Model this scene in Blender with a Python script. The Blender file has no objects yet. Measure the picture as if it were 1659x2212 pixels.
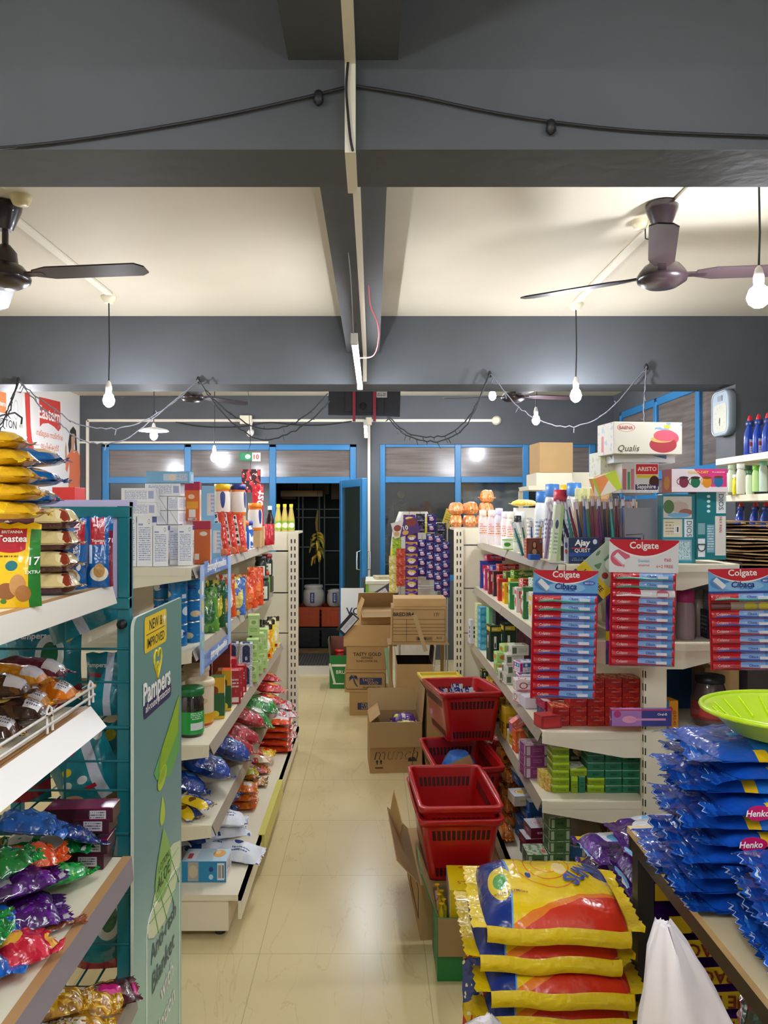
import bpy, math, random
from mathutils import Vector as V, Matrix as MX, Euler, noise as NZ
PI = math.pi
SC = bpy.context.scene
COL = SC.collection
# ---------------------------------------------------------------- camera, world, exposure
K, CX, CY, H = 1662.0, 805.0, 1105.0, 1.6          # focal length in pixels, vanishing point, eye height
cam = bpy.data.cameras.new('camera'); camo = bpy.data.objects.new('camera', cam); COL.objects.link(camo)
camo.location = (0, 0, H); camo.rotation_euler = (PI / 2, 0, 0)
cam.sensor_fit = 'AUTO'; cam.sensor_width = 36; cam.lens = K / 2212 * 36
cam.shift_x = (829.5 - CX) / 2212; cam.shift_y = (CY - 1106) / 2212
cam.clip_start = 0.02; SC.camera = camo
w = bpy.data.worlds.new('night'); SC.world = w; w.use_nodes = True
w.node_tree.nodes['Background'].inputs[0].default_value = (0.02, 0.024, 0.034, 1)
w.node_tree.nodes['Background'].inputs[1].default_value = 0.5
vs = SC.view_settings; vs.view_transform = 'Standard'; vs.look = 'None'; vs.gamma = 1; vs.use_curve_mapping = False
vs.exposure = 0.55
SC.cycles.use_denoising = True; SC.cycles.max_bounces = 7; SC.cycles.transparent_max_bounces = 12
SC.cycles.caustics_reflective = False; SC.cycles.caustics_refractive = False; SC.cycles.sample_clamp_indirect = 6
BULB, TUBE, SHOP = 400.0, 110.0, 118.0       # lamp strengths
# ---------------------------------------------------------------- helpers
def X(px, Y): return (px - CX) * Y / K
def Zp(py, Y): return H - (py - CY) * Y / K
def P(px, py, Y): return V((X(px, Y), Y, Zp(py, Y)))
def hx(c):
    if not isinstance(c, str): return tuple(c)[:3]
    c = c.lstrip('#')
    if len(c) == 3: c = ''.join(q + q for q in c)
    f = lambda s: s / 12.92 if s <= 0.04045 else ((s + 0.055) / 1.055) ** 2.4
    return tuple(f(int(c[i:i + 2], 16) / 255) for i in (0, 2, 4))
MATS = {}
def _new(key):
    m = bpy.data.materials.new(key); m.use_nodes = True
    return m, m.node_tree, m.node_tree.nodes['Principled BSDF']
def mat(c, rough=0.5, metal=0.0, bump=0.0, bscale=60.0, emit=0.0, coat=0.0, alpha=1.0, trans=0.0, vary=0.0, vscale=6.0, c2=None, stretch=(1, 1, 1)):
    key = f'{c}_{rough}_{metal}_{bump}_{bscale}_{emit}_{coat}_{alpha}_{trans}_{vary}_{vscale}_{c2}_{stretch}'
    if key in MATS: return MATS[key]
    m, t, b = _new('paint'); MATS[key] = m
    col = hx(c) + (1,)
    b.inputs['Base Color'].default_value = col
    b.inputs['Roughness'].default_value = rough; b.inputs['Metallic'].default_value = metal
    b.inputs['Coat Weight'].default_value = coat; b.inputs['Alpha'].default_value = alpha
    b.inputs['Transmission Weight'].default_value = trans
    if emit: b.inputs['Emission Color'].default_value = col; b.inputs['Emission Strength'].default_value = emit
    if bump or vary:
        tc = t.nodes.new('ShaderNodeTexCoord'); mp = t.nodes.new('ShaderNodeMapping'); mp.inputs['Scale'].default_value = stretch
        t.links.new(tc.outputs['Object'], mp.inputs['Vector'])
    if bump:
        n = t.nodes.new('ShaderNodeTexNoise'); n.inputs['Scale'].default_value = bscale; n.inputs['Detail'].default_value = 2
        t.links.new(mp.outputs[0], n.inputs['Vector'])
        bp = t.nodes.new('ShaderNodeBump'); bp.inputs['Strength'].default_value = bump; bp.inputs['Distance'].default_value = 0.01
        t.links.new(n.outputs['Fac'], bp.inputs['Height']); t.links.new(bp.outputs[0], b.inputs['Normal'])
    if vary:
        n = t.nodes.new('ShaderNodeTexNoise'); n.inputs['Scale'].default_value = vscale; n.inputs['Detail'].default_value = 4
        t.links.new(mp.outputs[0], n.inputs['Vector'])
        r = t.nodes.new('ShaderNodeValToRGB'); r.color_ramp.elements[0].position = 0.35; r.color_ramp.elements[1].position = 0.65
        o = hx(c2) if c2 else tuple(x * (1 - vary) for x in col[:3])
        r.color_ramp.elements[0].color = col; r.color_ramp.elements[1].color = tuple(o) + (1,)
        t.links.new(n.outputs['Fac'], r.inputs[0]); t.links.new(r.outputs[0], b.inputs['Base Color'])
    return m
def film(c, rough=0.22, bump=0.5, bscale=45, metal=0.0): return mat(c, rough, metal, bump, bscale, coat=0.4)
def art(base, shapes, rough=0.4, bump=0.0, bscale=45, coat=0.0, metal=0.0):
    """a printed surface: flat shapes in the face's own 0..1 coordinates.
    r rect(u0,v0,u1,v1)  e ellipse(cu,cv,ru,rv)  h half plane(a,b,c): a*u+b*v>c  t fine print(u0,v0,u1,v1,lines)
    b bar code(u0,v0,u1,v1)  n blotches(scale,threshold)  s sine-edged band(v0,v1,amplitude,waves)  g ring(cu,cv,ru,rv,inner)"""
    key = 'art' + repr((base, shapes, rough, bump, bscale, coat, metal))
    if key in MATS: return MATS[key]
    m, t, b = _new('print'); MATS[key] = m; N, L = t.nodes, t.links
    b.inputs['Roughness'].default_value = rough; b.inputs['Coat Weight'].default_value = coat; b.inputs['Metallic'].default_value = metal
    uv = N.new('ShaderNodeUVMap'); uv.uv_map = 'UV'
    sp = N.new('ShaderNodeSeparateXYZ'); L.new(uv.outputs[0], sp.inputs[0]); U, W = sp.outputs[0], sp.outputs[1]
    def mth(op, a, c=None, d=None):
        n = N.new('ShaderNodeMath'); n.operation = op
        for i, x in enumerate((a, c, d)):
            if x is None: continue
            if isinstance(x, (int, float)): n.inputs[i].default_value = x
            else: L.new(x, n.inputs[i])
        return n.outputs[0]
    def rect(u0, v0, u1, v1):
        return mth('MULTIPLY', mth('COMPARE', U, (u0 + u1) / 2, abs(u1 - u0) / 2), mth('COMPARE', W, (v0 + v1) / 2, abs(v1 - v0) / 2))
    def ell(cu, cv, ru, rv):
        a = mth('DIVIDE', mth('SUBTRACT', U, cu), ru); c = mth('DIVIDE', mth('SUBTRACT', W, cv), rv)
        return mth('ADD', mth('MULTIPLY', a, a), mth('MULTIPLY', c, c))
    cur = None
    for s in shapes:
        k, col = s[0], s[-1]; a = s[1:-1]
        if k == 'r': f = rect(*a)
        elif k == 'e': f = mth('LESS_THAN', ell(*a), 1.0)
        elif k == 'g': f = mth('COMPARE', ell(*a[:4]), (1 + a[4]) / 2, (1 - a[4]) / 2)
        elif k == 'h': f = mth('GREATER_THAN', mth('ADD', mth('MULTIPLY', U, a[0]), mth('MULTIPLY', W, a[1])), a[2])
        elif k == 't':
            n = N.new('ShaderNodeTexNoise'); n.inputs['Scale'].default_value = 1; n.inputs['Detail'].default_value = 0
            cb = N.new('ShaderNodeCombineXYZ'); L.new(mth('MULTIPLY', U, 22 / max(a[2] - a[0], .2)), cb.inputs[0])
            L.new(mth('MULTIPLY', mth('FLOOR', mth('MULTIPLY', W, a[4] / (a[3] - a[1]))), 7.3), cb.inputs[1]); L.new(cb.outputs[0], n.inputs['Vector'])
            f = mth('MULTIPLY', rect(*a[:4]), mth('MULTIPLY', mth('LESS_THAN', mth('FRACT', mth('MULTIPLY', W, a[4] / (a[3] - a[1]))), 0.5), mth('GREATER_THAN', n.outputs['Fac'], 0.43)))
        elif k == 'b':
            n = N.new('ShaderNodeTexWhiteNoise'); n.noise_dimensions = '1D'; L.new(mth('FLOOR', mth('MULTIPLY', U, 26 / (a[2] - a[0]))), n.inputs['W'])
            w_ = rect(*a); mx = N.new('ShaderNodeMix'); mx.data_type = 'RGBA'
            L.new(w_, mx.inputs['Factor'])
            if cur is None: mx.inputs['A'].default_value = hx(base) + (1,)
            else: L.new(cur, mx.inputs['A'])
            mx.inputs['B'].default_value = (.75, .75, .75, 1); cur = mx.outputs['Result']
            i = 0.12; f = mth('MULTIPLY', rect(a[0] + i * (a[2] - a[0]), a[1] + i * (a[3] - a[1]), a[2] - i * (a[2] - a[0]), a[3] - i * (a[3] - a[1])), mth('GREATER_THAN', n.outputs[0], 0.5))
        elif k == 'n':
            n = N.new('ShaderNodeTexNoise'); n.inputs['Scale'].default_value = a[0]; n.inputs['Detail'].default_value = 1; L.new(uv.outputs[0], n.inputs['Vector'])
            f = mth('GREATER_THAN', n.outputs['Fac'], a[1])
            if len(a) > 2: f = mth('MULTIPLY', f, rect(*a[2:6]))
        elif k == 's':
            d = mth('MULTIPLY', mth('SINE', mth('MULTIPLY', U, a[3] * 2 * PI)), a[2])
            f = mth('COMPARE', mth('ADD', W, d), (a[0] + a[1]) / 2, (a[1] - a[0]) / 2)
        mx = N.new('ShaderNodeMix'); mx.data_type = 'RGBA'; L.new(f, mx.inputs['Factor'])
        if cur is None: mx.inputs['A'].default_value = hx(base) + (1,)
        else: L.new(cur, mx.inputs['A'])
        mx.inputs['B'].default_value = hx(col) + (1,); cur = mx.outputs['Result']
    if cur is None: b.inputs['Base Color'].default_value = hx(base) + (1,)
    else: L.new(cur, b.inputs['Base Color'])
    if bump:
        tc = N.new('ShaderNodeTexCoord'); n = N.new('ShaderNodeTexNoise'); n.inputs['Scale'].default_value = bscale; n.inputs['Detail'].default_value = 2
        L.new(tc.outputs['Object'], n.inputs['Vector']); bp = N.new('ShaderNodeBump'); bp.inputs['Strength'].default_value = bump; bp.inputs['Distance'].default_value = 0.01
        L.new(n.outputs['Fac'], bp.inputs['Height']); L.new(bp.outputs[0], b.inputs['Normal'])
    return m
def partf(base, shapes, bump=0.5, rough=0.22, bscale=40): return art(base, shapes, rough, bump, bscale, 0.4)   # print on plastic film
def glass(c='#dfe8ea', gloss=0.12, dens=0.1):
    key = f'glass{c}{gloss}{dens}'
    if key in MATS: return MATS[key]
    m = bpy.data.materials.new('glass'); MATS[key] = m; m.use_nodes = True; t = m.node_tree; t.nodes.clear()
    o = t.nodes.new('ShaderNodeOutputMaterial'); tr = t.nodes.new('ShaderNodeBsdfTransparent'); gl = t.nodes.new('ShaderNodeBsdfGlossy'); df = t.nodes.new('ShaderNodeBsdfDiffuse')
    gl.inputs['Roughness'].default_value = 0.04; df.inputs[0].default_value = hx(c) + (1,)
    tr.inputs[0].default_value = tuple(0.4 + .6 * x for x in hx(c)) + (1,)
    m1 = t.nodes.new('ShaderNodeMixShader'); m2 = t.nodes.new('ShaderNodeMixShader'); m1.inputs[0].default_value = dens
    t.links.new(tr.outputs[0], m1.inputs[1]); t.links.new(df.outputs[0], m1.inputs[2])
    lw = t.nodes.new('ShaderNodeLayerWeight'); lw.inputs[0].default_value = gloss
    t.links.new(lw.outputs['Fresnel'], m2.inputs[0]); t.links.new(m1.outputs[0], m2.inputs[1]); t.links.new(gl.outputs[0], m2.inputs[2])
    t.links.new(m2.outputs[0], o.inputs[0]); return m
_TX = {}
def text2d(s, bold=0.0, shear=0.0, cond=1.0):
    """letter outlines as (verts, faces, width, height) at cap size 1, centred on the origin"""
    key = (s, bold, shear, cond)
    if key in _TX: return _TX[key]
    cu = bpy.data.curves.new('letters', 'FONT'); cu.body = s; cu.size = 1; cu.resolution_u = 2; cu.offset = bold; cu.shear = shear; cu.align_x = 'CENTER'; cu.fill_mode = 'FRONT'
    ob = bpy.data.objects.new('letters', cu); me = bpy.data.meshes.new_from_object(ob)
    vs_ = [(v.co.x * cond, v.co.y) for v in me.vertices]; fs = [tuple(p.vertices) for p in me.polygons]
    bpy.data.objects.remove(ob); bpy.data.curves.remove(cu); bpy.data.meshes.remove(me)
    if vs_:
        x0, x1 = min(v[0] for v in vs_), max(v[0] for v in vs_); y0, y1 = min(v[1] for v in vs_), max(v[1] for v in vs_)
        vs_ = [(x - (x0 + x1) / 2, y - (y0 + y1) / 2) for x, y in vs_]
    else: x0 = x1 = y0 = y1 = 0
    _TX[key] = (vs_, fs, x1 - x0, y1 - y0); return _TX[key]
class MB:
    def __init__(s): s.v, s.f, s.m, s.uv, s.sm, s.mats = [], [], [], [], [], []
    def mi(s, m):
        if m not in s.mats: s.mats.append(m)
        return s.mats.index(m)
    def face(s, pts, m, uv=None, smooth=False):
        b = len(s.v); s.v += [tuple(p) for p in pts]; s.f.append(tuple(range(b, b + len(pts)))); s.m.append(s.mi(m)); s.sm.append(smooth)
        s.uv.append(uv or ([(0, 0), (1, 0), (1, 1), (0, 1)] if len(pts) == 4 else [(p[0], p[1]) for p in pts])); return s
    def grid(s, rows, m, smooth=True, uvs=None, closed=False, flip=False):
        """rows of points, joined into quads; m a material or f(i,j)"""
        b = len(s.v); n, k = len(rows), len(rows[0])
        for r in rows: s.v += [tuple(p) for p in r]
        for i in range(n - 1):
            for j in range(k if closed else k - 1):
                j2 = (j + 1) % k
                q = [b + i * k + j, b + i * k + j2, b + (i + 1) * k + j2, b + (i + 1) * k + j]
                u = [(j / (k if closed else k - 1), i / (n - 1)), ((j + 1) / (k if closed else k - 1), i / (n - 1)), ((j + 1) / (k if closed else k - 1), (i + 1) / (n - 1)), (j / (k if closed else k - 1), (i + 1) / (n - 1))]
                if uvs: u = [uvs(*a) for a in u]
                if flip: q.reverse(); u.reverse()
                s.f.append(tuple(q)); s.m.append(s.mi(m(i, j) if callable(m) else m)); s.uv.append(u); s.sm.append(smooth)
        return s
    def box(s, x0, x1, y0, y1, z0, z1, m, M=None, taper=0.0):
        """m a material or dict front(-y) back right(+x) left top bottom, with 'all' as the default"""
        g = (lambda k: m.get(k, m.get('all'))) if isinstance(m, dict) else (lambda k: m)
        tx, ty = taper * (x1 - x0) / 2, taper * (y1 - y0) / 2
        c = [V(p) for p in ((x0 + tx, y0 + ty, z0), (x1 - tx, y0 + ty, z0), (x1 - tx, y1 - ty, z0), (x0 + tx, y1 - ty, z0), (x0, y0, z1), (x1, y0, z1), (x1, y1, z1), (x0, y1, z1))]
        if M is not None: c = [M @ p for p in c]
        b = len(s.v); s.v += [tuple(p) for p in c]
        for k, q in (('front', (0, 1, 5, 4)), ('right', (1, 2, 6, 5)), ('back', (2, 3, 7, 6)), ('left', (3, 0, 4, 7)), ('top', (4, 5, 6, 7)), ('bottom', (3, 2, 1, 0))):
            if g(k) is None: continue
            s.f.append(tuple(b + i for i in q)); s.m.append(s.mi(g(k))); s.sm.append(False); s.uv.append([(0, 0), (1, 0), (1, 1), (0, 1)])
        return s
    def lathe(s, prof, m, n=20, M=None, smooth=True, cap=True, sq=1.0):
        """profile [(r,z)...] from the bottom up; m a material or f(i,j)"""
        rows = []
        for r, z in prof:
            row = [V((r * math.cos(2 * PI * j / n), sq * r * math.sin(2 * PI * j / n), z)) for j in range(n)]
            rows.append([M @ p for p in row] if M is not None else row)
        s.grid(rows, m, smooth, closed=True)
        mm = lambda i: m(i, 0) if callable(m) else m
        if cap:
            if prof[0][0] > 1e-4: s.face(list(reversed(rows[0])), mm(0))
            if prof[-1][0] > 1e-4: s.face(rows[-1], mm(len(prof) - 2))
        return s
    def tube(s, pts, r, m, n=6, cap=True):
        pts = [V(p) for p in pts]; rows = []; up = V((0, 0, 1))
        for i, p in enumerate(pts):
            d = (pts[min(i + 1, len(pts) - 1)] - pts[max(i - 1, 0)]).normalized()
            a = d.cross(up if abs(d.z) < 0.95 else V((1, 0, 0))).normalized(); c = a.cross(d)
            rr = r[i] if isinstance(r, (list, tuple)) else r
            rows.append([p + rr * (math.cos(2 * PI * j / n) * a + math.sin(2 * PI * j / n) * c) for j in range(n)])
        s.grid(rows, m, True, closed=True)
        if cap: s.face(list(reversed(rows[0])), m); s.face(rows[-1], m)
        return s
    def prism(s, poly, y0, y1, m, M=None, edge=None):
        """polygon of (x,z), counter-clockwise seen from -y, pushed from y0 to y1"""
        a = [V((x, y0, z)) for x, z in poly]; c = [V((x, y1, z)) for x, z in poly]
        if M is not None: a = [M @ p for p in a]; c = [M @ p for p in c]
        xs = [p[0] for p in poly]; zs = [p[1] for p in poly]; dx = max(xs) - min(xs) or 1; dz = max(zs) - min(zs) or 1
        uv = [((x - min(xs)) / dx, (z - min(zs)) / dz) for x, z in poly]
        s.face(a, m, uv); s.face(list(reversed(c)), edge or m, list(reversed(uv)))
        k = len(poly)
        for i in range(k): s.face([a[(i + 1) % k], a[i], c[i], c[(i + 1) % k]], edge or m)
        return s
    def text(s, st, size, m, M, bold=0.01, shear=0.0, cond=1.0, fit=None, fn=None, maxh=None):
        """letters in the matrix's XY plane, centred on it; fn maps (x,y) to a point instead"""
        vv, ff, w_, h_ = text2d(st, bold, shear, cond)
        k = size
        if fit and w_: k = min(size, fit / w_) if size else fit / w_
        b = len(s.v)
        if fn: s.v += [tuple(fn(x * k, y * k)) for x, y in vv]
        else: s.v += [tuple(M @ V((x * k, y * k, 0))) for x, y in vv]
        i = s.mi(m)
        for f in ff: s.f.append(tuple(b + j for j in f)); s.m.append(i); s.sm.append(False); s.uv.append([(0, 0)] * len(f))
        return s
    def xf(s, M): s.v = [tuple(M @ V(p)) for p in s.v]; return s
    def build(s, name, parent=None, loc=None, rot=None, bevel=0, seg=1, solid=0):
        me = bpy.data.meshes.new(name); me.from_pydata(s.v, [], s.f)
        for m in s.mats: me.materials.append(m)
        me.polygons.foreach_set('material_index', s.m); me.polygons.foreach_set('use_smooth', s.sm)
        ul = me.uv_layers.new(name='UV'); fl = [c for f in s.uv for p in f for c in p]; ul.data.foreach_set('uv', fl); me.update()
        o = bpy.data.objects.new(name, me); COL.objects.link(o)
        if parent: o.parent = parent
        if loc is not None: o.location = loc
        if rot is not None: o.rotation_euler = rot
        if solid:
            d = o.modifiers.new('thick', 'SOLIDIFY'); d.thickness = solid; d.offset = 0
        if bevel:
            d = o.modifiers.new('soft', 'BEVEL'); d.width = bevel; d.segments = seg; d.limit_method = 'ANGLE'; d.angle_limit = 0.6
        return o
def tag(o, label=None, cat=None, group=None, kind=None):
    if label: o['label'] = label
    if cat: o['category'] = cat
    if group: o['group'] = group
    if kind: o['kind'] = kind
    return o
def thing(name, label, cat, loc=(0, 0, 0), rot=(0, 0, 0), group=None):
    o = bpy.data.objects.new(name, None); COL.objects.link(o); o.location = loc; o.rotation_euler = rot; o.empty_display_size = .02
    return tag(o, label, cat, group)
def struct(o): o['kind'] = 'structure'; return o
def dup(root, label, loc, rot=None, scale=None):
    def cp(o, par):
        c = o.copy(); COL.objects.link(c); c.parent = par
        for ch in o.children: cp(ch, c)
        return c
    c = cp(root, None); c.location = loc
    if rot is not None: c.rotation_euler = rot
    if scale is not None: c.scale = scale if isinstance(scale, tuple) else (scale,) * 3
    c['label'] = label; return c
T, R_ = MX.Translation, MX.Rotation
def RX(a): return R_(a, 4, 'X')
def RY(a): return R_(a, 4, 'Y')
def RZ(a): return R_(a, 4, 'Z')
FRONT = RX(PI / 2)                       # XY plane -> plane facing -y, upright
def fr(x, y, z): return T((x, y, z)) @ FRONT
def sd(x, y, z): return T((x, y, z)) @ RZ(PI / 2) @ FRONT        # plane facing +x
def sl(x, y, z): return T((x, y, z)) @ RZ(-PI / 2) @ FRONT       # plane facing -x
def tp(x, y, z, a=0): return T((x, y, z)) @ RZ(a)
ORD = 'first second third fourth fifth sixth seventh eighth ninth tenth eleventh twelfth thirteenth fourteenth fifteenth sixteenth'.split()
# ---------------------------------------------------------------- the room
RL, RR, RF, RB, CE = -3.16, 2.6, 8.3, -1.6, 2.85
m_grey = mat('#505459', 0.62, vary=0.18, vscale=2.2, bump=0.08, bscale=25)
m_white = mat('#d2c9b5', 0.7, vary=0.06, vscale=1.5)
m_pale = mat('#e9e6e0', 0.55)
m_cable = mat('#17181c', 0.5); m_conduit = mat('#e2dccb', 0.45); m_plug = mat('#e4dcc4', 0.4)
m_blue = mat('#2c77ad', 0.35, bump=.03, bscale=15); m_bluedk = mat('#2468a0', 0.4)
def floor_mat():
    m, t, b = _new('floor tiles'); N, L = t.nodes, t.links
    tc = N.new('ShaderNodeTexCoord'); sp = N.new('ShaderNodeSeparateXYZ'); L.new(tc.outputs['Object'], sp.inputs[0])
    def mth(op, a, c=None, d=None):
        n = N.new('ShaderNodeMath'); n.operation = op
        for i, x in enumerate((a, c, d)):
            if x is None: continue
            if isinstance(x, (int, float)): n.inputs[i].default_value = x
            else: L.new(x, n.inputs[i])
        return n.outputs[0]
    def line(o, off): return mth('LESS_THAN', mth('ABSOLUTE', mth('SUBTRACT', mth('FRACT', mth('DIVIDE', mth('ADD', o, 6 - off), 0.6)), 0.5)), 0.0028)
    g = mth('MAXIMUM', line(sp.outputs[0], 0.19 + .3), line(sp.outputs[1], 2.784 + .3))
    mp = N.new('ShaderNodeMapping'); mp.inputs['Scale'].default_value = (3.2, 0.7, 1); mp.inputs['Rotation'].default_value = (0, 0, 0.12); L.new(tc.outputs['Object'], mp.inputs[0])
    n = N.new('ShaderNodeTexNoise'); n.inputs['Scale'].default_value = 1.6; n.inputs['Detail'].default_value = 6; n.inputs['Distortion'].default_value = 0.6; L.new(mp.outputs[0], n.inputs[0])
    vein = mth('LESS_THAN', mth('ABSOLUTE', mth('SUBTRACT', n.outputs['Fac'], 0.5)), 0.004)
    n2 = N.new('ShaderNodeTexNoise'); n2.inputs['Scale'].default_value = 1.1; n2.inputs['Detail'].default_value = 3; L.new(tc.outputs['Object'], n2.inputs[0])
    def mix(f, a, c):
        x = N.new('ShaderNodeMix'); x.data_type = 'RGBA'
        L.new(f, x.inputs['Factor']) if not isinstance(f, float) else None
        for k, q in (('A', a), ('B', c)):
            if isinstance(q, str): x.inputs[k].default_value = hx(q) + (1,)
            else: L.new(q, x.inputs[k])
        return x.outputs['Result']
    c = mix(n2.outputs['Fac'], '#d9c89b', '#d2bf8f')
    c = mix(mth('MULTIPLY', vein, 0.22), c, '#b39a6b'); c = mix(mth('MULTIPLY', g, 0.6), c, '#a0916c')
    L.new(c, b.inputs['Base Color']); b.inputs['Roughness'].default_value = 0.24; b.inputs['Specular IOR Level'].default_value = 0.45
    return m
struct(MB().box(RL - .1, RR + .1, RB - .1, RF + 0.06, -.1, 0, floor_mat()).build('floor'))
struct(MB().box(RL - 2.5, RR + 1.5, RF + .06, 11.2, -.12, -0.02, mat('#3a3a3c', .9, vary=.3)).build('floor_outside'))
struct(MB().box(RL - .1, RR + .1, RB - .1, RF + .12, CE, CE + .1, m_white).build('ceiling'))
struct(MB().box(RL - .12, RL, RB, RF + .12, 0, CE, m_pale).build('wall_left'))
struct(MB().box(RL - .1, RR + .1, RB - .12, RB, 0, CE, m_pale).build('wall_back'))
# front wall (the far one), with the door and window openings
b = MB()
x0, x1, x2, x3, x4 = RL, -2.93, -.175, .075, 2.41; HT = 2.325
b.box(x0, RR, RF, RF + .12, HT, CE, m_grey); b.box(x0, x1, RF, RF + .12, 0, HT, m_grey); b.box(x2, x3, RF, RF + .12, 0, HT, m_grey)
b.box(x4, RR, RF, RF + .12, 0, HT, m_grey); b.box(x1, -1.08, RF, RF + .12, 0, .85, m_grey); b.box(x3, x4, RF, RF + .12, 0, .85, m_grey)
struct(b.build('wall_front'))
# right wall with its high windows, pier
b = MB(); SY0, SY1, SZ0, SZ1 = 5.22, 8.12, 1.72, 2.64
b.box(RR, RR + .12, RB, SY0, 0, CE, m_grey); b.box(RR, RR + .12, SY1, RF, 0, CE, m_grey); b.box(RR, RR + .12, SY0, SY1, 0, SZ0, m_grey); b.box(RR, RR + .12, SY0, SY1, SZ1, CE, m_grey)
struct(b.build('wall_right'))
struct(MB().box(2.32, RR, 4.92, 5.2, 0, 2.414, m_grey).build('column'))
for nm, a in (('ceiling_beam', (RL, RR, 4.92, 5.22, 2.414, CE)), ('ceiling_beam', (RL, RR, 1.73, 1.93, 2.414, CE)), ('ceiling_beam', (-.165, .044, 1.93, 4.92, 2.615, CE)), ('ceiling_beam', (-.19, .057, RB, 1.73, 2.615, CE))):
    struct(MB().box(*a, m_grey).build(nm))
for s in (-1, 1):   # outside: dark far wall and lean-to roof
    pass
struct(MB().box(RL - 2.5, RR + 1.5, 11.1, 11.2, -.1, 3.2, mat('#191b20', .9, vary=.5, vscale=3)).build('wall_outside'))
struct(MB().box(RL - 2.5, RR + 1.5, RF + .15, 11.2, 2.75, 2.8, mat('#3a3532', .8, vary=.4, vscale=4)).build('roof_outside'))
# windows
m_film = mat('#756c67', 0.16, vary=.22, vscale=3, stretch=(.6, 1, 9), c2='#5f5752', bump=.03, bscale=6)
m_gl = glass('#cfd8da', 0.4, 0.03)
def frame_grid(name, xs, zs, y, wd, panes, dep=.06):
    """a window in the plane y: bars at xs, zs, then a pane in each cell: 'f' filmed, 'g' clear, '' open"""
    root = bpy.data.objects.new(name, None); COL.objects.link(root); struct(root)
    f = MB()
    for i, x in enumerate(xs):
        z0 = zs[0]
        if panes[0][max(i - 1, 0)] == '' and panes[0][min(i, len(xs) - 2)] == '': z0 = zs[1]
        f.box(x - wd / 2, x + wd / 2, y - dep / 2, y + dep / 2, z0, zs[-1], m_blue)
    for j, z in enumerate(zs):
        for i in range(len(xs) - 1):
            if j == 0 and panes[0][i] == '': continue
            f.box(xs[i] + wd / 2, xs[i + 1] - wd / 2, y - dep / 2 + .004, y + dep / 2 - .004, z - wd / 2, z + wd / 2, m_blue)
    f.build('window_frame', root, bevel=.004)
    for j in range(len(zs) - 1):
        for i in range(len(xs) - 1):
            k = panes[j][i]
            if k: MB().box(xs[i] + wd / 2, xs[i + 1] - wd / 2, y - .004, y + .004, zs[j] + wd / 2, zs[j + 1] - wd / 2, m_film if k == 'f' else m_gl).build('window_pane', root)
    return root
wx = [X(p, RF) for p in (226, 404, 588, 763)]
frame_grid('window_1', wx, [.88, 1.94, 2.30], RF + .05, .07, [['g', 'g', ''], ['f', 'f', 'f']])
frame_grid('window_2', [X(p, RF) for p in (826, 990, 1137, 1281)], [.88, 1.945, 2.33], RF + .05, .065, [['g', 'g', 'g'], ['f', 'f', 'f']])
r3 = frame_grid('window_3', [0, .93, 1.86, 2.86], [SZ0, 1.93, SZ1 - .03], 0, .075, [['f', 'f', 'f'], ['f', 'f', 'f']])
r3.location = (RR + .03, SY0 + .02, 0); r3.rotation_euler = (0, 0, PI / 2)
# the open glass door
dr = bpy.data.objects.new('door_1', None); COL.objects.link(dr); struct(dr); dr.location = (-.335, RF - .02, 0); dr.rotation_euler = (0, 0, math.atan2(-.7, .26))
f = MB(); dw = .74
f.box(0, .07, -.025, .025, .02, 1.93, m_blue).box(dw - .08, dw, -.025, .025, .02, 1.93, m_blue)
for z0, z1 in ((.02, .12), (1.85, 1.93)): f.box(.07, dw - .08, -.024, .024, z0, z1, m_blue)
f.build('door_frame', dr, bevel=.004)
MB().box(.07, dw - .08, -.004, .004, .12, 1.85, glass('#b9d4c8', .45, .06)).build('door_glass', dr)
h = MB(); hm = mat('#9aa3a8', .3, .9)
for s in (-1, 1):
    h.tube([(dw - .04, s * .025, 1.02), (dw - .04, s * .07, 1.03), (dw - .04, s * .07, 1.2), (dw - .04, s * .025, 1.21)], .008, hm, 8)
h.build('door_handle', dr)
MB().box(dw - .03, dw + .002, -.027, .027, .82, .95, mat('#8d9396', .35, .8)).build('door_lock', dr)
# step strip and wiring
struct(MB().box(-1.05, -.12, 7.5, 7.93, 0, .012, mat('#e5dcc4', .25)).build('trim_1'))
b = MB(); cz = 2.58
b.box(X(190, RF), X(1076, RF), RF - .02, RF, cz - .014, cz + .014, m_conduit).box(X(190, RF) - .014, X(190, RF) + .014, RF - .02, RF, 1.2, cz, m_conduit)
b.box(X(168, RF), X(580, RF), RF - .018, RF, 2.335, 2.355, m_conduit).box(X(797, RF) - .014, X(797, RF) + .014, RF - .02, RF, .9, cz, m_conduit)
b.lathe([(.05, 0), (.05, .03), (.03, .045)], m_plug, 16, T((X(1072, RF), RF, cz)) @ RX(PI / 2)); b.box(X(520, RF), X(545, RF), RF - .06, RF, cz - .04, cz + .05, m_plug)
b.box(X(790, RF), X(803, RF), RF - .05, RF, cz - .05, cz + .03, m_plug)
struct(tag(b.build('wall_conduit')))
b = MB(); x = -.05
b.box(x - .012, x + .012, RB, 1.72, 2.595, 2.615, m_conduit).box(x - .012, x + .012, 1.71, 1.73, 2.414, 2.615, m_conduit).box(x - .012, x + .012, 1.71, 1.93, 2.398, 2.414, m_conduit)
b.box(x - .012, x + .012, 1.93, 4.92, 2.597, 2.615, m_conduit).box(x - .012, x + .012, 4.905, 4.92, 2.43, 2.6, m_conduit)
struct(b.build('ceiling_conduit'))
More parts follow.
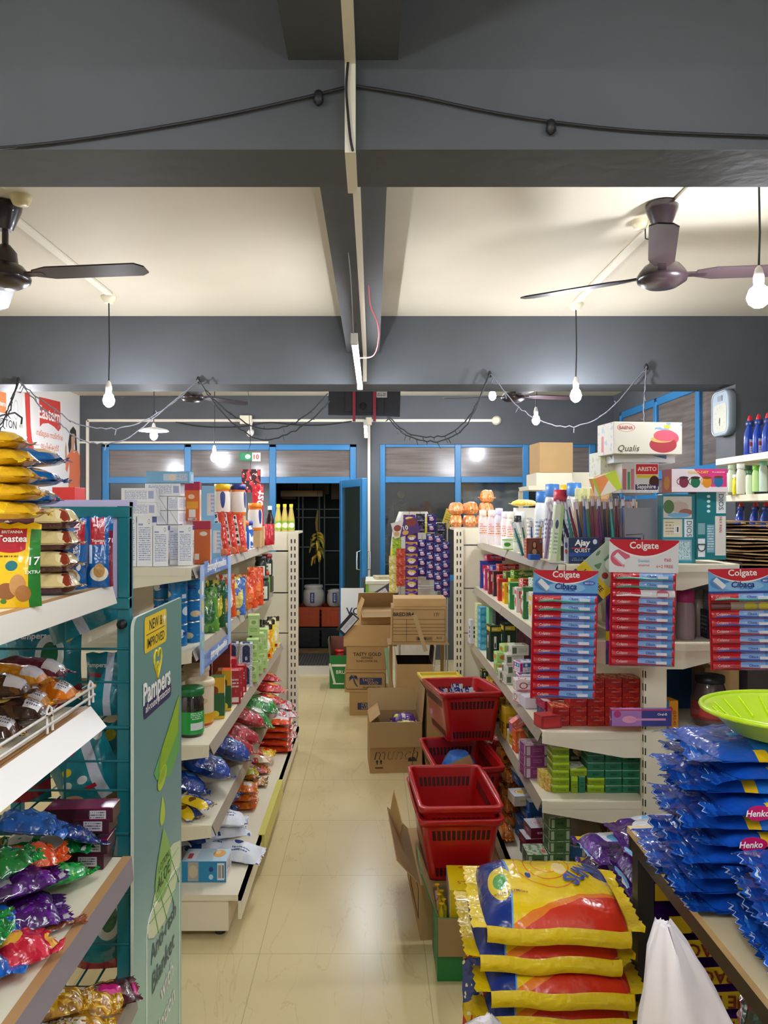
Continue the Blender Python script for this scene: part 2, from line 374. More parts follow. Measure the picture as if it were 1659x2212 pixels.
# sloping conduits on the white ceiling
b = MB()
for (p0, p1) in (((-60, 395), (236, 632)), ((1500, 395), (1246, 648))):
    a, c = [V((X(px, (CE - H) * K / (CY - py)), (CE - H) * K / (CY - py), CE - .014)) for px, py in (p0, p1)]
    d = (c - a).normalized(); s_ = V((-d.y, d.x, 0)) * .02
    b.grid([[a - s_, a + s_, a + s_ + V((0, 0, .012)), a - s_ + V((0, 0, .012))], [c - s_, c + s_, c + s_ + V((0, 0, .012)), c - s_ + V((0, 0, .012))]], m_conduit, False, closed=True)
struct(b.build('ceiling_conduit'))
# ---------------------------------------------------------------- lamps
def emis(c, s):
    key = f'em{c}{s}'
    if key in MATS: return MATS[key]
    m = bpy.data.materials.new('lamp glow'); m.use_nodes = True; t = m.node_tree; t.nodes.clear(); MATS[key] = m
    e = t.nodes.new('ShaderNodeEmission'); e.inputs[0].default_value = hx(c) + (1,); e.inputs[1].default_value = s
    o = t.nodes.new('ShaderNodeOutputMaterial'); t.links.new(e.outputs[0], o.inputs[0]); return m
def pendant(label, x, y, z, top=CE, shade=False, k=1.0, dia=.034, rose=True):
    r = thing('pendant_bulb', label, 'light bulb', (x, y, z))
    MB().lathe([(.012 * k, .045), (dia * .75, .03), (dia, 0), (dia * .8, -.022), (dia * .4, -.036), (0, -.04)][::-1], emis('#f3f6ff', BULB * k), 20).build('bulb_globe', r)
    MB().lathe([(.017, .045), (.019, .075), (.012, .105), (.004, .115)], m_pale, 14).build('bulb_holder', r)
    MB().tube([(0, 0, .11), (.004, 0, (top - z) * .5), (0, 0, top - z - .012)], .0038, m_cable).build('hanging_cord', r)
    if rose: MB().lathe([(.024, -.04), (.03, -.03), (.045, -.012), (.045, 0)], m_plug, 18, T((0, 0, top - z))).build('ceiling_rose', r)
    if shade: MB().lathe([(.13, .04), (.12, .055), (.03, .075)], mat('#f2f3f3', .3), 24, cap=False).build('lamp_shade', r)
    return r
pendant('bare bulb hanging in front of the far grey beam, over the milk cartons', -1.533, 4.47, 2.245)
pendant('bare bulb hanging in front of the far grey beam, below the ceiling fan tip', 1.22, 4.62, 2.295)
pendant('big bright bulb beside the ceiling fan, cut by the picture edge', 1.405, 2.8, 2.38, k=1.1, dia=.042)
pendant('bare bulb beyond the far beam, below the swag of fairy lights', 1.38, 6.5, 2.37)
pendant('small bulb up under the far ceiling beside the brown fan', 1.09, 7.0, 2.65, rose=False)
pendant('bulb under a flat white shade in front of the blue window', -1.935, 6.8, 2.27, shade=True)
pendant('dim bulb on a long cord in front of the middle upper pane', -1.44, 7.0, 2.09, k=.35)
r = thing('wall_lamp', 'bulb on a curved black arm in front of the white poster', 'lamp', (-2.74, 6.0, 2.18))
MB().lathe([(.014, .05), (.028, .03), (.038, 0), (.03, -.025), (0, -.04)][::-1], emis('#f3f6ff', BULB), 20).build('bulb_globe', r)
MB().lathe([(.018, .045), (.02, .09), (.008, .1)], m_pale, 14).build('bulb_holder', r)
MB().tube([(0, 0, .1), (.005, 0, .15), (-.05, 0, .19), (-.15, 0, .17), (-.3, 0, .1), (-.404, 0, .1)], .008, m_cable).build('lamp_arm', r)
def tube_light(label, x0, y0, x1, y1, z, hang, s=TUBE):
    r = thing('tube_light', label, 'tube light', (x0, y0, z)); L = math.hypot(x1 - x0, y1 - y0); r.rotation_euler = (0, 0, math.atan2(y1 - y0, x1 - x0) - PI / 2)
    MB().box(-.014, .014, 0.04, L - .04, .012, .03, m_pale).build('batten_tray', r)
    MB().tube([(0, .035, 0), (0, L - .035, 0)], .0135, emis('#f4f8ff', s), 12).build('glass_tube', r)
    for y in (0, L - .04): MB().box(-.016, .016, y, y + .04, -.016, .032, m_pale).build('end_cap', r)
    for y in (.1, L - .1): MB().tube([(0, y, .03), (.005, y, hang)], .0015, m_cable, 4).build('hanging_wire', r)
    return r
tube_light('long lit tube light hanging under the middle beam', -.084, 3.5, -.079, 4.85, 2.38, .1)
tube_light('short-looking lit tube light far off beyond the black screen', -.066, 6.82, -.068, 8.0, 2.38, .47)
# tube lights added behind the camera, out of view, to light the foreground packs
tube_light('tube light of the same row, over the aisle behind the camera', -.08, -.3, -.08, 1.0, 2.56, .05, SHOP)
tube_light('tube light over the biscuit rack side behind the camera', -1.6, -.7, -1.6, .6, 2.6, .25, SHOP)
tube_light('tube light over the detergent side behind the camera', 1.5, -.7, 1.5, .6, 2.6, .25, SHOP)
# ---------------------------------------------------------------- kit for goods
tW, tK, tR, tB, tY, tG, tGy = [mat(c, .5) for c in ('#f4f2ee', '#17171b', '#c8141e', '#1b3c98', '#f2cf1a', '#17803c', '#77797c')]
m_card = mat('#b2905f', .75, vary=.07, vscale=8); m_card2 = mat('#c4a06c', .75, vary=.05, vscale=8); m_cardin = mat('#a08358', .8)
m_cream = mat('#e9e1c8', .42, vary=.04, vscale=5); m_strip = mat('#a3998a', .25); m_slot = mat('#15130f', .8); m_black = mat('#131417', .5)
def facem(face, d, u, v):
    w_, d_, h_ = d; e = .0008
    if face == 'front': return fr(-w_ / 2 + u * w_, -d_ / 2 - e, v * h_)
    if face == 'right': return sd(w_ / 2 + e, -d_ / 2 + u * d_, v * h_)
    if face == 'left': return sl(-w_ / 2 - e, d_ / 2 - u * d_, v * h_)
    return tp(-w_ / 2 + u * w_, -d_ / 2 + u * 0 + v * d_, h_ + e)
def carton(name, label, cat, d, m, loc, rz=0, group=None, texts=(), bevel=.0012, rot=None):
    """a printed box standing on loc; texts: (face,u,v,string,size,material[,options])"""
    b = MB(); b.box(-d[0] / 2, d[0] / 2, -d[1] / 2, d[1] / 2, 0, d[2], m)
    for t in texts:
        M = facem(t[0], d, t[1], t[2]); o = dict(t[6]) if len(t) > 6 else {}
        if 'rot' in o: M = M @ RZ(o.pop('rot'))
        b.text(t[3], t[4], t[5], M, **o)
    return tag(b.build(name, None, lift(b, loc, rot) if rot else loc, rot if rot else (0, 0, rz), bevel=bevel), label, cat, group)
def lift(b, loc, rot):
    """raise a tilted thing until its lowest point rests on loc's height"""
    R = Euler(rot).to_matrix(); return (loc[0], loc[1], loc[2] - min(0, min((R @ V(v)).z for v in b.v)) + .0008)
def pprof(u, v, pu=3.0, pv=2.4, q=.5): return max(0.0, (1 - abs(u) ** pu) * (1 - abs(v) ** pv)) ** q
def pillow(b, w, h, t, mt, mb=None, fin=.012, seed=0, wr=.004, nu=14, nv=8, M=None, finm=None, zig=.003, pu=3.0, pv=2.4, flat=1.0, bend=0.0, fins=(1, 1), seam=.36):
    """a lying bag: length w on x with crimped ends, width h on y, thickness t on z, resting on z=0"""
    rnd = random.Random(seed); so = V((seed * 3.7, seed * 1.3, 0))
    def pos(u, v, top, e=0.0):
        p = pprof(u, v, pu, pv); sx = 1 - .05 * (1 - p)
        n = NZ.noise(V((u * 2.6, v * 2.2, 5 if top else 9)) + so) + .5 * NZ.noise(V((u * 7, v * 5, 3 if top else 6)) + so)
        k = n * wr * (.35 + .65 * p)
        z = t * (seam + (1 - seam) * p) + k + e if top else t * seam * (1 - p * flat) + .002 + abs(.3 * k)
        z += bend * (u * u)
        yv = v * h / 2 * (1 - .06 * (1 - abs(u) ** 4) * 0) + .25 * wr * NZ.noise(V((u * 4, v, 1)) + so)
        q = V((u * w / 2 * (1 - .04 * (abs(v) ** 3)), yv, z))
        return M @ q if M is not None else q
    U = [-1 + 2 * i / nu for i in range(nu + 1)]; W = [-1 + 2 * j / nv for j in range(nv + 1)]
    b.grid([[pos(u, v, True) for u in U] for v in W], mt)
    b.grid([[pos(u, v, False) for u in U] for v in W], mb or mt, flip=True)
    if fin:
        for s_, on in zip((-1, 1), fins):
            if not on: continue
            k = nv * 2; r0, r1, r2 = [], [], []
            for j in range(k + 1):
                v = -1 + 2 * j / k; z = t * seam + .002 + bend
                wv = wr * 1.5 * NZ.noise(V((v * 3, s_ * 4, 2)) + so)
                r0.append(V((s_ * w / 2 * (.985 - .04 * abs(v) ** 3), v * h / 2, z)))
                r1.append(V((s_ * (w / 2 + fin * .6), v * h / 2 * .99, z + wv)))
                r2.append(V((s_ * (w / 2 + fin + (zig if j % 2 else -zig)), v * h / 2, z + wv * 1.7)))
            rows = [r0, r1, r2]
            if M is not None: rows = [[M @ p for p in r] for r in rows]
            b.grid(rows, finm or mt, uvs=None, flip=s_ < 0)
    return pos
def ptext(b, pos, st, size, m, u, v, w, h, ang=0.0, e=.0016, bold=.012, shear=0.0, fit=None, cond=1.0):
    """letters printed on a bag's upper skin"""
    ca, sa = math.cos(ang), math.sin(ang)
    b.text(st, size, m, None, bold, shear, cond, fit, fn=lambda x, y: pos(max(-1, min(1, u + (x * ca - y * sa) / (w / 2))), max(-1, min(1, v + (x * sa + y * ca) / (h / 2))), True, e))
def pouch(b, w, h, t, mf, mk=None, seed=0, wr=.004, nx=8, nz=12, zig=.002, M=None):
    """a standing pouch: gusseted foot, flat sealed top, front towards -y"""
    so = V((seed * 2.9, seed * 4.1, 0))
    def pos(u, q, front, e=0.0):
        a = max(0.0, 1 - abs(u) ** 2.6) ** .5
        pz = (1 - q ** 2.2) ** .8 * (.8 + .35 * math.sin(min(1, q * 1.6) * PI))
        y = t / 2 * a * max(0, pz) + wr * (NZ.noise(V((u * 2.3, q * 4, 2 if front else 7)) + so) + .5 * NZ.noise(V((u * 6, q * 9, 2)) + so)) * a + e
        z = q * h + (zig * (1 if int(round((u + 1) * nx / 2)) % 2 else -1) if q > .999 else 0)
        x = u * w / 2 * (1 - .05 * math.sin(q * PI) + .02 * NZ.noise(V((q * 5, u, 3)) + so))
        p = V((x, -y if front else y, z)); return M @ p if M is not None else p
    U = [-1 + 2 * i / nx for i in range(nx + 1)]; Q = [i / nz for i in range(nz + 1)]
    b.grid([[pos(u, q, True) for u in U] for q in Q], mf); b.grid([[pos(u, q, False) for u in U] for q in Q], mk or mf, flip=True)
    b.face([pos(u, 0, True) for u in reversed(U)] + [pos(u, 0, False) for u in U], mk or mf)
    return pos
def stext(b, pos, st, size, m, u, q, w, h, ang=0.0, e=.0015, bold=.012, shear=0.0, fit=None, cond=1.0):
    ca, sa = math.cos(ang), math.sin(ang)
    b.text(st, size, m, None, bold, shear, cond, fit, fn=lambda x, y: pos(max(-1, min(1, u + (x * ca - y * sa) / (w / 2))), max(0, min(1, q + (x * sa + y * ca) / h)), True, e))
def bag(name, label, cat, d, m, loc, rot=(0, 0, 0), group=None, seed=0, mb=None, texts=(), **k):
    b = MB(); pos = pillow(b, d[0], d[1], d[2], m, mb, seed=seed, **k)
    for t in texts: ptext(b, pos, t[0], t[1], t[2], t[3], t[4], d[0], d[1], *t[5:])
    return tag(b.build(name, None, lift(b, loc, rot), rot), label, cat, group)
def spouch(name, label, cat, d, m, loc, rot=(0, 0, 0), group=None, seed=0, mk=None, texts=(), **k):
    b = MB(); pos = pouch(b, d[0], d[1], d[2], m, mk, seed, **k)
    for t in texts: stext(b, pos, t[0], t[1], t[2], t[3], t[4], d[0], d[1], *t[5:])
    return tag(b.build(name, None, lift(b, loc, rot), rot), label, cat, group)
def vessel(name, label, cat, loc, prof, m, cap=None, mc=None, lab=None, ml=None, rz=0, sq=1.0, group=None, n=18, capname='cap'):
    """a bottle, tub or jar: body, cap and wrapped label as parts"""
    r = thing(name, label, cat, loc, (0, 0, rz), group)
    MB().lathe(prof, m, n, sq=sq).build('body', r)
    if cap: MB().lathe(cap, mc, n, sq=sq if capname == 'lid' else 1).build(capname, r)
    if lab: MB().lathe(lab, ml, n, cap=False, sq=sq).build('wrap_label', r)
    return r
def gside(root, sgn, xb, shelves, y0, y1, seams=2):
    """shelves on one face of a gondola; sgn +1 opens to +x"""
    for k, (xf, z) in enumerate(shelves):
        b = MB(); a, c = sorted((xb, xf)); base = k == len(shelves) - 1
        b.box(a, c, y0, y1, z - .022, z, m_cream)
        if base:
            b.box(*sorted((xb, xf - sgn * .05)), y0 + .01, y1, .03, z - .022, m_cream); b.box(*sorted((xf - sgn * .012, xf)), y0, y1, z - .09, z, m_cream)
        else:
            for yy in (y0 - .004, y1 - .004):
                b.prism([(xf, z - .045), (xf, z), (xb, z), (xb, z - .1), (xb + sgn * .08, z - .1)] if sgn < 0 else [(xb, z - .1), (xb + .08, z - .1), (xf, z - .045), (xf, z), (xb, z)], yy, yy + .004, m_cream)
                b.prism([(xf - sgn * .02, z - .03), (xf - sgn * .02, z - .003), (xb, z - .003), (xb, z - .03)] if sgn < 0 else [(xb, z - .03), (xf - .02, z - .03), (xf - .02, z - .003), (xb, z - .003)], yy - .003, yy, m_cream)
        sh = b.build('shelf', root)
        if not base:
            n = seams; L = (y1 - y0) / n
            for i in range(n):
                s = MB(); ya, yb = y0 + i * L + .004, y0 + (i + 1) * L - .004
                s.grid([[(xf, ya, z - .001), (xf, yb, z - .001)], [(xf + sgn * .016, ya, z - .04), (xf + sgn * .016, yb, z - .04)], [(xf + sgn * .012, ya, z - .042), (xf + sgn * .012, yb, z - .042)], [(xf - sgn * .003, ya, z - .001), (xf - sgn * .003, yb, z - .001)]], m_strip, False, closed=False, flip=sgn > 0)
                s.build('price_strip', sh)
    return root
def upright(root, x, y, w_, z1, face=-1, nm='upright'):
    b = MB(); b.box(x - w_ / 2, x + w_ / 2, y, y + .03, 0.0, z1, m_cream)
    z = .08
    while z < z1 - .05:
        for dx in (-.18, .18): b.box(x + (dx - .06) * w_, x + (dx + .06) * w_, y - .0015, y, z, z + .026, m_slot)
        z += .0485
    return b.build(nm, root)
# ---------------------------------------------------------------- near biscuit rack (cut by the picture's edge)
r = thing('display_rack', 'cream biscuit rack with wire rail running out of the picture, before the teal stand', 'rack')
m_board = mat('#b48a5c', .55); m_lip = mat('#d8d2c4', .25); m_wh = mat('#ece8e2', .35)
RY0, RY1 = .92, 1.785
def rshelf(xf, z, lip, tilt, mlip, RY1=RY1):
    b = MB(); b.box(-1.02, xf, RY0, RY1, z - .02, z, m_cream)
    b.prism([(-1.02, z - .09), (-.92, z - .09), (xf, z - .02), (xf, z), (-1.02, z)], RY1 - .004, RY1, m_cream)
    s = b.build('shelf', r)
    q = MB(); q.grid([[(xf, RY0, z), (xf, RY1, z)], [(xf + tilt, RY0, z - lip), (xf + tilt, RY1, z - lip)]], mlip, False, flip=True).build('price_rail', s, solid=.003)
    q = MB(); q.box(xf - .02, xf + .001, RY0, RY1, z - .002, z + .0006, m_board).build('front_edge', s)
rshelf(-.606, 1.43, .043, .012, m_lip); rshelf(-.63, 1.165, .045, .036, m_wh, 1.716); rshelf(-.56, .80, .055, .004, mat('#8f8792', .35)); rshelf(-.55, .50, .055, .004, mat('#8f8a86', .35))
MB().box(-1.05, -1.02, RY0, RY1, 0, 1.45, m_cream).build('back_panel', r); MB().box(-1.02, -.6, RY0, RY1, 0, .1, m_cream).build('base', r)
for y in (RY0, RY1 - .03): MB().box(-1.07, -1.04, y, y + .03, 0, 1.5, m_cream).build('upright', r)
q = MB()
for z in (1.185, 1.205): q.tube([(-.63, RY0, z), (-.63, RY1 - .04, z), (-.64, RY1 - .03, z)], .0028, m_wh, 6)
for i in range(4):
    y = 1.05 + i * .22; q.tube([(-.63, y, 1.17), (-.632, y, 1.213), (-.632, y + .012, 1.22), (-.632, y + .024, 1.213), (-.63, y + .024, 1.17)], .0028, m_wh, 6)
q.build('wire_rail', r)
# rusk packs on the top shelf
gold = partf('#d3a614', [('n', 5, .5, '#e3c22e'), ('r', .3, .5, .75, .95, '#b51f2c'), ('t', .32, .55, .72, .9, 3, '#f3e9d8'), ('r', .8, 0, 1, 1, '#c99c1e')], .7)
yel = partf('#e8bd0c', [('r', .84, 0, 1, .93, '#2c7a2e'), ('r', .3, .7, .78, .94, '#b0162a'), ('e', .54, .7, .24, .05, '#b0162a'), ('t', .36, .6, .68, .64, 1, '#6b4a10'),
    ('e', .57, .5, .1, .06, '#1a6a70'), ('e', .2, .24, .24, .05, '#f1ece2'), ('r', .04, .26, .32, .38, '#f3efe6'), ('e', .18, .38, .14, .035, '#9a5a2a'), ('e', .5, .2, .16, .1, '#8c5426'), ('e', .68, .27, .13, .13, '#c08a50'), ('e', .76, .17, .12, .1, '#a86e38'), ('e', .45, .08, .05, .03, '#3b7a2b')], .3)
spouch('rusk_pack', 'large upright yellow rusk pack with red badge and green edge on the rack', 'biscuit pack', (.105, .148, .055), yel, (-.645, 1.37, 1.43), (0, 0, .2), 'upright rusk packs', 3, wr=.003,
    texts=[('Toastea', .03, tW, .1, .82, 0, .0015, .02, 0, .052), ('17', .02, tW, .86, .55), ('EXTRA', .008, tW, .84, .42), ('BRITANNIA', .007, tW, .1, .9)])
for i, (xr, yy) in enumerate([(-.59, 1.36), (-.594, 1.37), (-.6, 1.36), (-.608, 1.37), (-.618, 1.36)]):
    bag('rusk_pack', f'gold rusk pack lying on the pile, {ORD[i]} from the bottom of five', 'biscuit pack', (.2, .1, .034), gold, (xr - .1, yy, 1.583 + i * .0305), (0, 0, .06 * (-1) ** i), 'gold rusk packs', i + 5, mb=film('#d9ad10'), fin=.008, wr=.005, pu=7, pv=4)
mar = partf('#5a1230', [('r', .6, 0, 1, 1, '#d8c48a'), ('e', .8, .5, .1, .22, '#7a2a1c'), ('e', .93, .2, .06, .15, '#8a3420'), ('n', 6, .62, '#e8d9a8')], .8)
for i in range(4):
    bag('biscuit_pack', f'maroon and cream biscuit pack, {ORD[i]} from the bottom of four, behind the yellow pack', 'biscuit pack', (.17, .075, .046), mar, (-.692, 1.575, 1.43 + i * .0435), (0, 0, .04 * (-1) ** i), 'maroon biscuit packs', i + 11, wr=.004, fin=.008, pu=7, pv=4,
        mb=film('#4c0f28'))
blu = partf('#0f5ca0', [('n', 4, .6, '#1668ae'), ('r', .62, .62, .95, .95, '#b3202c'), ('e', .5, .16, .3, .1, '#e6ddc8'), ('e', .5, .2, .2, .09, '#c29352'), ('r', .2, .3, .34, .5, '#dce6ee'), ('e', .75, .32, .08, .06, '#eeeeee')], .6)
spouch('rusk_pack', 'upright blue rusk pack whose badge reads sideways, next to the maroon packs', 'biscuit pack', (.06, .155, .05), blu, (-.66, 1.69, 1.43), (0, 0, .3), 'upright rusk packs', 21, texts=[('Toastea', .02, tW, .35, .7, -PI / 2)])
spouch('rusk_pack', 'upright blue rusk pack with maroon edge, against the lavender panel', 'biscuit pack', (.062, .158, .05), partf('#0f5ca0', [('r', .85, 0, 1, .8, '#7c1730'), ('r', .2, .6, .7, .98, '#b3202c'), ('e', .5, .2, .32, .11, '#e6ddc8'), ('e', .5, .24, .2, .1, '#b98a4c'), ('r', .15, .34, .25, .6, '#dce6ee')], .6), (-.617, 1.735, 1.43), (0, 0, .35), 'upright rusk packs', 22,
    texts=[('Toastea', .014, tW, -.08, .66, 0, .0015, .02, 0, .028), ('71', .014, tW, .8, .66)])
for i, z in enumerate((1.607, 1.648, 1.69)):
    bag('rusk_pack', f'blue rusk pack lying over the maroon stack, {("lowest", "middle", "topmost")[i]}', 'biscuit pack', (.16, .085, .042), partf('#12558f', [('r', .1, .3, .55, .75, '#b3202c'), ('t', .14, .4, .5, .65, 1, '#eeeeee'), ('e', .78, .5, .14, .3, '#d8b27a'), ('n', 4, .62, '#2a7cc0')], .7), (-.745 + .004 * i, 1.62, z), (0, 0, .05 * i), 'lying blue rusk packs', i + 30, wr=.006)
# tilted second shelf of rolls
A = [('#e58a18', '#d06a10', '#5a2a70', (-.70, 1.3), .16, .3, 'orange and violet pack leaning at the rail end'), ('#3a2018', '#5a3420', '#d8b43c', (-.72, 1.42), .19, .2, 'dark brown biscuit roll behind the leaning orange pack'),
     ('#2e1a14', '#55301c', '#e0c060', (-.7, 1.5), .19, .15, 'chocolate brown roll with gold band in the wire rail'), ('#c9860f', '#b06d0a', '#e6c24a', (-.72, 1.585), .17, .1, 'golden orange biscuit pack beside the brown rolls'),
     ('#d2700f', '#e2953a', '#f0e0b0', (-.695, 1.66), .17, .05, 'orange biscuit pack with white price label in the rail'), ('#58122c', '#6e1c3a', '#d8c0c0', (-.73, 1.735), .17, 0, 'dark maroon biscuit pack at the rail end'),
     ('#1f5a30', '#2c7a40', '#d8c040', (-.82, 1.45), .17, .3, 'dark green roll lying at the back of the rail shelf'), ('#7a4a14', '#3a2010', '#e0b040', (-.83, 1.6), .17, .1, 'brown and gold roll at the back of the rail shelf')]
for i, (c1, c2, c3, (x, y), L, a, lab) in enumerate(A):
    m = partf(c1, [('n', 5, .55, c2), ('r', .12, 0, .2, 1, c3), ('r', .8, .15, .95, .8, '#d9d6da'), ('t', .82, .2, .93, .75, 4, '#55505a'), ('e', .5, .5, .18, .3, c3)], .7)
    bag('biscuit_roll', lab, 'biscuit pack', (L, .075, .055), m, (x - .035, y, 1.167), (0, 0, a), 'rolls on the railed shelf', i + 40, wr=.006, nv=8)
for i, (x, y) in enumerate([(-.76, 1.5), (-.77, 1.6), (-.765, 1.70)]):
    bag('biscuit_roll', ('brown roll lying across the rolls', 'orange roll lying across the rolls', 'second maroon pack on top at the rail end')[i], 'biscuit pack', (.17, .07, .05), partf(('#42261a', '#cc7f14', '#5c1630')[i], [('n', 6, .55, ('#6a4020', '#e09a30', '#7a2444')[i]), ('r', .75, .1, .95, .8, '#d5d0d6')], .7), (x, y, 1.218), (0, .05, .2 - .1 * i), 'rolls on the railed shelf', i + 60, wr=.006)
# third shelf: bright wrappers
def wrap(lab, c1, c2, c3, p, d=(.14, .08, .045), rz=0.0, z=.80, seed=0, ry=0.0, extra=()):
    m = partf(c1, [('n', 4, .54, c2), *extra, ('n', 9, .66, c3)], .9, .18, 35)
    return bag('biscuit_wrapper', lab, 'biscuit pack', d, m, (p[0], p[1], z), (0, ry, rz), 'wrappers on the bright shelf', seed, wr=.01, fin=.02, zig=.004)
wrap('green biscuit pack with a round biscuit printed on it, on the bright shelf', '#0f7a3a', '#0c6030', '#38b060', (-.72, 1.69), (.17, .09, .06), .1, .845, 71, 0, [('e', .6, .65, .16, .2, '#b98a48'), ('r', .1, .1, .4, .4, '#e2e6e2'), ('r', .5, .05, .8, .35, '#d5dbd6')])
for i in range(4):
    carton('biscuit_box', f'dark maroon biscuit box with white label, {ORD[i]} from the bottom, before the teal stand', 'biscuit pack', (.15, .06, .033), {'all': mat('#3d1024', .3), 'top': mat('#7a1048', .25), 'front': art('#3d1024', [('r', .62 + .04 * (i % 2), .2, .9, .85, '#c9c4cc'), ('t', .64, .3, .88, .8, 3, '#55506a')])}, (-.675 + .006 * i, 1.745, .80 + i * .0335), .05 * (i % 2), 'maroon biscuit boxes')
wrap('navy and green twisted wrapper hanging over the maroon boxes', '#16307a', '#0f2160', '#2fae52', (-.645, 1.665), (.1, .06, .03), .9, .84, 73, .5)
wrap('bright green crumpled wrapper on the bright shelf edge', '#1fa046', '#0c7a34', '#b8d83c', (-.655, 1.6), (.12, .07, .04), 1.1, .80, 74, .2)
wrap('orange wrapper with white lettering, at the front of the pile', '#d8551a', '#c23a12', '#f0d8c0', (-.70, 1.55), (.12, .075, .05), .5, .86, 75)
for i, (x, y, z) in enumerate([(-.70, 1.52, .80), (-.66, 1.45, .80), (-.685, 1.49, .838)]):
    wrap(('purple foil pack under the orange wrapper', 'shiny purple foil pack at the shelf edge', 'purple foil pack lying over the other two')[i], '#451260', '#5e1c86', '#8c50b8', (x, y), (.13, .07, .042), .35 + .2 * i, z, 76 + i, 0, [('r', .1, .2, .35, .7, '#b8b4c0')])
wrap('red and yellow chips pack lying on the bright shelf', '#c01a34', '#d8304a', '#e8586a', (-.635, 1.35), (.11, .1, .05), .8, .80, 80, 0, [('e', .4, .6, .3, .3, '#e8b03c'), ('e', .5, .75, .2, .15, '#f0cc60')])
G = [('#148a3e', '#0c6a30', '#dfe8e0'), ('#1a62c0', '#1450a0', '#8fc0f0')]
k = 0
for (x, y, z) in [(-.73, 1.62, .90), (-.715, 1.47, .88), (-.70, 1.38, .80), (-.70, 1.31, .84), (-.67, 1.27, .80), (-.66, 1.24, .845), (-.72, 1.42, .80), (-.76, 1.55, .80)]:
    c = G[(k + 1) % 2]
    wrap(f'{"blue" if k % 2 == 0 else "green"} shiny wrapper, {ORD[k]} in the heap running to the picture edge', *c, (x, y), (.12, .08, .045), .3 + .5 * (k % 3), z, 85 + k, .2 * (-1) ** k); k += 1
wr_ = wrap('thin brown candy stick lying alone on the bright shelf', '#8a4a2c', '#6a3420', '#c08a60', (-.6, 1.46), (.07, .016, .012), .75, .80, 99)
# lowest shelf
for i in range(5):
    m = partf('#a87408', [('n', 5, .5, '#d6a21c'), ('n', 10, .62, '#f0d060'), ('t', .2, .3, .8, .7, 2, '#f4ead0')], 1.0, .16, 35)
    bag('cookie_pack', f'gold foil cookie pack, {ORD[i]} along the lowest rack shelf', 'biscuit pack', (.18, .075, .05), m, (-.65 + .01 * (i % 2), 1.33 + i * .078, .50), (0, 0, .25), 'gold cookie packs', i + 110, wr=.009, texts=[('Krackjack', .025, tW, 0, 0, 0, .002, .015, .3)], fin=.02)
for i in range(2):
    bag('cookie_pack', f'gold foil cookie pack lying on the others, {("near the bag end", "beside the maroon pack")[i]}', 'biscuit pack', (.18, .075, .05), m, (-.69, 1.42 + .16 * i, .548), (0, 0, .35), 'gold cookie packs', i + 116, wr=.009, fin=.02)
bag('chocolate_pack', 'dark maroon and pink chocolate pack at the end of the lowest rack shelf', 'biscuit pack', (.12, .1, .03), partf('#45101c', [('e', .5, .35, .28, .3, '#c01870'), ('e', .52, .3, .16, .14, '#e05aa0'), ('r', .2, .75, .7, .85, '#c08a30')], .6), (-.60, 1.725, .50), (0, 0, .5), None, 121, wr=.006)
# ---------------------------------------------------------------- teal diaper stand
m_teal = mat('#156f7b', .35); m_lav = mat('#b7b2d8', .45)
r = thing('display_stand', 'teal metal diaper stand with lavender header panel at the aisle edge', 'stand')
SX0, SX1, SA, SB = -1.06, -.585, 1.85, 2.28
for x in (SX0, SX1 - .03):
    for y in (SA, SB - .03): MB().box(x, x + .03, y, y + .03, 0, 1.625 if y == SA else 1.33, m_teal).build('post', r, bevel=.002)
b = MB(); b.box(SX0, SX1, SA - .005, SA + .02, 1.585, 1.612, m_teal).box(SX0, SX1, SA - .005, SA + .02, 1.365, 1.392, m_teal).box(SX1 - .026, SX1, SA - .005, SA + .02, 1.392, 1.585, m_teal).box(SX0, SX0 + .026, SA - .005, SA + .02, 1.392, 1.585, m_teal)
b.build('header_frame', r, bevel=.002)
MB().box(SX0 + .026, SX1 - .026, SA + .004, SA + .012, 1.392, 1.585, m_lav).build('header_panel', r); MB().box(SX0, SX1, SA - .004, SA + .06, 1.613, 1.628, m_lav).build('top_panel', r)
for z in (.12, .455, .83, 1.085):
    b = MB()
    for i in range(12): b.tube([(SX0 + i * (SX1 - SX0) / 11, SA, z), (SX0 + i * (SX1 - SX0) / 11, SB, z)], .003, m_teal, 5)
    for y in (SA, (SA + SB) / 2, SB): b.tube([(SX0, y, z - .004), (SX1, y, z - .004)], .005, m_teal, 5)
    b.build('wire_shelf', r)
b = MB()
for z in (.2, .3, .56, .68, .93, 1.0, 1.19, 1.27): b.tube([(SX0, SA, z), (SX1, SA, z)], .003, m_teal, 5)
b.tube([(-.74, SA, .1), (-.74, SA, 1.36)], .003, m_teal, 5); b.build('side_wires', r)
MB().lathe([(.011, 0), (.011, .012), (0, .014)], m_black, 14, fr(-.6, SA - .004, 1.33)).build('knob', r)
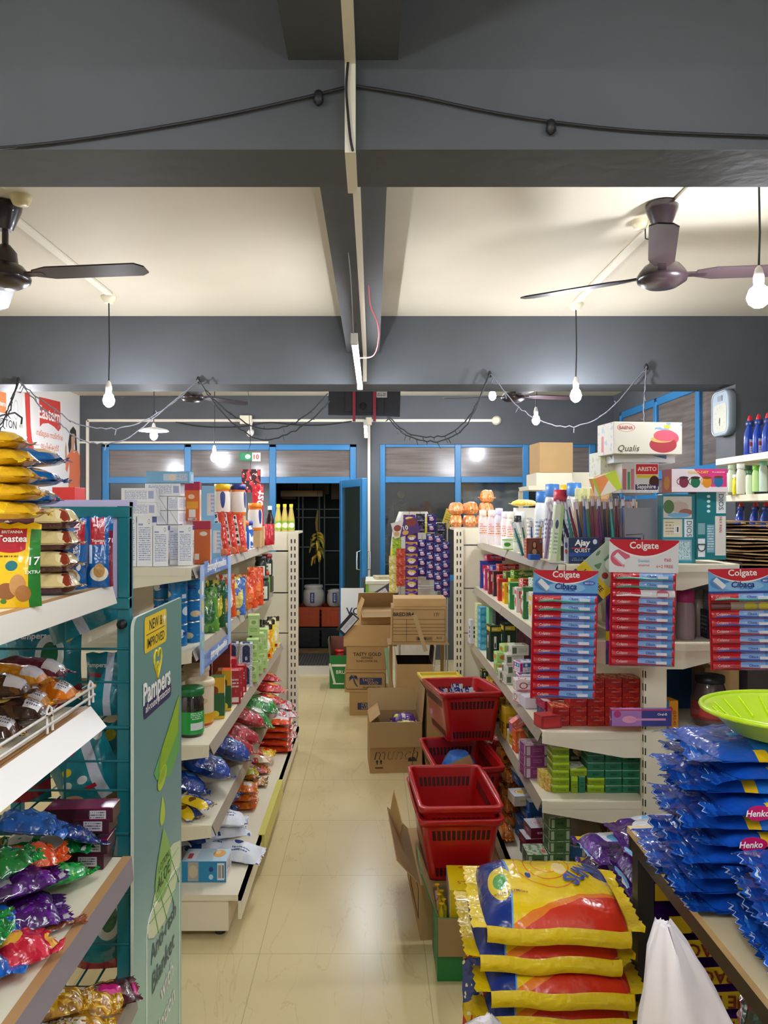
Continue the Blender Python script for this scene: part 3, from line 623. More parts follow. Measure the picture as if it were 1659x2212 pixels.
def dia(lab, d, loc, rot, s, k=0):
    v = [[('r', .42, 0, .56, 1, '#c9cfe0'), ('e', .84, .7, .11, .14, '#e6ecea'), ('e', .86, .7, .06, .08, '#1d6a3e'), ('e', .85, .35, .09, .08, '#c9d0e6'), ('r', .06, .62, .34, .68, '#a3243c'), ('e', .2, .5, .07, .06, '#e3c326')],
         [('s', .05, .2, .1, .6, '#a81c34'), ('e', .6, .6, .2, .22, '#e2e8e2'), ('e', .6, .6, .12, .14, '#176a3e'), ('e', .82, .82, .1, .09, '#e0c020')],
         [('r', .62, 0, .78, 1, '#cfd4e4'), ('r', .1, .7, .5, .76, '#b3243c'), ('e', .3, .52, .08, .05, '#e3c326'), ('e', .25, .36, .08, .05, '#e8ecee'), ('e', .5, .36, .08, .05, '#e8ecee'), ('r', .5, .2, .66, .26, '#b3243c'), ('e', .9, .85, .08, .1, '#e8ecea'), ('e', .2, .1, .2, .12, '#d8a088')]][k]
    return spouch('diaper_pack', lab, 'diaper pack', d, partf('#0e8494', v, .5), loc, rot, 'teal diaper packs', s, film('#0c6f80'), wr=.006, texts=[('Pampers', .03, tW, -.55 if k != 1 else -.3, .8 if k != 2 else .83, 0, .003, .03, 0, d[0] * .4)])
dia('teal diaper pack lying under the stand header, white stripe slanting', (.19, .15, .08), (-.72, 1.955, 1.26), (0, -.4, .1), 1, 0)
dia('teal diaper pack with white band on the upper tier next to the post', (.13, .15, .11), (-.665, 1.965, 1.09), (0, 0, .1), 2, 0)
dia('dark teal diaper pack with red curve at the back of the upper tier', (.19, .23, .1), (-.86, 2.02, 1.09), (0, 0, .15), 3, 1)
dia('teal diaper pack behind the rack rolls on the upper tier', (.17, .2, .1), (-.98, 2.16, 1.09), (0, 0, .1), 4, 1)
dia('teal diaper pack tipped over against the post on the middle tier', (.17, .18, .09), (-.70, 1.96, .838), (0, -.42, .1), 5, 2)
dia('dark teal diaper pack standing at the back of the middle tier', (.16, .21, .1), (-.94, 2.06, .835), (0, 0, 0), 6, 1)
dia('teal diaper pack lying behind the tipped one on the middle tier', (.16, .17, .09), (-.79, 2.16, .835), (0, .05, 0), 7, 1)
dia('teal diaper pack with red band on the lower tier', (.17, .2, .11), (-.68, 1.96, .46), (0, 0, .1), 8, 1)
dia('teal diaper pack at the back of the lower tier', (.17, .2, .11), (-.86, 2.08, .46), (0, 0, 0), 9, 2)
dia('teal diaper pack behind the lower tier post', (.15, .19, .1), (-.68, 2.17, .46), (0, 0, .1), 10, 0)
dia('teal and white diaper pack lying on top of the lower ones', (.17, .12, .08), (-.69, 2.0, .665), (0, .1, .1), 11, 2)
carton('storage_box', 'plain brown cardboard box squeezed on the middle tier of the teal stand', 'box', (.09, .16, .06), m_card, (-.655, 2.1, 1.09 - .25), 0)
# ---------------------------------------------------------------- standing advert board
SGX = -.572
def S2(px, py): y = -SGX * K / (CX - px); return (y, H - (py - CY) * y / K)
r = thing('advert_board', 'tall mint green standing board about an aloe lotion, hooked to the teal stand', 'sign')
b = MB()
def grad():
    m, t, bb = _new('board print'); uv = t.nodes.new('ShaderNodeUVMap'); uv.uv_map = 'UV'; sp = t.nodes.new('ShaderNodeSeparateXYZ'); rp = t.nodes.new('ShaderNodeValToRGB')
    t.links.new(uv.outputs[0], sp.inputs[0]); t.links.new(sp.outputs[1], rp.inputs[0]); t.links.new(rp.outputs[0], bb.inputs['Base Color'])
    e = rp.color_ramp.elements; e[0].position = 0; e[0].color = hx('#a9cdb4') + (1,); e[1].position = 1; e[1].color = hx('#5f8f88') + (1,)
    for p, c in ((.35, '#98c0b2'), (.55, '#6f979c')): q = e.new(p); q.color = hx(c) + (1,)
    bb.inputs['Roughness'].default_value = .38; return m
m_sign = grad(); Y0, Y1 = 1.83, 2.285; zt = 1.345
poly = [(Y0, .0), (Y1, .0), (Y1, zt)] + [(Y0 + .03 - .03 * math.sin(a * PI / 8), zt - .03 + .03 * math.cos(a * PI / 8)) for a in range(5)]
b.prism(poly, -.004, .004, m_sign, T((SGX, 0, 0)) @ RZ(PI / 2), mat('#c8d8d0', .5))
b.build('board', r)
def dec(poly, m, dz=.0052, nm=None, bb=None):
    q = bb or MB(); q.face([(SGX + dz, y, z) for y, z in poly], m); return q
def ell(cy, cz, ry, rz, n=28, rot=0.0): return [(cy + ry * math.cos(t) * math.cos(rot) - rz * math.sin(t) * math.sin(rot), cz + ry * math.cos(t) * math.sin(rot) + rz * math.sin(t) * math.cos(rot)) for t in [2 * PI * i / n for i in range(n)]]
def rrect(y0, y1, z0, z1, rad, n=5):
    o = []
    for (cy, cz, a0) in ((y1 - rad, z0 + rad, -PI / 2), (y1 - rad, z1 - rad, 0), (y0 + rad, z1 - rad, PI / 2), (y0 + rad, z0 + rad, PI)):
        o += [(cy + rad * math.cos(a0 + PI / 2 * i / n), cz + rad * math.sin(a0 + PI / 2 * i / n)) for i in range(n + 1)]
    return o
st = [(SGX + .0052, 2.09, 1.334), (SGX + .0052, 2.094, 1.318), (SGX + .0052, 2.108, 1.312), (SGX + .0052, 2.094, 1.306), (SGX + .0052, 2.09, 1.28), (SGX + .0052, 2.086, 1.306), (SGX + .0052, 2.076, 1.312), (SGX + .0052, 2.086, 1.318)][::-1]
q = dec(rrect(1.912, 2.115, 1.245, 1.335, .012), mat('#f0cd1c', .4)); q.face([(SGX + .0056, y, z) for y, z in rrect(1.925, 2.10, 1.2885, 1.2905, .0005)], tK)
q.text('NEW &', .045, tK, sd(SGX + .0056, 2.013, 1.311), .012, fit=.12); q.text('IMPROVED', .045, tK, sd(SGX + .0056, 2.013, 1.267), .01, fit=.16); q.face([(SGX + .0062, y, z) for _, y, z in st], tW); q.build('yellow_badge', r)
q = MB()
hy, hz = 2.03, 1.205
ht = [(16 * math.sin(t) ** 3 / 16 * .034, (13 * math.cos(t) - 5 * math.cos(2 * t) - 2 * math.cos(3 * t) - math.cos(4 * t)) / 16 * .042) for t in [2 * PI * i / 40 for i in range(41)]]
q.tube([(SGX + .005, hy + y, hz + z) for y, z in ht], .0032, mat('#e9d22c', .4), 6); q.tube([(SGX + .005, hy + y * .3, hz - .012 + z * .35) for y, z in ht], .0018, mat('#e9d22c', .4), 6); q.build('heart_mark', r)
q = MB(); q.text('Pampers', .11, tW, sd(SGX + .0055, 2.028, 1.137), .03, fit=.255); q.build('lettering', r)
q = dec(rrect(1.905, 2.165, 1.082, 1.122, .014), mat('#1d2658', .4)); q.text('all-round protection', .04, tW, sd(SGX + .0058, 2.035, 1.103), .01, fit=.23); q.build('blue_band', r)
lv = mat('#8fbc2c', .35); lv2 = mat('#5fae5a', .35); lv3 = mat('#b5d23a', .35)
q = dec([S2(*p) for p in ((383, 1500), (383, 1620), (364, 1675), (334, 1685), (328, 1672), (345, 1620))][::-1], lv2); dec([S2(*p) for p in ((383, 1500), (380, 1580), (352, 1655), (338, 1672), (345, 1620))][::-1], lv, .0056, bb=q)
y, z = S2(346, 1679); q.face([(SGX + .006, a, c) for a, c in ell(y, z, .046, .026, 24, .3)], lv3); q.face([(SGX + .0064, a, c) for a, c in ell(y, z + .006, .036, .014, 24, .3)], lv); q.build('aloe_leaf', r)
def drop(cy, cz, w_, h_): return [(cy + w_ * math.sin(t) * math.sin(t / 2) ** 1.2 * 1.1, cz + h_ * math.cos(t)) for t in [2 * PI * i / 28 for i in range(28)]][::-1]
y, z = S2(347, 1750); q = dec(drop(y, z, .03, .04), lv3); q.build('small_drop', r)
q = dec([S2(*p) for p in ((386, 1815), (370, 1822), (352, 1850), (330, 1930), (314, 2010), (316, 2028), (328, 2026), (352, 1990), (374, 1920), (386, 1860))], mat('#dbe3bc', .4))
for (a, c) in (((360, 1840), (383, 1905)), ((345, 1870), (372, 1950)), ((336, 1910), (356, 1985)), ((326, 1955), (338, 2015)), ((381, 1830), (336, 1905)), ((386, 1870), (328, 1950)), ((374, 1922), (318, 1995))):
    a, c = S2(*a), S2(*c); q.tube([(SGX + .0056, *a), (SGX + .0056, *c)], .0013, lv2, 4)
q.build('lattice_leaf', r)
y, z = S2(349, 1862); q = dec(drop(y, z, .1, .095), mat('#84b85a', .35), .0058); q.text('LOTION', .028, mat('#3c5a30', .5), sd(SGX + .0064, y, z + .002), .006, fit=.11); q.text('ALOE', .05, mat('#33502a', .5), sd(SGX + .0064, y, z - .035), .008, fit=.13); q.build('big_drop', r)
q = MB(); rr = rrect(1.93, 2.255, -.02, .595 - .02, .05); q.tube([(SGX + .005, y, max(z, .004)) for y, z in rr + rr[:1]], .0016, tW, 4)
tx = mat('#4c6160', .5)
for s_, z, c in (('Anti-rash', .462, tx), ('Blanket', .383, tx), ('with', .31, tW), ('lotion', .23, tW)): q.text(s_, .075, c, sd(SGX + .0055, 2.09 if c is tx else 2.12, z), .012, fit=.25 if len(s_) > 6 else .16)
q.build('caption', r)
# ---------------------------------------------------------------- gondola on the far side of the sign
LY0, LY1 = 2.87, 5.12
r = thing('shelf_unit', 'cream supermarket gondola along the tiled aisle, baby food boxes on top', 'shelving')
SHL = [(-.676, 1.39), (-.675, 1.08), (-.61, .73), (-.60, .43), (-.49, .17)]
gside(r, 1, -1.13, SHL, LY0, LY1)
MB().box(-1.16, -1.13, LY0, LY1, 0, 1.42, m_cream).build('back_panel', r)
b = MB()
for z0, z1 in ((.02, .4), (.41, .78), (.79, 1.05), (1.06, 1.33), (1.34, 1.45)): b.box(-1.16, -.56, 5.15, 5.17, z0, z1, m_cream)
b.box(-1.16, -.5, 5.15, 5.5, 1.45, 1.465, m_cream); b.build('end_panel', r); upright(r, -.53, 5.13, .065, 1.465)
for y in (2.93, 5.0): MB().lathe([(.02, 0), (.02, .012), (.008, .016), (.008, .05)], m_black, 12, T((-.58, y, 0))).build('foot', r)
MB().box(-.507, -.478, 3.4, 4.1, .088, .172, mat('#d6cf6a', .4)).build('yellow_tape', r)
# --- top shelf
wbk = art('#f4f4f6', [('t', .12, .12, .9, .8, 16, '#8d9bc4'), ('r', .1, .82, .4, .86, '#9aa6d0'), ('g', .8, .9, .07, .05, .6, '#555b70')]); wsd = art('#f4f2f2', [('e', .5, .18, .34, .16, '#d9b48c'), ('e', .5, .1, .3, .08, '#5a6478'), ('r', 0, .88, 1, 1, '#3a4a8e'), ('t', .2, .45, .8, .62, 2, '#8d93a8')])
wtop = art('#f4f3f5', [('t', .1, .2, .75, .85, 9, '#9aa6cc'), ('r', .8, .25, .96, .8, '#aab4da')]); wend = art('#f6f5f5', [('h', 1, .8, .95, '#e6e6e6'), ('h', 1, .8, .97, '#3c3e44'), ('h', 1, .8, 1.0, '#f0efee')])
wbx = {'all': wbk, 'right': wsd, 'top': wtop}
g = 'white baby food cartons'
L0 = 1.391
first = carton('baby_food_box', 'white baby food carton standing first against the teal stand', 'carton', (.058, .06, .19), wbx, (X(283, 2.95), 2.95, L0), 0, g)
for px, Y, lab in ((317, 2.95, 'white baby food carton standing second from the teal stand'), (349, 2.955, 'white baby food carton with blue top, third from the teal stand'), (380, 3.03, 'white baby food carton standing between two pale ones, fourth from the stand'), (402, 3.0, 'white baby food carton at the shelf corner beside the orange box')):
    c = dup(first, lab, (X(px, Y), Y, L0), (0, 0, 0 if px < 340 else .12), (1, 1, 1) if px < 340 else (.95, 1, .82))
cb = carton('baby_food_box', 'white baby food carton lying lowest on the standing ones', 'carton', (.128, .06, .054), {'all': wtop, 'right': wend}, (X(305, 2.95), 2.95, L0 + .19), 0, g)
for (px, z, lab, rz) in ((303, L0 + .2445, 'white baby food carton lying second up on the standing ones', .03),): dup(cb, lab, (X(px, 2.96), 2.96, z), (0, 0, rz))
for i, (px, z) in enumerate(((352, .159), (352, .214), (376, .159), (376, .214))):
    carton('baby_food_box', ('square end of a white carton, lower of the pair by the lying stack', 'square end of a white carton, upper of the pair by the lying stack', 'white carton end with green ring, lower, next to the orange box', 'white carton end with black arrow, upper, next to the orange box')[i], 'carton', (.04, .13, .053), {'all': wtop, 'front': wend if i < 3 else wbk}, (X(px, 3.0), 3.05, L0 + z), 0, g)
carton('baby_food_box', 'long white carton tilted on top of the pile', 'carton', (.14, .06, .05), wtop, (X(352, 3.0), 3.03, L0 + .269), -.05, g)
lb = art('#7db8de', [('r', .4, .2, .95, .8, '#c9d6e8'), ('e', .6, .5, .08, .3, '#e8d8c8'), ('t', .7, .25, .95, .75, 5, '#8aa0c0')])
carton('baby_food_box', 'pale blue carton lying highest on the white pile', 'carton', (.17, .07, .045), lb, (X(366, 3.02), 3.03, L0 + .32), 0, 'pale blue cartons')
orn = art('#d8661a', [('r', 0, .78, 1, 1, '#b51b40'), ('e', .5, .62, .2, .06, '#f2c6a0'), ('r', .2, .32, .9, .5, '#e8a01c'), ('r', .35, .1, .75, .3, '#e9e3da'), ('b', .3, .02, .8, .08, '#333')]); orr = art('#ece6e0', [('e', .5, .4, .3, .3, '#dca274'), ('r', 0, .8, 1, 1, '#b51b40')])
carton('baby_food_box', 'orange carton with crimson top standing at the shelf front', 'carton', (.068, .07, .172), {'all': orn, 'front': art('#c9621e', [('r', 0, .8, 1, 1, '#a8173c'), ('e', .6, .7, .22, .05, '#e8d6c8'), ('r', .1, .1, .35, .24, '#e2d8cc')]), 'right': orr}, (X(437, 3.1), 3.1, L0), .15, 'orange cartons')
carton('baby_food_box', 'orange carton standing on the white pile', 'carton', (.066, .06, .16), {'all': orn, 'right': orr}, (X(413, 3.12), 3.14, L0 + .17), .1, 'orange cartons')
carton('baby_food_box', 'white carton used as a step under the upper orange carton', 'carton', (.07, .06, .169), wbk, (X(411, 3.15), 3.18, L0), .1, g)
for i, (px, Y, z) in enumerate(((463, 3.32, 0), (450, 3.35, .16))):
    carton('baby_food_box', ('pale blue carton standing behind the orange one', 'pale blue carton standing on another, above the orange ones')[i], 'carton', (.055, .07, .16), {'all': lb, 'right': art('#dfe6ee', [('t', .2, .5, .8, .8, 3, '#7d8ab0'), ('e', .5, .3, .2, .1, '#b8c6dc')])}, (X(px, Y), Y, L0 + z), .2, 'pale blue cartons')
rp = partf('#d23a24', [('n', 4, .6, '#e2583a'), ('r', .36, .1, .62, .98, '#f0ebe8'), ('r', .4, .12, .58, .96, '#2b2322'), ('t', .4, .14, .58, .94, 5, '#f3efec'), ('e', .5, .08, .4, .1, '#e07a50')], .8)
for i, (px, Y, h_) in enumerate(((478, 3.45, .2), (497, 3.6, .2), (517, 3.78, .19))):
    spouch('malt_drink_pouch', f'red malt drink pouch leaning, {ORD[i]} from the pale blue carton', 'pouch', (.085, h_, .05), rp, (X(px, Y), Y, L0), (-.05, -.14, .25), 'red malt pouches', i + 130, wr=.006)
ojar = [(.04, 0), (.042, .02), (.042, .1), (.037, .125), (.037, .13)]
mo = art('#e2741c', [('r', .1, .2, .9, .7, '#ded6cc'), ('e', .1, .5, .05, .2, '#23367c'), ('e', .6, .5, .05, .2, '#23367c')], .3)
for i, (px, Y, z, lid, lab) in enumerate(((480, 3.9, .19, '#f0c014', 'orange jar with yellow lid standing highest by the red box'), (514, 3.95, .19, '#1d2f7c', 'orange jar with blue lid standing high beside the yellow lid'), (472, 4.12, 0, '#e2741c', 'orange jar behind the red pouches'), (512, 4.12, 0, '#1c2c74', 'brown malt jar with navy lid between the pouches'), (490, 4.27, .15, '#e2741c', 'orange jar with orange lid on the upper step'), (522, 4.24, 0, '#d86a1c', 'blue malt jar with orange lid at the shelf front'), (531, 4.36, 0, '#24409a', 'blue and white jar beside the orange lid'), (551, 4.5, .1, '#f08a1c', 'jar with bright orange lid above the blue ones'))):
    body = {3: mat('#6b3a1e', .2), 5: art('#1c4ea0', [('r', .1, .1, .9, .5, '#e4e4ea'), ('e', .5, .7, .3, .1, '#e2741c')], .3), 6: art('#2a5fb4', [('n', 5, .5, '#e6e8ee')], .3)}.get(i, mo)
    if z: carton('storage_box', f'plain carton step under the {lab.split(" stand")[0]}', 'box', (.07, .07, z - .002), m_card2, (X(px, Y), Y, L0))
    vessel('malt_drink_jar', lab, 'jar', (X(px, Y), Y, L0 + z), ojar, body, [(.036, .13), (.04, .132), (.04, .158), (.0, .16)], mat(lid, .35), group='malt drink jars', rz=1.2 + i, capname='lid')
spouch('malt_drink_pouch', 'tall red malt pack with white lettering at the end of the top shelf', 'pouch', (.07, .25, .04), partf('#c21f2c', [('n', 3, .6, '#d83a40')], .6), (X(557, 4.65), 4.65, L0 + .12), (0, 0, .2), 'red malt pouches', 141, texts=[('Boost', .08, tW, 0, .5, 1.35, .002, .02)])
carton('storage_box', 'plain carton under the tall red malt pack', 'box', (.07, .06, .119), m_card2, (X(557, 4.65), 4.66, L0))
for i, (px, Y) in enumerate(((572, 4.75), (582, 4.85))):
    spouch('malt_drink_pouch', f'small red pack with white print, {("nearer to", "further from")[i]} the jars at the shelf end', 'pouch', (.06, .13, .04), partf('#b81c28', [('r', .2, .3, .5, .9, '#e8dede'), ('n', 5, .6, '#d0343c')], .7), (X(px, Y), Y, L0), (0, 0, .2), 'red malt pouches', 143 + i)
vessel('syrup_bottle', 'dark syrup bottle with pale cap at the end of the gondola', 'bottle', (X(582, 5.0), 5.02, L0 + .0), [(.03, 0), (.031, .1), (.026, .16), (.012, .2), (.012, .22)], mat('#2a1210', .15), [(.014, .22), (.014, .245), (0, .247)], mat('#cfe0dc', .4), [(.0315, .02), (.0315, .1)], mat('#2f5a58', .4))
for i, px in enumerate((601, 615, 629)):
    vessel('juice_bottle', f'pale yellow juice bottle with yellow cap, {ORD[i]} of three on the end panel', 'bottle', (X(px, 5.28), 5.28, 1.466), [(.022, 0), (.024, .03), (.024, .08), (.012, .15), (.011, .165)], mat('#d9c56a', .15, alpha=.9), [(.0125, .163), (.0125, .185), (0, .186)], mat('#f0dc28', .4), [(.0248, .01), (.0248, .07)], art('#8fb83c', [('e', .5, .4, .2, .3, '#e8d83a'), ('e', .8, .5, .15, .3, '#e9e9e0')], .4), group='juice bottles')
# --- second shelf
L1 = 1.081
tin = art('#1577b8', [('e', .3, .6, .1, .22, '#eef2f6'), ('r', .36, .5, .62, .68, '#1c3f8e'), ('e', .75, .35, .1, .16, '#e8cf9a'), ('r', .05, .15, .15, .35, '#dfe8ee'), ('n', 9, .68, '#4a9ad0')], .3)
k = 0
for c in range(3):
    for lvl in range(3):
        if c == 0 and lvl == 0: pass
        px, Y = ((353, 3.05), (384, 2.99), (408, 3.02))[c]
        t = vessel('milk_powder_tin', f'blue milk powder tin, {("bottom", "middle", "top")[lvl]} of the {("hidden", "middle", "front")[c]} stack behind the mint board', 'tin', (X(px, Y) - .02 * (c == 0), Y + .06 * (c != 1), L1 + lvl * .086), [(.036, 0), (.036, .08)], tin, [(.0375, .078), (.0375, .084), (.034, .085), (.034, .08), (0, .08)], mat('#c9d2da', .25, .9), group='blue milk powder tins', rz=.6 + .9 * k, capname='lid'); k += 1
# blue frame-shaped promotional hanger on the shelf edges
r = thing('shelf_frame_sign', 'pale blue cut-out frame sign hung over two shelf edges', 'sign')
Yf0, Yf1 = 2.92, 3.55; xf = -.655; b = MB(); mf = art('#8fb2e0', [('n', 3, .55, '#a9c6ea'), ('n', 6, .66, '#d4dcea')]); mfd = art('#5f80c0', [('n', 3, .5, '#7d9ad0')])
za, zb = 1.385, 1.045
def fs(y0, y1, z0, z1, m): b.grid([[(xf, y0, z0), (xf, y1, z0)], [(xf, y0, z1), (xf, y1, z1)]], m, False)
fs(Yf0, Yf0 + .07, zb - .07, za + .01, mf); fs(Yf1 - .07, Yf1, zb - .05, za + .03, mf); fs(Yf0 + .07, Yf1 - .07, za - .04, za + .02, mfd); fs(Yf0 + .07, Yf1 - .07, zb - .06, zb + .0, mfd)
b.text('#strongfromwithin', .05, tW, sd(xf + .002, (Yf0 + Yf1) / 2, za - .01), .01, fit=.4); b.text('#strongfromwithin', .05, tW, sd(xf + .002, (Yf0 + Yf1) / 2 + .04, zb - .03), .01, fit=.34)
for i in range(4): b.face([(xf + .0012, *p) for p in ell(Yf0 + .035, za - .08 - .07 * i, .018, .03, 12)], mat(('#eae6d0', '#d8c06a', '#e9d9c8', '#9ec8a0')[i], .5))
b.build('frame_panel', r, solid=.002)
sp_ = [('#1f5a28', '#d8c832', 466, 3.45, 'dark green pouch with yellow edge inside the blue frame'), ('#5f9a3a', '#2a6a30', 452, 3.3, 'mid green pouch just inside the blue frame'), ('#2a7a8c', '#d8a048', 478, 3.6, 'teal and orange pouch behind the green one'), ('#d8541e', '#f0e6dc', 492, 3.75, 'orange and white chips pouch by the frame edge'),
       ('#4a7ac8', '#e8e070', 512, 3.85, 'blue and yellow pouch past the blue frame'), ('#e0481c', '#f07a3a', 538, 4.1, 'red-orange pouch, first of two'), ('#e0481c', '#f07a3a', 552, 4.25, 'red-orange pouch, second of two'), ('#c8661c', '#e0a050', 520, 4.0, 'orange-brown pouch behind the blue and yellow one')]
for i, (c1, c2, px, Y, lab) in enumerate(sp_):
    spouch('snack_pouch', lab, 'pouch', (.09, .21 - .02 * (i % 3), .05), partf(c1, [('n', 3, .55, c2), ('e', .5, .35, .3, .16, c2), ('n', 8, .68, '#f2ede0')], .8), (X(px, Y), Y, L1), (-.03, -.06 * (i % 2), .3), 'pouches on the second shelf', 150 + i, wr=.006)
for i, (px, Y, cb_, cl, lab) in enumerate(((545, 4.45, '#7fae3a', '#b8242c', 'green label jar with dark red lid'), (556, 4.6, '#e6e4e0', '#b41f28', 'white jar with red lid beside the green one'), (563, 4.75, '#232420', '#2a2a28', 'black pickle jar on the second shelf'), (571, 4.85, '#6aa83a', '#c03028', 'lime label jar next to the black one'), (577, 4.98, '#1d1e1c', '#8c1d20', 'dark sauce jar with maroon lid by the end panel'), (568, 4.5, '#3a3c38', '#30302e', 'smoky jar at the shelf front edge'))):
    vessel('sauce_jar', lab, 'jar', (X(px, Y) - .0, Y, L1 + (.1 if i in (2, 4) else 0)), [(.034, 0), (.036, .02), (.036, .1), (.028, .12)], art(cb_, [('r', .1, .2, .9, .6, '#cfd6c0'), ('t', .2, .25, .8, .55, 3, '#4a5a3a')], .2), [(.03, .118), (.033, .12), (.033, .142), (0, .143)], mat(cl, .35), group='sauce jars', capname='lid')
    if i in (2, 4): carton('storage_box', ('dark carton under the black pickle jar', 'dark carton under the maroon lidded jar')[i == 4], 'box', (.075, .075, .099), mat('#4a4a3c', .6), (X(px, Y), Y, L1))
# --- third shelf
L2 = .731
r = vessel('instant_coffee_jar', 'clear coffee jar with green lid and green label at the shelf corner', 'jar', (X(413, 3.0), 3.0, L2), [(.046, 0), (.049, .01), (.049, .1), (.049, .135), (.04, .158)], mat('#2c2620', .08, coat=.6), [(.047, .157), (.0495, .16), (.0495, .182), (.046, .186), (0, .187)], mat('#146a34', .35), [(.0497, .012), (.0497, .098)], art('#1f9a40', [('r', .78, .18, .96, .5, '#d2d6d8'), ('r', .0, .18, .02, .5, '#d2d6d8'), ('t', .78, .62, .95, .95, 4, '#cfe8d2'), ('e', .06, .5, .05, .32, '#3a2416'), ('r', .05, .7, .2, .9, '#e0c020')], .35), capname='lid', n=28)
for i, (px, Y, z, lab) in enumerate(((432, 3.14, 0, 'cream tub with a free-offer band behind the green-lidded jar'), (424, 3.42, 0, 'cream tub at the back, its swirled lid showing'), (372, 3.22, 0, 'cream tub half behind the mint board'), (376, 3.05, .0, 'cream tub hidden deepest behind the mint board'))):
    vessel('health_drink_tub', lab, 'tub', (X(px, Y) - (.03 if i == 3 else 0), Y, L2 + z), [(.05, 0), (.056, .02), (.056, .165)], art('#e3d5b8', [('r', 0, .1, 1, .42, '#a82a1c'), ('r', 0, .38, 1, .62, '#e0a81c'), ('e', .5, .8, .3, .08, '#d0b890')], .35), [(.058, .163), (.0595, .165), (.0595, .18), (.055, .187), (.04, .187), (.03, .183), (0, .184)], mat('#e2d2b0', .4), group='cream tubs', rz=.5, capname='lid')
b = MB(); ORr = ('#5a2a18', '#8a4420')
for i, (px, Y, z, w_, h_, c, lab) in enumerate(((388, 3.62, 0, .1, .25, '#4a2216', 'dark brown malt box at the back of the third shelf'), (436, 3.64, 0, .095, .26, '#6b2a1a', 'maroon and brown malt box behind the tubs'), (480, 3.6, 0, .08, .26, '#7a2a18', 'maroon malt box with bright red side'))):
    carton('malt_drink_box', lab, 'carton', (w_, .07, h_), {'all': art(c, [('e', .5, .25, .5, .3, '#a0541c'), ('r', .3, .5, .7, .56, '#c8a070'), ('r', 0, .8, 1, 1, '#5a1618')]), 'right': art('#d83a24', [('e', .5, .12, .4, .1, '#f0d8c8'), ('t', .2, .4, .8, .8, 3, '#f0e0d0')])}, (X(px, Y), Y, L2), .1)
gb = {'all': art('#1c5c34', [('r', 0, .62, 1, 1, '#d3a41a'), ('e', .35, .68, .24, .1, '#7a3a18'), ('r', 0, 0, 1, .07, '#e0b81c'), ('e', .35, .12, .3, .08, '#e6c830')]), 'right': art('#1f6a3a', [('e', .5, .68, .4, .18, '#e6e2d4'), ('r', 0, .86, 1, 1, '#d8b01c'), ('r', 0, 0, 1, .06, '#e0b81c')]), 'top': mat('#4d6a3a', .4)}
carton('cornflakes_box', 'green and yellow cereal box beside the cream tub', 'carton', (.06, .055, .175), gb, (X(470, 3.25), 3.25, L2), .12, 'green cereal boxes')
carton('cornflakes_box', 'green and yellow cereal box with orange edge, second from the tub', 'carton', (.04, .055, .178), {'all': gb['all'], 'right': gb['right'], 'top': mat('#e0542a', .4)}, (X(489, 3.37), 3.38, L2), .12, 'green cereal boxes')
k = 0
for (px, Y, d, c, z, lab) in ((508, 3.5, (.05, .05, .15), '#b01c2e', 0, 'crimson tea box nearest to the cereal boxes'), (514, 3.62, (.05, .05, .13), '#c02034', 0, 'crimson tea box behind the nearest one'), (500, 3.68, (.05, .06, .17), '#b81c30', 0, 'taller crimson tea box at the back'), (521, 3.72, (.05, .05, .13), '#a81828', 0, 'crimson tea box at the shelf front')):
    carton('tea_box', lab, 'carton', d, art(c, [('r', .2, .05, .8, .2, '#e8d0d0'), ('t', .2, .5, .8, .8, 3, '#f0d8d8'), ('n', 4, .64, '#d84050')]), (X(px, Y), Y, L2), .2, 'crimson tea boxes')
bx = {'all': art('#d8dce4', [('r', .2, .12, .8, .8, '#1e2f58'), ('e', .5, .78, .3, .16, '#1e2f58'), ('e', .5, .3, .1, .1, '#c8d0e0'), ('n', 16, .62, '#5a6a8a')]), 'right': art('#b6d08a', [('t', .2, .3, .8, .7, 2, '#6a8a4a')])}
bg_ = {'all': art('#b9d88c', [('r', .15, .5, .85, .8, '#d6e6b8'), ('t', .2, .2, .8, .4, 3, '#6a9a4a'), ('e', .5, .65, .2, .1, '#8ab83c')]), 'right': art('#c2dc98', [('t', .2, .2, .8, .7, 3, '#8ab060')])}
for i, (px, Y, z, m, lab) in enumerate(((531, 3.85, 0, bx, 'white box with navy arch window, lower, in front'), (532, 3.87, .105, bx, 'white box with navy arch window stacked on the lower one'), (545, 3.95, 0, bg_, 'pale green tea box, lowest by the arch boxes'), (546, 3.97, .107, bg_, 'pale green tea box, second up'), (556, 4.15, 0, bg_, 'pale green tea box further back, lowest'), (557, 4.17, .107, bg_, 'pale green tea box further back, second up'), (548, 4.05, .2135, bg_, 'pale green tea box topmost of its pile'), (502, 3.86, 0, bx, 'white arch-window box half hidden by the crimson boxes'), (502, 3.88, .105, bx, 'white arch-window box on the half hidden one'), (566, 4.3, 0, bg_, 'pale green tea box nearest to the yellow pouches'), (566, 4.32, .107, bg_, 'pale green tea box on the one nearest the yellow pouches'))):
    carton('tea_box', lab, 'carton', (.062, .07, .104 if m is bx else .106), m, (X(px, Y), Y, L2 + z), .15, 'pale tea boxes')
for i, (px, Y, c, lab) in enumerate(((574, 4.55, '#f0a018', 'orange and yellow pouch at the end of the third shelf'), (580, 4.75, '#e8d024', 'yellow pouch with black ends by the end panel'), (590, 4.9, '#ded08a', 'yellow and white pouch closest to the end panel'), (552, 4.75, '#2a6a34', 'dark green pouch at the back near the end panel'))):
    spouch('noodle_pouch', lab, 'pouch', (.08, .2, .05), partf(c, [('r', 0, .85, 1, 1, '#2a2420'), ('e', .5, .4, .3, .2, '#f0e8d8'), ('n', 5, .6, '#e8e0a0'), ('r', .2, .05, .8, .15, '#c8281c')], .7), (X(px, Y), Y, L2), (0, 0, .3), 'pouches at the third shelf end', 170 + i)
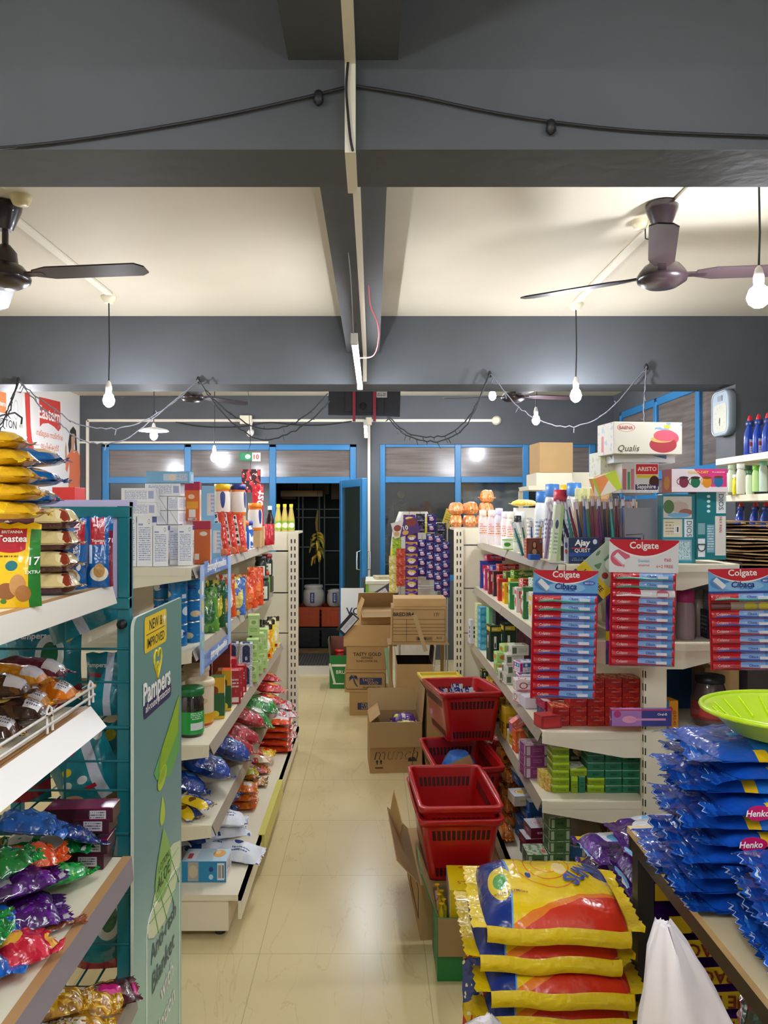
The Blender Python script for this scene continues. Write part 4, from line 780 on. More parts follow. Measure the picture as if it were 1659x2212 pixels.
# --- fourth shelf
L3 = .431
def lie(lab, c1, c2, c3, px, Y, zz, d, rot, seed, grp, txt=(), wr=.008, name='snack_bag', cat='snack bag', L=L3, xo=0):
    m = partf(c1, [('n', 3.5, .52, c2), ('e', .62, .5, .2, .28, c3), ('n', 9, .68, '#f0ece4')], .9, .18, 35)
    return bag(name, lab, cat, d, m, (X(px, Y) + xo, Y, L + zz), rot, grp, seed, wr=wr, texts=txt, fin=.014)
g = 'bags on the fourth shelf'
for i, (px, Y, zz, ry) in enumerate(((432, 3.18, .03, .45), (478, 3.42, .03, .5), (378, 3.1, .0, .35), (405, 3.42, .07, .1))):
    lie(('blue cereal bag slumped at the fourth shelf front', 'blue cereal bag next to the red packs', 'blue cereal bag half behind the mint board', 'blue cereal bag lying on the other blue ones')[i], '#16409a', '#0e2c74', '#5a9ad0', px, Y, zz, (.215, .175, .095), (-.15, ry, .5), 180 + i, g, [('Oats', .05, tW, -.3, .2, .2)])
for i, (px, Y, zz) in enumerate(((512, 3.72, .02), (498, 3.6, .02), (525, 3.9, .05))):
    lie(f'deep red snack bag, {("nearest to the blue bags", "leaning on the blue bags", "behind the other two")[i]}', '#a31228', '#c02a3c', '#6a0c1c', px, Y, zz, (.19, .13, .08), (-.1, .4, .4), 186 + i, g)
for i, (px, Y, zz) in enumerate(((545, 4.1, .01), (552, 4.25, .05), (538, 4.0, .04), (560, 4.4, .02))):
    lie(f'green noodle bag with clear window, {ORD[i]} going away', '#1e7a38', '#4a9a4a', '#d8d6c8', px, Y, zz, (.18, .14, .075), (0, .35, .3), 190 + i, g)
for i, (px, Y, zz) in enumerate(((575, 4.65, .0), (580, 4.72, .05), (570, 4.8, .1))):
    lie(f'red snack bag at the far end of the fourth shelf, {("lowest", "middle", "top")[i]}', '#b5202c', '#d84038', '#e8a04a', px, Y, zz, (.17, .13, .06), (0, .15, .3), 195 + i, g)
for i, (px, Y, rz) in enumerate(((420, 2.98, -.5), (400, 2.95, -.9))):
    bag('noodle_pack', ('yellow and navy packet lying at the fourth shelf corner', 'yellow packet under the navy and yellow one')[i], 'snack bag', (.14, .075, .03), partf('#e3c21c', [('r', 0, .52, 1, 1, '#23408e'), ('e', .5, .3, .1, .2, '#7a4a14'), ('t', .2, .65, .8, .85, 1, '#dfe6f0'), ('r', 0, 0, .2, .5, '#e6e6e6')], .6), (X(px, Y), Y + .02 * i, L3 + .03 * (1 - i)), (0, .1, rz), 'yellow and navy packets', 200 + i, wr=.006)
# --- bottom shelf
L4 = .171
carton('wafer_box', 'pale blue and teal carton lying at the corner of the bottom shelf', 'carton', (.172, .11, .082), {'all': mat('#8cc0e0', .35), 'front': art('#2384b4', [('r', .14, .05, .38, .95, '#a9a49c'), ('e', .26, .5, .1, .3, '#c8b8a0'), ('b', .8, .1, .96, .9, '#222'), ('e', .66, .6, .05, .12, '#2a3a7a'), ('e', .66, .25, .05, .12, '#b8d4e4')]), 'top': art('#bcd8ec', [('e', .78, .6, .14, .3, '#e0a860'), ('e', .74, .7, .06, .14, '#e8c890'), ('r', .05, .1, .3, .8, '#dfe2ee'), ('r', .1, .2, .2, .6, '#b83a4a')]), 'right': art('#e9e6e2', [('t', .15, .2, .85, .85, 4, '#6a6a74')])}, (X(447, 3.02), 3.02, L4), 0)
for i, (px, Y, zz, rz, c) in enumerate(((512, 3.17, 0, -.1, 0), (450, 3.18, .0, .3, 1), (440, 3.19, .05, .8, 1), (420, 3.2, .02, .2, 0), (478, 3.22, .055, .5, 0), (446, 3.2, .1, 1.1, 0), (415, 3.14, .09, .4, 1), (425, 3.36, .05, .1, 1), (466, 3.4, .0, .4, 0), (478, 3.2, .105, .15, 1))):
    bag('flour_bag', f'white and navy paper bag, {ORD[i]} in the crumpled heap on the bottom shelf', 'snack bag', (.19, .13, .07), art('#e6e8ee', [('r', .7, 0, 1, 1, '#dfe4ee'), ('r', 0, 0, .3 if c else .1, .55, '#1f3a80'), ('e', .5, .6, .1, .14, '#22438c'), ('t', .4, .2, .8, .4, 2, '#5a6a94')], .5, .4, 30), (X(px, Y), Y, L4 + zz), (.1 * (-1) ** i, .12, rz), 'white and navy bags', 210 + i, wr=.01, pu=2, pv=1.6)
for i, (px, Y, zz, rz) in enumerate(((480, 3.48, .02, .8), (488, 3.52, .06, 1.0))):
    bag('flour_bag', ('navy bag with white lettering leaning on the white heap', 'second navy bag with white lettering over the first')[i], 'snack bag', (.13, .09, .03), partf('#1b3a86', [('t', .2, .2, .8, .8, 3, '#e0e6f2'), ('e', .2, .2, .1, .14, '#dfe6f2')], .6), (X(px, Y), Y, L4 + zz), (0, -.3, rz), 'navy bags', 222 + i, wr=.006)
on = partf('#d2661a', [('n', 4, .55, '#e2902c'), ('r', .72, .3, .92, .7, '#dfdcd8'), ('n', 8, .66, '#f0c070')], .8, .18)
for i in range(3):
    bag('noodle_pack', f'orange noodle pack, {ORD[i]} from the bottom of its pile on the bottom shelf', 'snack bag', (.19, .13, .04), on, (X(508, 3.72), 3.72, L4 + i * .036), (0, 0, .06 * i), 'orange noodle packs', 230 + i, wr=.007)
for i, (px, Y, zz, c1, c2, lab) in enumerate(((515, 3.86, .108, '#a8b82c', '#e08a24', 'lime and orange pack lying on the noodle pile'), (520, 3.95, .06, '#e0821c', '#3a9a3a', 'orange and green pack behind the noodle pile'), (540, 4.02, .0, '#b8803a', '#1f6a38', 'green and tan packet beside the noodle pile'), (545, 4.2, .0, '#c23a2c', '#e8c83a', 'red and yellow packet, lower, half way along'), (548, 4.24, .045, '#e8d8b8', '#d83a24', 'white and red packet on the lower one'), (560, 4.36, .04, '#e0c020', '#c8401c', 'yellow packet in the middle of the bottom shelf'), (525, 4.1, .02, '#8c2a3a', '#c8b8c8', 'plum packet near the shelf back'), (530, 4.3, .06, '#d84a24', '#f0d0a0', 'orange-red packet stacked at the back'))):
    bag('noodle_pack', lab, 'snack bag', (.16, .11, .045), partf(c1, [('n', 3, .52, c2), ('n', 9, .66, '#f2ede4')], .9, .18), (X(px, Y), Y, L4 + zz), (0, .05, .3 - .1 * (i % 3)), 'mixed packets on the bottom shelf', 240 + i, wr=.009)
rw = partf('#c4241f', [('r', .25, .3, .95, .95, '#e6dcd8'), ('e', .4, .55, .16, .2, '#d8a01c'), ('r', 0, .05, 1, .25, '#d8541c')], .6)
for i in range(5):
    bag('flour_pack', f'white and red flour pack, {ORD[i]} from the bottom of the far pile', 'snack bag', (.2, .15, .04), rw, (X(592, 4.62), 4.6, L4 + i * .037), (0, 0, .05 * (-1) ** i), 'white and red flour packs', 250 + i, wr=.007)
for i, (px, Y, zz) in enumerate(((604, 4.85, 0), (600, 4.87, .05), (606, 4.9, .1), (598, 4.95, .15))):
    bag('flour_pack', f'red and white crinkled pack near the end upright, {("lowest", "second up", "third up", "topmost")[i]}', 'snack bag', (.19, .14, .055), partf('#cfc6cc', [('n', 3, .5, '#b8283a'), ('n', 7, .6, '#e8a080')], 1.0, .16), (X(px, Y), Y, L4 + zz), (0, .1, .2 * (-1) ** i), 'crinkled red packs', 256 + i, wr=.01)
# ---------------------------------------------------------------- double gondola on the other side of the aisle
GY0, GY1 = 2.93, 5.12
r = thing('shelf_unit', 'cream double sided gondola of soaps and toothpaste, toothbrush cards hung on its end', 'shelving')
SHR = [(.707, 1.40), (.68, 1.105), (.645, .763), (.645, .50), (.56, .16)]
gside(r, -1, 1.035, SHR, GY0, GY1)
gside(r, 1, 1.10, [(1.395, 1.40), (1.395, 1.10), (1.395, .76), (1.395, .46), (1.5, .16)], GY0, GY1)
MB().box(1.045, 1.09, GY0, GY1, 0, 1.4, m_cream).build('back_panel', r)
b = MB(); b.box(1.022, 1.108, 2.9, 2.93, 0, 1.42, m_cream)
for i in range(27): b.box(1.0205, 1.022, 2.905, 2.912, .1 + i * .0485, .126 + i * .0485, m_slot).box(1.026, 1.03, 2.8985, 2.9, .1 + i * .0485, .126 + i * .0485, m_slot)
b.build('upright', r)
b = MB()
for z0, z1 in ((.02, .4), (.41, .78), (.79, 1.08), (1.09, 1.37), (1.38, 1.475)): b.box(.61, 1.7, 5.15, 5.17, z0, z1, m_cream)
b.box(.55, 1.7, 5.15, 5.5, 1.475, 1.49, m_cream); b.build('end_panel', r); upright(r, .575, 5.13, .062, 1.49)
N0, N1, N2, N3, N4 = 1.401, 1.106, .764, .501, .161
# orange packs on the end panel
op = art('#e8882a', [('n', 5, .5, '#f0b07a'), ('n', 9, .6, '#f4cfa8'), ('n', 12, .64, '#d9701a')], .35, .6, 30)
for i, (px, z, Y) in enumerate(((985, 0, 5.24), (1014, 0, 5.25), (985, .085, 5.24), (1016, .085, 5.25), (1044, 0, 5.3), (1050, .085, 5.3), (1052, .17, 5.3))):
    bag('steel_wool_pack', f'orange twisted pack, {("lower, nearest the end post", "lower, second from the end post", "upper, nearest the end post", "upper, second from the end post", "lower, behind the white bottles", "middle, behind the white bottles", "highest of the orange packs")[i]}', 'pack', (.09, .085, .085), op, (X(px, Y), Y, 1.491 + z), (0, 0, PI / 2 + .2 * i), 'orange twisted packs', 300 + i, wr=.008, fin=.012, pu=5, pv=5, nu=10)
# toiletries along the top shelf
def tall(lab, px, Y, c, cc, h=.16, rad=.026, z=N0, lc=None, nm='lotion_bottle', g='toiletry bottles', sq=.6, neck=.55):
    return vessel(nm, lab, 'bottle', (X(px, Y), Y, z), [(rad * .95, 0), (rad, .01), (rad, h * .68), (rad * .8, h * .8), (rad * neck, h * .84)], mat(c, .3), [(rad * .75, h * .82), (rad * .78, h * .84), (rad * .75, h * .99), (0, h)], mat(cc, .35), [(rad * 1.01, h * .1), (rad * 1.01, h * .62)] if lc else None, lc, rz=.4, group=g, sq=sq)
lp = art('#efe6e6', [('t', .1, .3, .4, .8, 4, '#d8527a'), ('t', .55, .3, .95, .8, 4, '#e0803a'), ('n', 5, .64, '#f0b8c8')])
for px, Y, c, cc, h, lab in ((1043, 4.85, '#f0e6e0', '#f0d4c4', .21, 'white bottle with peach cap closest to the far post'), (1062, 4.7, '#f2e4e6', '#f4d8d0', .21, 'white and pink bottle, second from the far post'), (1078, 4.55, '#e6e0f0', '#cfc8ec', .22, 'pale lilac bottle behind the pink one'), (1092, 4.4, '#f0e4e8', '#f2e6ea', .2, 'pale pink bottle half way along the top shelf'), (1085, 4.62, '#e0dcf2', '#f0eef4', .19, 'lavender bottle at the back'), (1104, 4.2, '#f0ece0', '#e8e4d8', .2, 'ivory bottle behind the lime tub')):
    tall(lab, px, Y, c, cc, h, .03, lc=lp)
vessel('cream_tub', 'lime green tub with white label at the shelf front', 'tub', (X(1099, 4.0), 4.02, N0), [(.028, 0), (.032, .055)], art('#7fc02a', [('r', .5, .1, .95, .9, '#e6efe0'), ('e', .7, .5, .1, .2, '#3f8a1c')]), [(.033, .054), (.033, .065), (0, .066)], mat('#e6efe0', .4), capname='lid')
tall('white spray bottle with black nozzle by the lime tub', 1118, 3.85, '#e9efe6', '#20201f', .18, .024, lc=art('#eef2e8', [('t', .1, .3, .9, .8, 5, '#6aa04a')]))
tall('white lotion bottle between the spray and the brush box', 1128, 4.0, '#eceae4', '#dfe3df', .2, .026)
yl = art('#ecc21e', [('n', 6, .5, '#f0d860'), ('n', 11, .6, '#f4efe0')], .5, .5)
bag('sponge_pack', 'yellow sponge pack lying on the bottles', 'pack', (.14, .08, .04), yl, (X(1132, 4.3), 4.3, N0 + .225), (0, 0, .2), None, 310)
carton('storage_box', 'white carton under the yellow sponge pack', 'box', (.1, .1, .22), art('#e8e6e0', [('t', .2, .3, .8, .8, 5, '#a0a8b0')]), (X(1136, 4.3), 4.34, N0), .1)
# big white bottles at the back of the top shelf
for px, Y, cc, h, lab in ((1172, 3.75, '#3a78c0', .3, 'tall white bottle with blue cap, first of the row at the back'), (1193, 3.6, '#4a84cc', .33, 'tall white bottle with lighter blue cap, second of the row'), (1211, 3.5, '#b8203a', .3, 'tall white bottle with crimson cap'), (1224, 3.73, '#e0b820', .33, 'tall white bottle with yellow cap'), (1240, 3.45, '#4a88d0', .33, 'tall white bottle with blue cap behind the brushes')):
    tall(lab, px, Y, '#e6eaec', cc, h, .042, lc=art('#e4e8ea', [('e', .2, .6, .1, .2, '#2a3a6a'), ('t', .5, .2, .95, .8, 5, '#7a90b0')]), nm='cleaner_bottle', g='tall white bottles', sq=.7, neck=.45)
# toothbrush holder with the picture of a woman
HB = (.07, .05, .085)
carton('brush_holder_box', 'small brown box printed with a dark-haired woman, brushes standing behind it', 'box', HB, {'all': mat('#b4513c', .4), 'front': art('#7a3a24', [('e', .5, .62, .16, .24, '#2a1a18'), ('e', .5, .66, .09, .15, '#c08a6a'), ('e', .5, .16, .34, .3, '#3e3428'), ('e', .5, .32, .14, .14, '#b88464'), ('e', .88, .85, .07, .09, '#6a78a8')]), 'left': art('#c8604a', [('t', .2, .1, .8, .9, 5, '#e8d0c0')])}, (X(1152, 3.32), 3.32, N0), 0)
carton('toy_block', 'bright blue little box at the shelf front below the brush box', 'box', (.042, .04, .022), mat('#1450b0', .35), (X(1151, 3.2), 3.18, N0), .1)
def brush(lab, px, Y, z, hc, wc, L=.19, lean=(0, 0), grp='toothbrushes', bris='#e6e4ea'):
    r = thing('toothbrush', lab, 'toothbrush', (X(px, Y), Y, z), (lean[0], lean[1], 0), grp)
    MB().tube([(0, 0, 0), (.001, .001, L * .3), (-.001, -.002, L * .55), (0, 0, L * .78)], [.0055, .0065, .0045, .0032], mat(hc, .3), 8).build('handle', r)
    b = MB(); b.box(-.0055, .0055, -.003, .003, L * .77, L * .95, mat(wc, .35)); b.build('head', r, bevel=.002)
    MB().box(-.005, .005, -.012, -.003, L * .79, L * .93, mat(bris, .7)).build('bristles', r)
    MB().box(-.010, .010, -.0015, .004, 0, L, glass('#e4e0ee', .2, .03)).build('sleeve', r)
    return r
bc = ['#1d7a46', '#2a6ab8', '#c8a030', '#1f8a8a']
for i, (px, ln) in enumerate(((1139, -.2), (1149, -.05), (1160, .12), (1128, -.3))): brush(f'toothbrush standing behind the picture box, {("green", "blue", "gold", "teal leaning")[i]} handled', px + 2, 3.36, N0 + .006, bc[i], '#1e8a7a', .16, (0, ln), 'brushes at the picture box')
for i, (px, c, lab) in enumerate(((1178, '#b08ab0', 'mauve toothbrush pack standing between the holder boxes'), (1186, '#6a5a50', 'brown toothbrush pack standing between the holder boxes'), (1195, '#e0a83a', 'amber toothbrush pack standing between the holder boxes'), (1203, '#5ab0b8', 'aqua toothbrush pack standing between the holder boxes'))): brush(lab, px, 3.2 - .02 * i, N0 + .003, c, '#d8d4dc', .21, (0, .1), 'packs between the boxes')
carton('toothpaste_carton', 'tall white and lime carton leaning at the shelf corner', 'carton', (.035, .03, .22), {'all': art('#dfe6d4', [('r', .6, 0, 1, 1, '#b4cf92'), ('e', .3, .65, .2, .08, '#4a5a7a'), ('t', .1, .1, .55, .5, 6, '#8aa880')]), 'right': art('#b9d49a', [('r', .1, .1, .9, .3, '#c9dcb0'), ('r', .1, .4, .9, .6, '#c9dcb0'), ('r', .1, .7, .9, .9, '#c9dcb0')])}, (X(1196, 3.0), 3.0, N0 + .004), .2, None, (), rot=(0, .1, .2))
# navy brush boxes with the fan of brushes
NB = art('#14284e', [('r', .02, .28, .98, .42, '#1e4a94'), ('r', .1, .58, .6, .62, '#c82a3a'), ('t', .1, .12, .9, .22, 1, '#8aa0cc'), ('e', .86, .85, .07, .1, '#c8d0dc')])
for i, (px, Y, z, w_) in enumerate(((1256, 2.98, N0, .118), (1345, 3.0, N0, .118))):
    d = (w_, .07, .098)
    carton('brush_holder_box', ('navy toothbrush box on the shelf end, fan of brushes in it', 'second navy toothbrush box, half behind the white toothbrush card')[i], 'box', d, {'all': mat('#14223e', .4), 'front': NB, 'left': art('#c9d2e0', [('e', .5, .7, .3, .12, '#1e3a80'), ('e', .5, .45, .3, .1, '#c82a3a')])}, (X(px, Y), Y, z), 0, 'navy brush boxes', [('front', .45, .78, 'Ajay', .05, tW, dict(bold=.03, shear=.1, fit=.06)), ('front', .45, .5, 'QUEST', .03, tW, dict(fit=.06))])
cs = ['#1f2a4a', '#2a2a3a', '#3aa89a', '#7a2030', '#2a3a7a', '#2a62b8', '#1f7a62', '#8a2a50', '#b02a6a', '#5a2a6a']
for i in range(18):
    px = 1222 + i * 8.6; Y = 3.06 + .035 * (i % 3); ln = -.32 + .3 * min(1, i / 6) + .04 * ((i * 7) % 3 - 1)
    brush(f'toothbrush in the fan over the navy boxes, {ORD[i] if i < 16 else ("second to last", "last")[i - 16]} from the aisle', px, Y, N0 + .06 + .012 * (i % 2), cs[i % 10] if i > 1 else cs[0], '#c9c4d4', .19, (-.05, ln), 'fan of toothbrushes', ('#e6e4ea', '#d8c8d8', '#e0e4f0')[i % 3])
carton('brush_tray', 'dark tray holding the fan of toothbrushes upright', 'box', (.235, .12, .058), mat('#15192a', .5), (X(1283, 3.1), 3.11, N0))
# pile of kitchenware boxes
PY = 2.99; Z0 = 1.401
carton('foil_box', 'silver grey foil wrapped box at the foot of the pile', 'box', (.125, .12, .2), mat('#a9a5ae', .32, .25, .2, 20), (X(1391, PY), PY + .12, Z0), .1)
dios = {'all': mat('#2c7c88', .4), 'front': art('#2c7f90', [('r', .04, .66, .88, .97, '#d6cfc6'), ('e', .5, .82, .28, .08, '#c9b4a8'), ('e', .2, .82, .16, .1, '#5a7a4a'), ('e', .7, .74, .2, .05, '#a86a5a'), ('e', .5, .7, .34, .035, '#7ab0d8'), ('r', .04, .38, .6, .64, '#d2c8ac'), ('t', .1, .42, .35, .6, 4, '#8a8268'), ('b', .36, .44, .52, .54, '#222'), ('r', .66, .38, .92, .64, '#dfe6e8'), ('r', .06, .04, .88, .34, '#7fa4ae'), ('t', .12, .06, .84, .32, 14, '#dfe8ea')]), 'right': art('#1f4a54', [('r', 0, 0, .2, 1, '#3a3434')])}
carton('frying_pan_box', 'teal pan box with food picture and bar code facing the camera', 'box', (.13, .05, .265), dios, (X(1461, PY), PY, Z0), 0, 'teal frying pan boxes', [('front', .8, .5, 'DIOS', .034, mat('#3c4a50', .5), dict(rot=-PI / 2, fit=.06, bold=0.0))])
d2 = {'all': mat('#1f6f74', .4), 'front': art('#1d7076', [('r', .62, .06, .98, .62, '#d9d5cc'), ('r', .66, .66, .98, .97, '#d9e0e0'), ('r', .34, .1, .6, .5, '#6a98a8'), ('t', .36, .12, .58, .48, 10, '#c8dade'), ('e', .4, .9, .06, .02, '#bfe0e0'), ('e', .4, .83, .06, .02, '#bfe0e0'), ('e', .4, .76, .06, .02, '#bfe0e0'), ('e', .4, .69, .06, .02, '#bfe0e0'), ('r', .04, .04, .28, .3, '#dfe6e6'), ('r', .04, .36, .28, .52, '#7ca4ac')])}
carton('frying_pan_box', 'dark teal pan box with white band, outermost on the pile', 'box', (.118, .07, .27), d2, (X(1527, PY), PY, Z0), .08, 'teal frying pan boxes', [('front', .82, .82, 'DIOS', .03, mat('#3c4a50', .5), dict(rot=-PI / 2, fit=.06, bold=0.0)), ('front', .8, .5, 'FRY PAN', .018, mat('#a82a2a', .5), dict(rot=-PI / 2, fit=.06)), ('front', .16, .17, 'D', .05, mat('#3c4a50', .5), dict(rot=-PI / 2, bold=0.0))])
for i, (px, w_, h_, lab) in enumerate(((1345, .15, .24, 'plain cream carton at the bottom of the pile behind the brushes'), (1320, .09, .3, 'pale carton standing at the aisle side of the pile'))):
    carton('storage_box', lab, 'box', (w_, .12, h_), m_card2, (X(px, 3.2), 3.3 + .13 * i, Z0), 0)
lev = Z0 + .272
hb = art('#d8d8d8', [('r', 0, .0, .35, 1, '#cfc9c4'), ('r', .02, .1, .12, .8, '#c06a72'), ('r', .15, .1, .22, .7, '#3f9a6a'), ('r', .24, .1, .33, .8, '#c87a80'), ('r', .38, .62, .98, .96, '#d8262a'), ('r', .4, .5, .95, .6, '#e8c81c'), ('e', .88, .35, .14, .22, '#4a2420'), ('r', .36, .1, .98, .28, '#3a2a5a'), ('t', .36, .02, .98, .1, 1, '#8a8a94')])
carton('water_bottle_box', 'box with red and violet lettering and a little bottle picture', 'box', (.145, .1, .115), {'all': mat('#dcd8d2', .4), 'front': hb}, (X(1380, PY), PY + .04, lev), .05, None, [('front', .68, .8, 'ARISTO', .03, tW, dict(fit=.075, bold=.02)), ('front', .66, .19, 'Sapphire', .03, tW, dict(fit=.075))])
cup = art('#dccfd2', [('h', 1, .4, .8, '#d23a7a'), ('r', 0, 0, 1, .22, '#e6d6da'), ('e', .22, .42, .085, .24, '#7a2a40'), ('e', .43, .42, .085, .24, '#1f6a4a'), ('e', .64, .42, .085, .24, '#d88a24'), ('e', .85, .45, .085, .24, '#2a6a98'), ('g', .14, .45, .05, .14, .5, '#7a2a40'), ('g', .35, .45, .05, .14, .5, '#1f6a4a'), ('g', .57, .45, .05, .14, .5, '#d88a24'), ('g', .78, .48, .05, .14, .5, '#2a6a98'), ('e', .22, .62, .085, .06, '#4a2a2c'), ('e', .43, .62, .085, .06, '#3a2420'), ('e', .64, .62, .085, .06, '#8a4a1c'), ('e', .85, .65, .085, .06, '#6a3a2c')])
carton('cup_set_box', 'long box printed with four coloured cups on the pan boxes', 'box', (.215, .09, .088), {'all': mat('#d8c0b8', .4), 'front': cup, 'left': art('#c9606a', [('e', .5, .4, .3, .3, '#e0a030')])}, (X(1499, PY), PY, lev), .04, None, [('front', .48, .86, 'GOOD-DAY', .018, mat('#e8c020', .4), dict(fit=.08, bold=.02)), ('front', .85, .86, "IT'S A GOOD DAY", .008, tW, dict(fit=.05))])
carton('gift_box', 'white flat box with blue triangle under the casserole box', 'box', (.24, .13, .03), art('#dfe3ea', [('h', 1, .5, 1.1, '#5a78b8'), ('h', 1, 0, .86, '#dfe3ea'), ('r', .1, .2, .5, .7, '#e8e4e0')]), (X(1390, PY), PY + .06, lev + .116), .03)
carton('storage_box', 'white box end with green scribble on the aisle side of the pile', 'box', (.07, .12, .135), art('#dcdccd', [('n', 4, .6, '#b9c88a'), ('n', 7, .64, '#c9c9a0')]), (X(1326, PY), PY + .14, Z0 + .302), .1)
cas = art('#e4dece', [('n', 7, .6, .6, .66, 1, 1, '#8fb4d8'), ('e', .78, .86, .05, .06, '#e8d048'), ('e', .78, .5, .17, .24, '#d86070'), ('e', .72, .3, .2, .26, '#b8444e'), ('e', .7, .46, .16, .1, '#e0c070'), ('e', .75, .58, .17, .18, '#e2687a'), ('g', .18, .82, .13, .13, .86, '#c85050')])
b = MB(); d = (.275, .15, .122)
carton('casserole_box', 'cream box with a pink casserole picture, topmost of the kitchenware pile', 'box', d, {'all': mat('#ddd6c4', .4), 'front': cas, 'left': art('#e2ddd0', [('n', 4, .58, '#b8c4dc'), ('r', .25, .1, .4, .6, '#d86a6a')])}, (X(1392, 2.95), PY + .02, lev + .1465), .12, None, [('front', .18, .82, 'BAENA', .022, mat('#c04040', .5), dict(fit=.055)), ('front', .22, .16, 'Qualis', .04, mat('#5a4a3a', .5), dict(fit=.085, shear=.3, bold=0.0))])
carton('juice_carton', 'small orange and lime carton tipped on the pile edge by the brushes', 'carton', (.09, .06, .075), {'all': art('#e0d8c8', [('h', -1, 1, .1, '#e08a50'), ('h', 1, .3, .75, '#b8c83a')])}, (X(1318, 2.95), 2.97, Z0 + .255), 0, None, (), rot=(0, -.35, .1))
carton('storage_box', 'cream carton under the tipped orange one', 'box', (.1, .09, .24), m_card2, (X(1312, 2.97), 3.235, Z0))
carton('toothpaste_carton', 'pale yellow scribbled carton standing behind the brushes', 'carton', (.05, .05, .2), art('#d9dca8', [('n', 5, .55, '#c8cc8a'), ('g', .5, .8, .2, .06, .6, '#8a9a4a'), ('g', .5, .5, .2, .06, .6, '#b0a86a'), ('g', .5, .2, .2, .06, .6, '#8a9a4a')]), (X(1262, 3.3), 3.33, Z0 + .1), .1)
carton('storage_box', 'brown carton under the yellow scribbled one', 'box', (.1, .1, .098), m_card, (X(1262, 3.3), 3.33, Z0))
# --- second shelf: toothpaste cartons in a row along the aisle
tp_ = [('#2a3f9a', '#d8304a', 'blue and pink'), ('#c83a6a', '#e8d8e0', 'pink'), ('#7a2a6a', '#3a5ac0', 'violet'), ('#8c1c2c', '#e8d0c0', 'maroon'), ('#3a2a34', '#d8443a', 'black and red'), ('#d3261f', '#f0e0d8', 'bright red'), ('#c8281c', '#2a8a4a', 'red and green'), ('#e3b81c', '#c8381c', 'yellow'), ('#d9c22a', '#3a8a3a', 'lime yellow'), ('#1f8a3c', '#d8e6d0', 'green'), ('#e6e4dc', '#c82a2a', 'white and red'), ('#b82430', '#e8e4de', 'crimson'), ('#2a7a44', '#dfe8de', 'green swirl'), ('#dfe0d8', '#e0b82c', 'white and gold'), ('#e4c84a', '#e8e4da', 'pale yellow')]
for i, (c1, c2, nm_) in enumerate(tp_):
    Y = 4.98 - i * .118; h_ = .145 - .012 * (i % 4) + (.03 if i in (0, 3) else 0)
    carton('toothpaste_box', f'{nm_} toothpaste box, {ORD[i]} from the far post on the second shelf', 'carton', (.14, .05 + .02 * (i % 2), h_), {'all': art(c1, [('r', .1, .55, .9, .85, c2), ('t', .15, .2, .8, .45, 3, c2), ('n', 4, .66, '#f0ece6')]), 'left': art(c1, [('e', .5, .4, .34, .2, c2), ('r', .1, .72, .9, .88, c2), ('n', 5, .66, '#f2eee8')])}, (.765 + .01 * (i % 3), Y, N1), .06 * ((i % 3) - 1), 'toothpaste boxes')
    if i % 2 == 0: carton('toothpaste_box', f'toothpaste box lying over the {nm_} one', 'carton', (.12, .07, .04), art(c2 if c2[1] != 'e' else '#c83a4a', [('n', 4, .55, c1), ('t', .2, .3, .8, .7, 2, '#f0ece6')]), (.79, Y, N1 + h_ + .002), .1, 'lying toothpaste boxes')
wl = art('#e2e2e4', [('g', .5, .84, .22, .07, .55, '#2a3f8a'), ('e', .18, .76, .06, .02, '#d8404a'), ('g', .5, .56, .22, .07, .55, '#2a3f8a'), ('t', .15, .05, .85, .45, 7, '#8a94b8')])
for i, (Y, h_, z) in enumerate(((3.22, .1, 0), (3.13, .1, 0), (3.22, .1, .101), (3.13, .1, .101), (3.04, .095, 0))):
    carton('toothpaste_box', ('white box with navy ring logo, lower, further one', 'white box with navy ring logo, lower, nearer one', 'white box with navy ring logo, upper, further one', 'white box with navy ring logo, upper, nearer one', 'white box with navy ring logo, alone at the very edge')[i], 'carton', (.1, .08, h_), {'all': wl}, (.745, Y, N1 + z), .05, 'white ring logo boxes')
# --- third shelf
dk = {'all': art('#142e26', [('r', .1, .84, .9, .96, '#c8b01c'), ('t', .12, .86, .55, .94, 1, '#e8e4d8'), ('r', .3, .35, .5, .7, '#e4e8e2'), ('e', .4, .45, .06, .08, '#142e26')])}
for i, (px, Y, d, m, lab, z) in enumerate(((1022, 4.9, (.05, .06, .15), {'all': art('#d8dae0', [('r', .4, .6, .8, .72, '#1f2a50'), ('r', .4, .42, .8, .54, '#1f2a50'), ('r', .4, .24, .8, .36, '#1f2a50')])}, 'white carton with three navy squares by the far post', 0), (1034, 4.75, (.03, .07, .27), {'all': art('#d8dc9a', [('t', .2, .1, .8, .9, 9, '#b8bc6a')])}, 'pale yellow upright carton next to the blue stack', 0),
        (1068, 4.33, (.07, .09, .2), dk, 'dark green carton with yellow top line, first of two', 0), (1097, 4.28, (.07, .09, .2), dk, 'dark green carton with yellow top line, second of two', 0), (1086, 4.36, (.1, .07, .08), {'all': art('#101c26', [('t', .2, .2, .8, .8, 3, '#4a5a6a')])}, 'black flat carton on the dark green ones', .2), (1062, 4.56, (.05, .06, .27), {'all': mat('#7fc78a', .4)}, 'mint green carton behind the black one', 0), (1128, 4.34, (.08, .08, .26), {'all': art('#8a4a6a', [('n', 4, .5, '#6a3a5a')])}, 'mauve carton at the back of the third shelf', 0))):
    carton('soap_carton', lab, 'carton', d, m, (X(px, Y), Y, N2 + z), .1, 'cartons on the third shelf')
for i in range(6): carton('soap_carton', f'small sky blue carton, {ORD[i]} from the bottom of the thin stack', 'carton', (.055, .08, .042), art('#3f9ac0', [('r', .1, .2, .5, .8, '#6ab8d4'), ('t', .55, .3, .9, .7, 2, '#d8ecf2')]), (X(1044, 4.68), 4.68, N2 + i * .043), .1 + .03 * (i % 2), 'sky blue cartons')
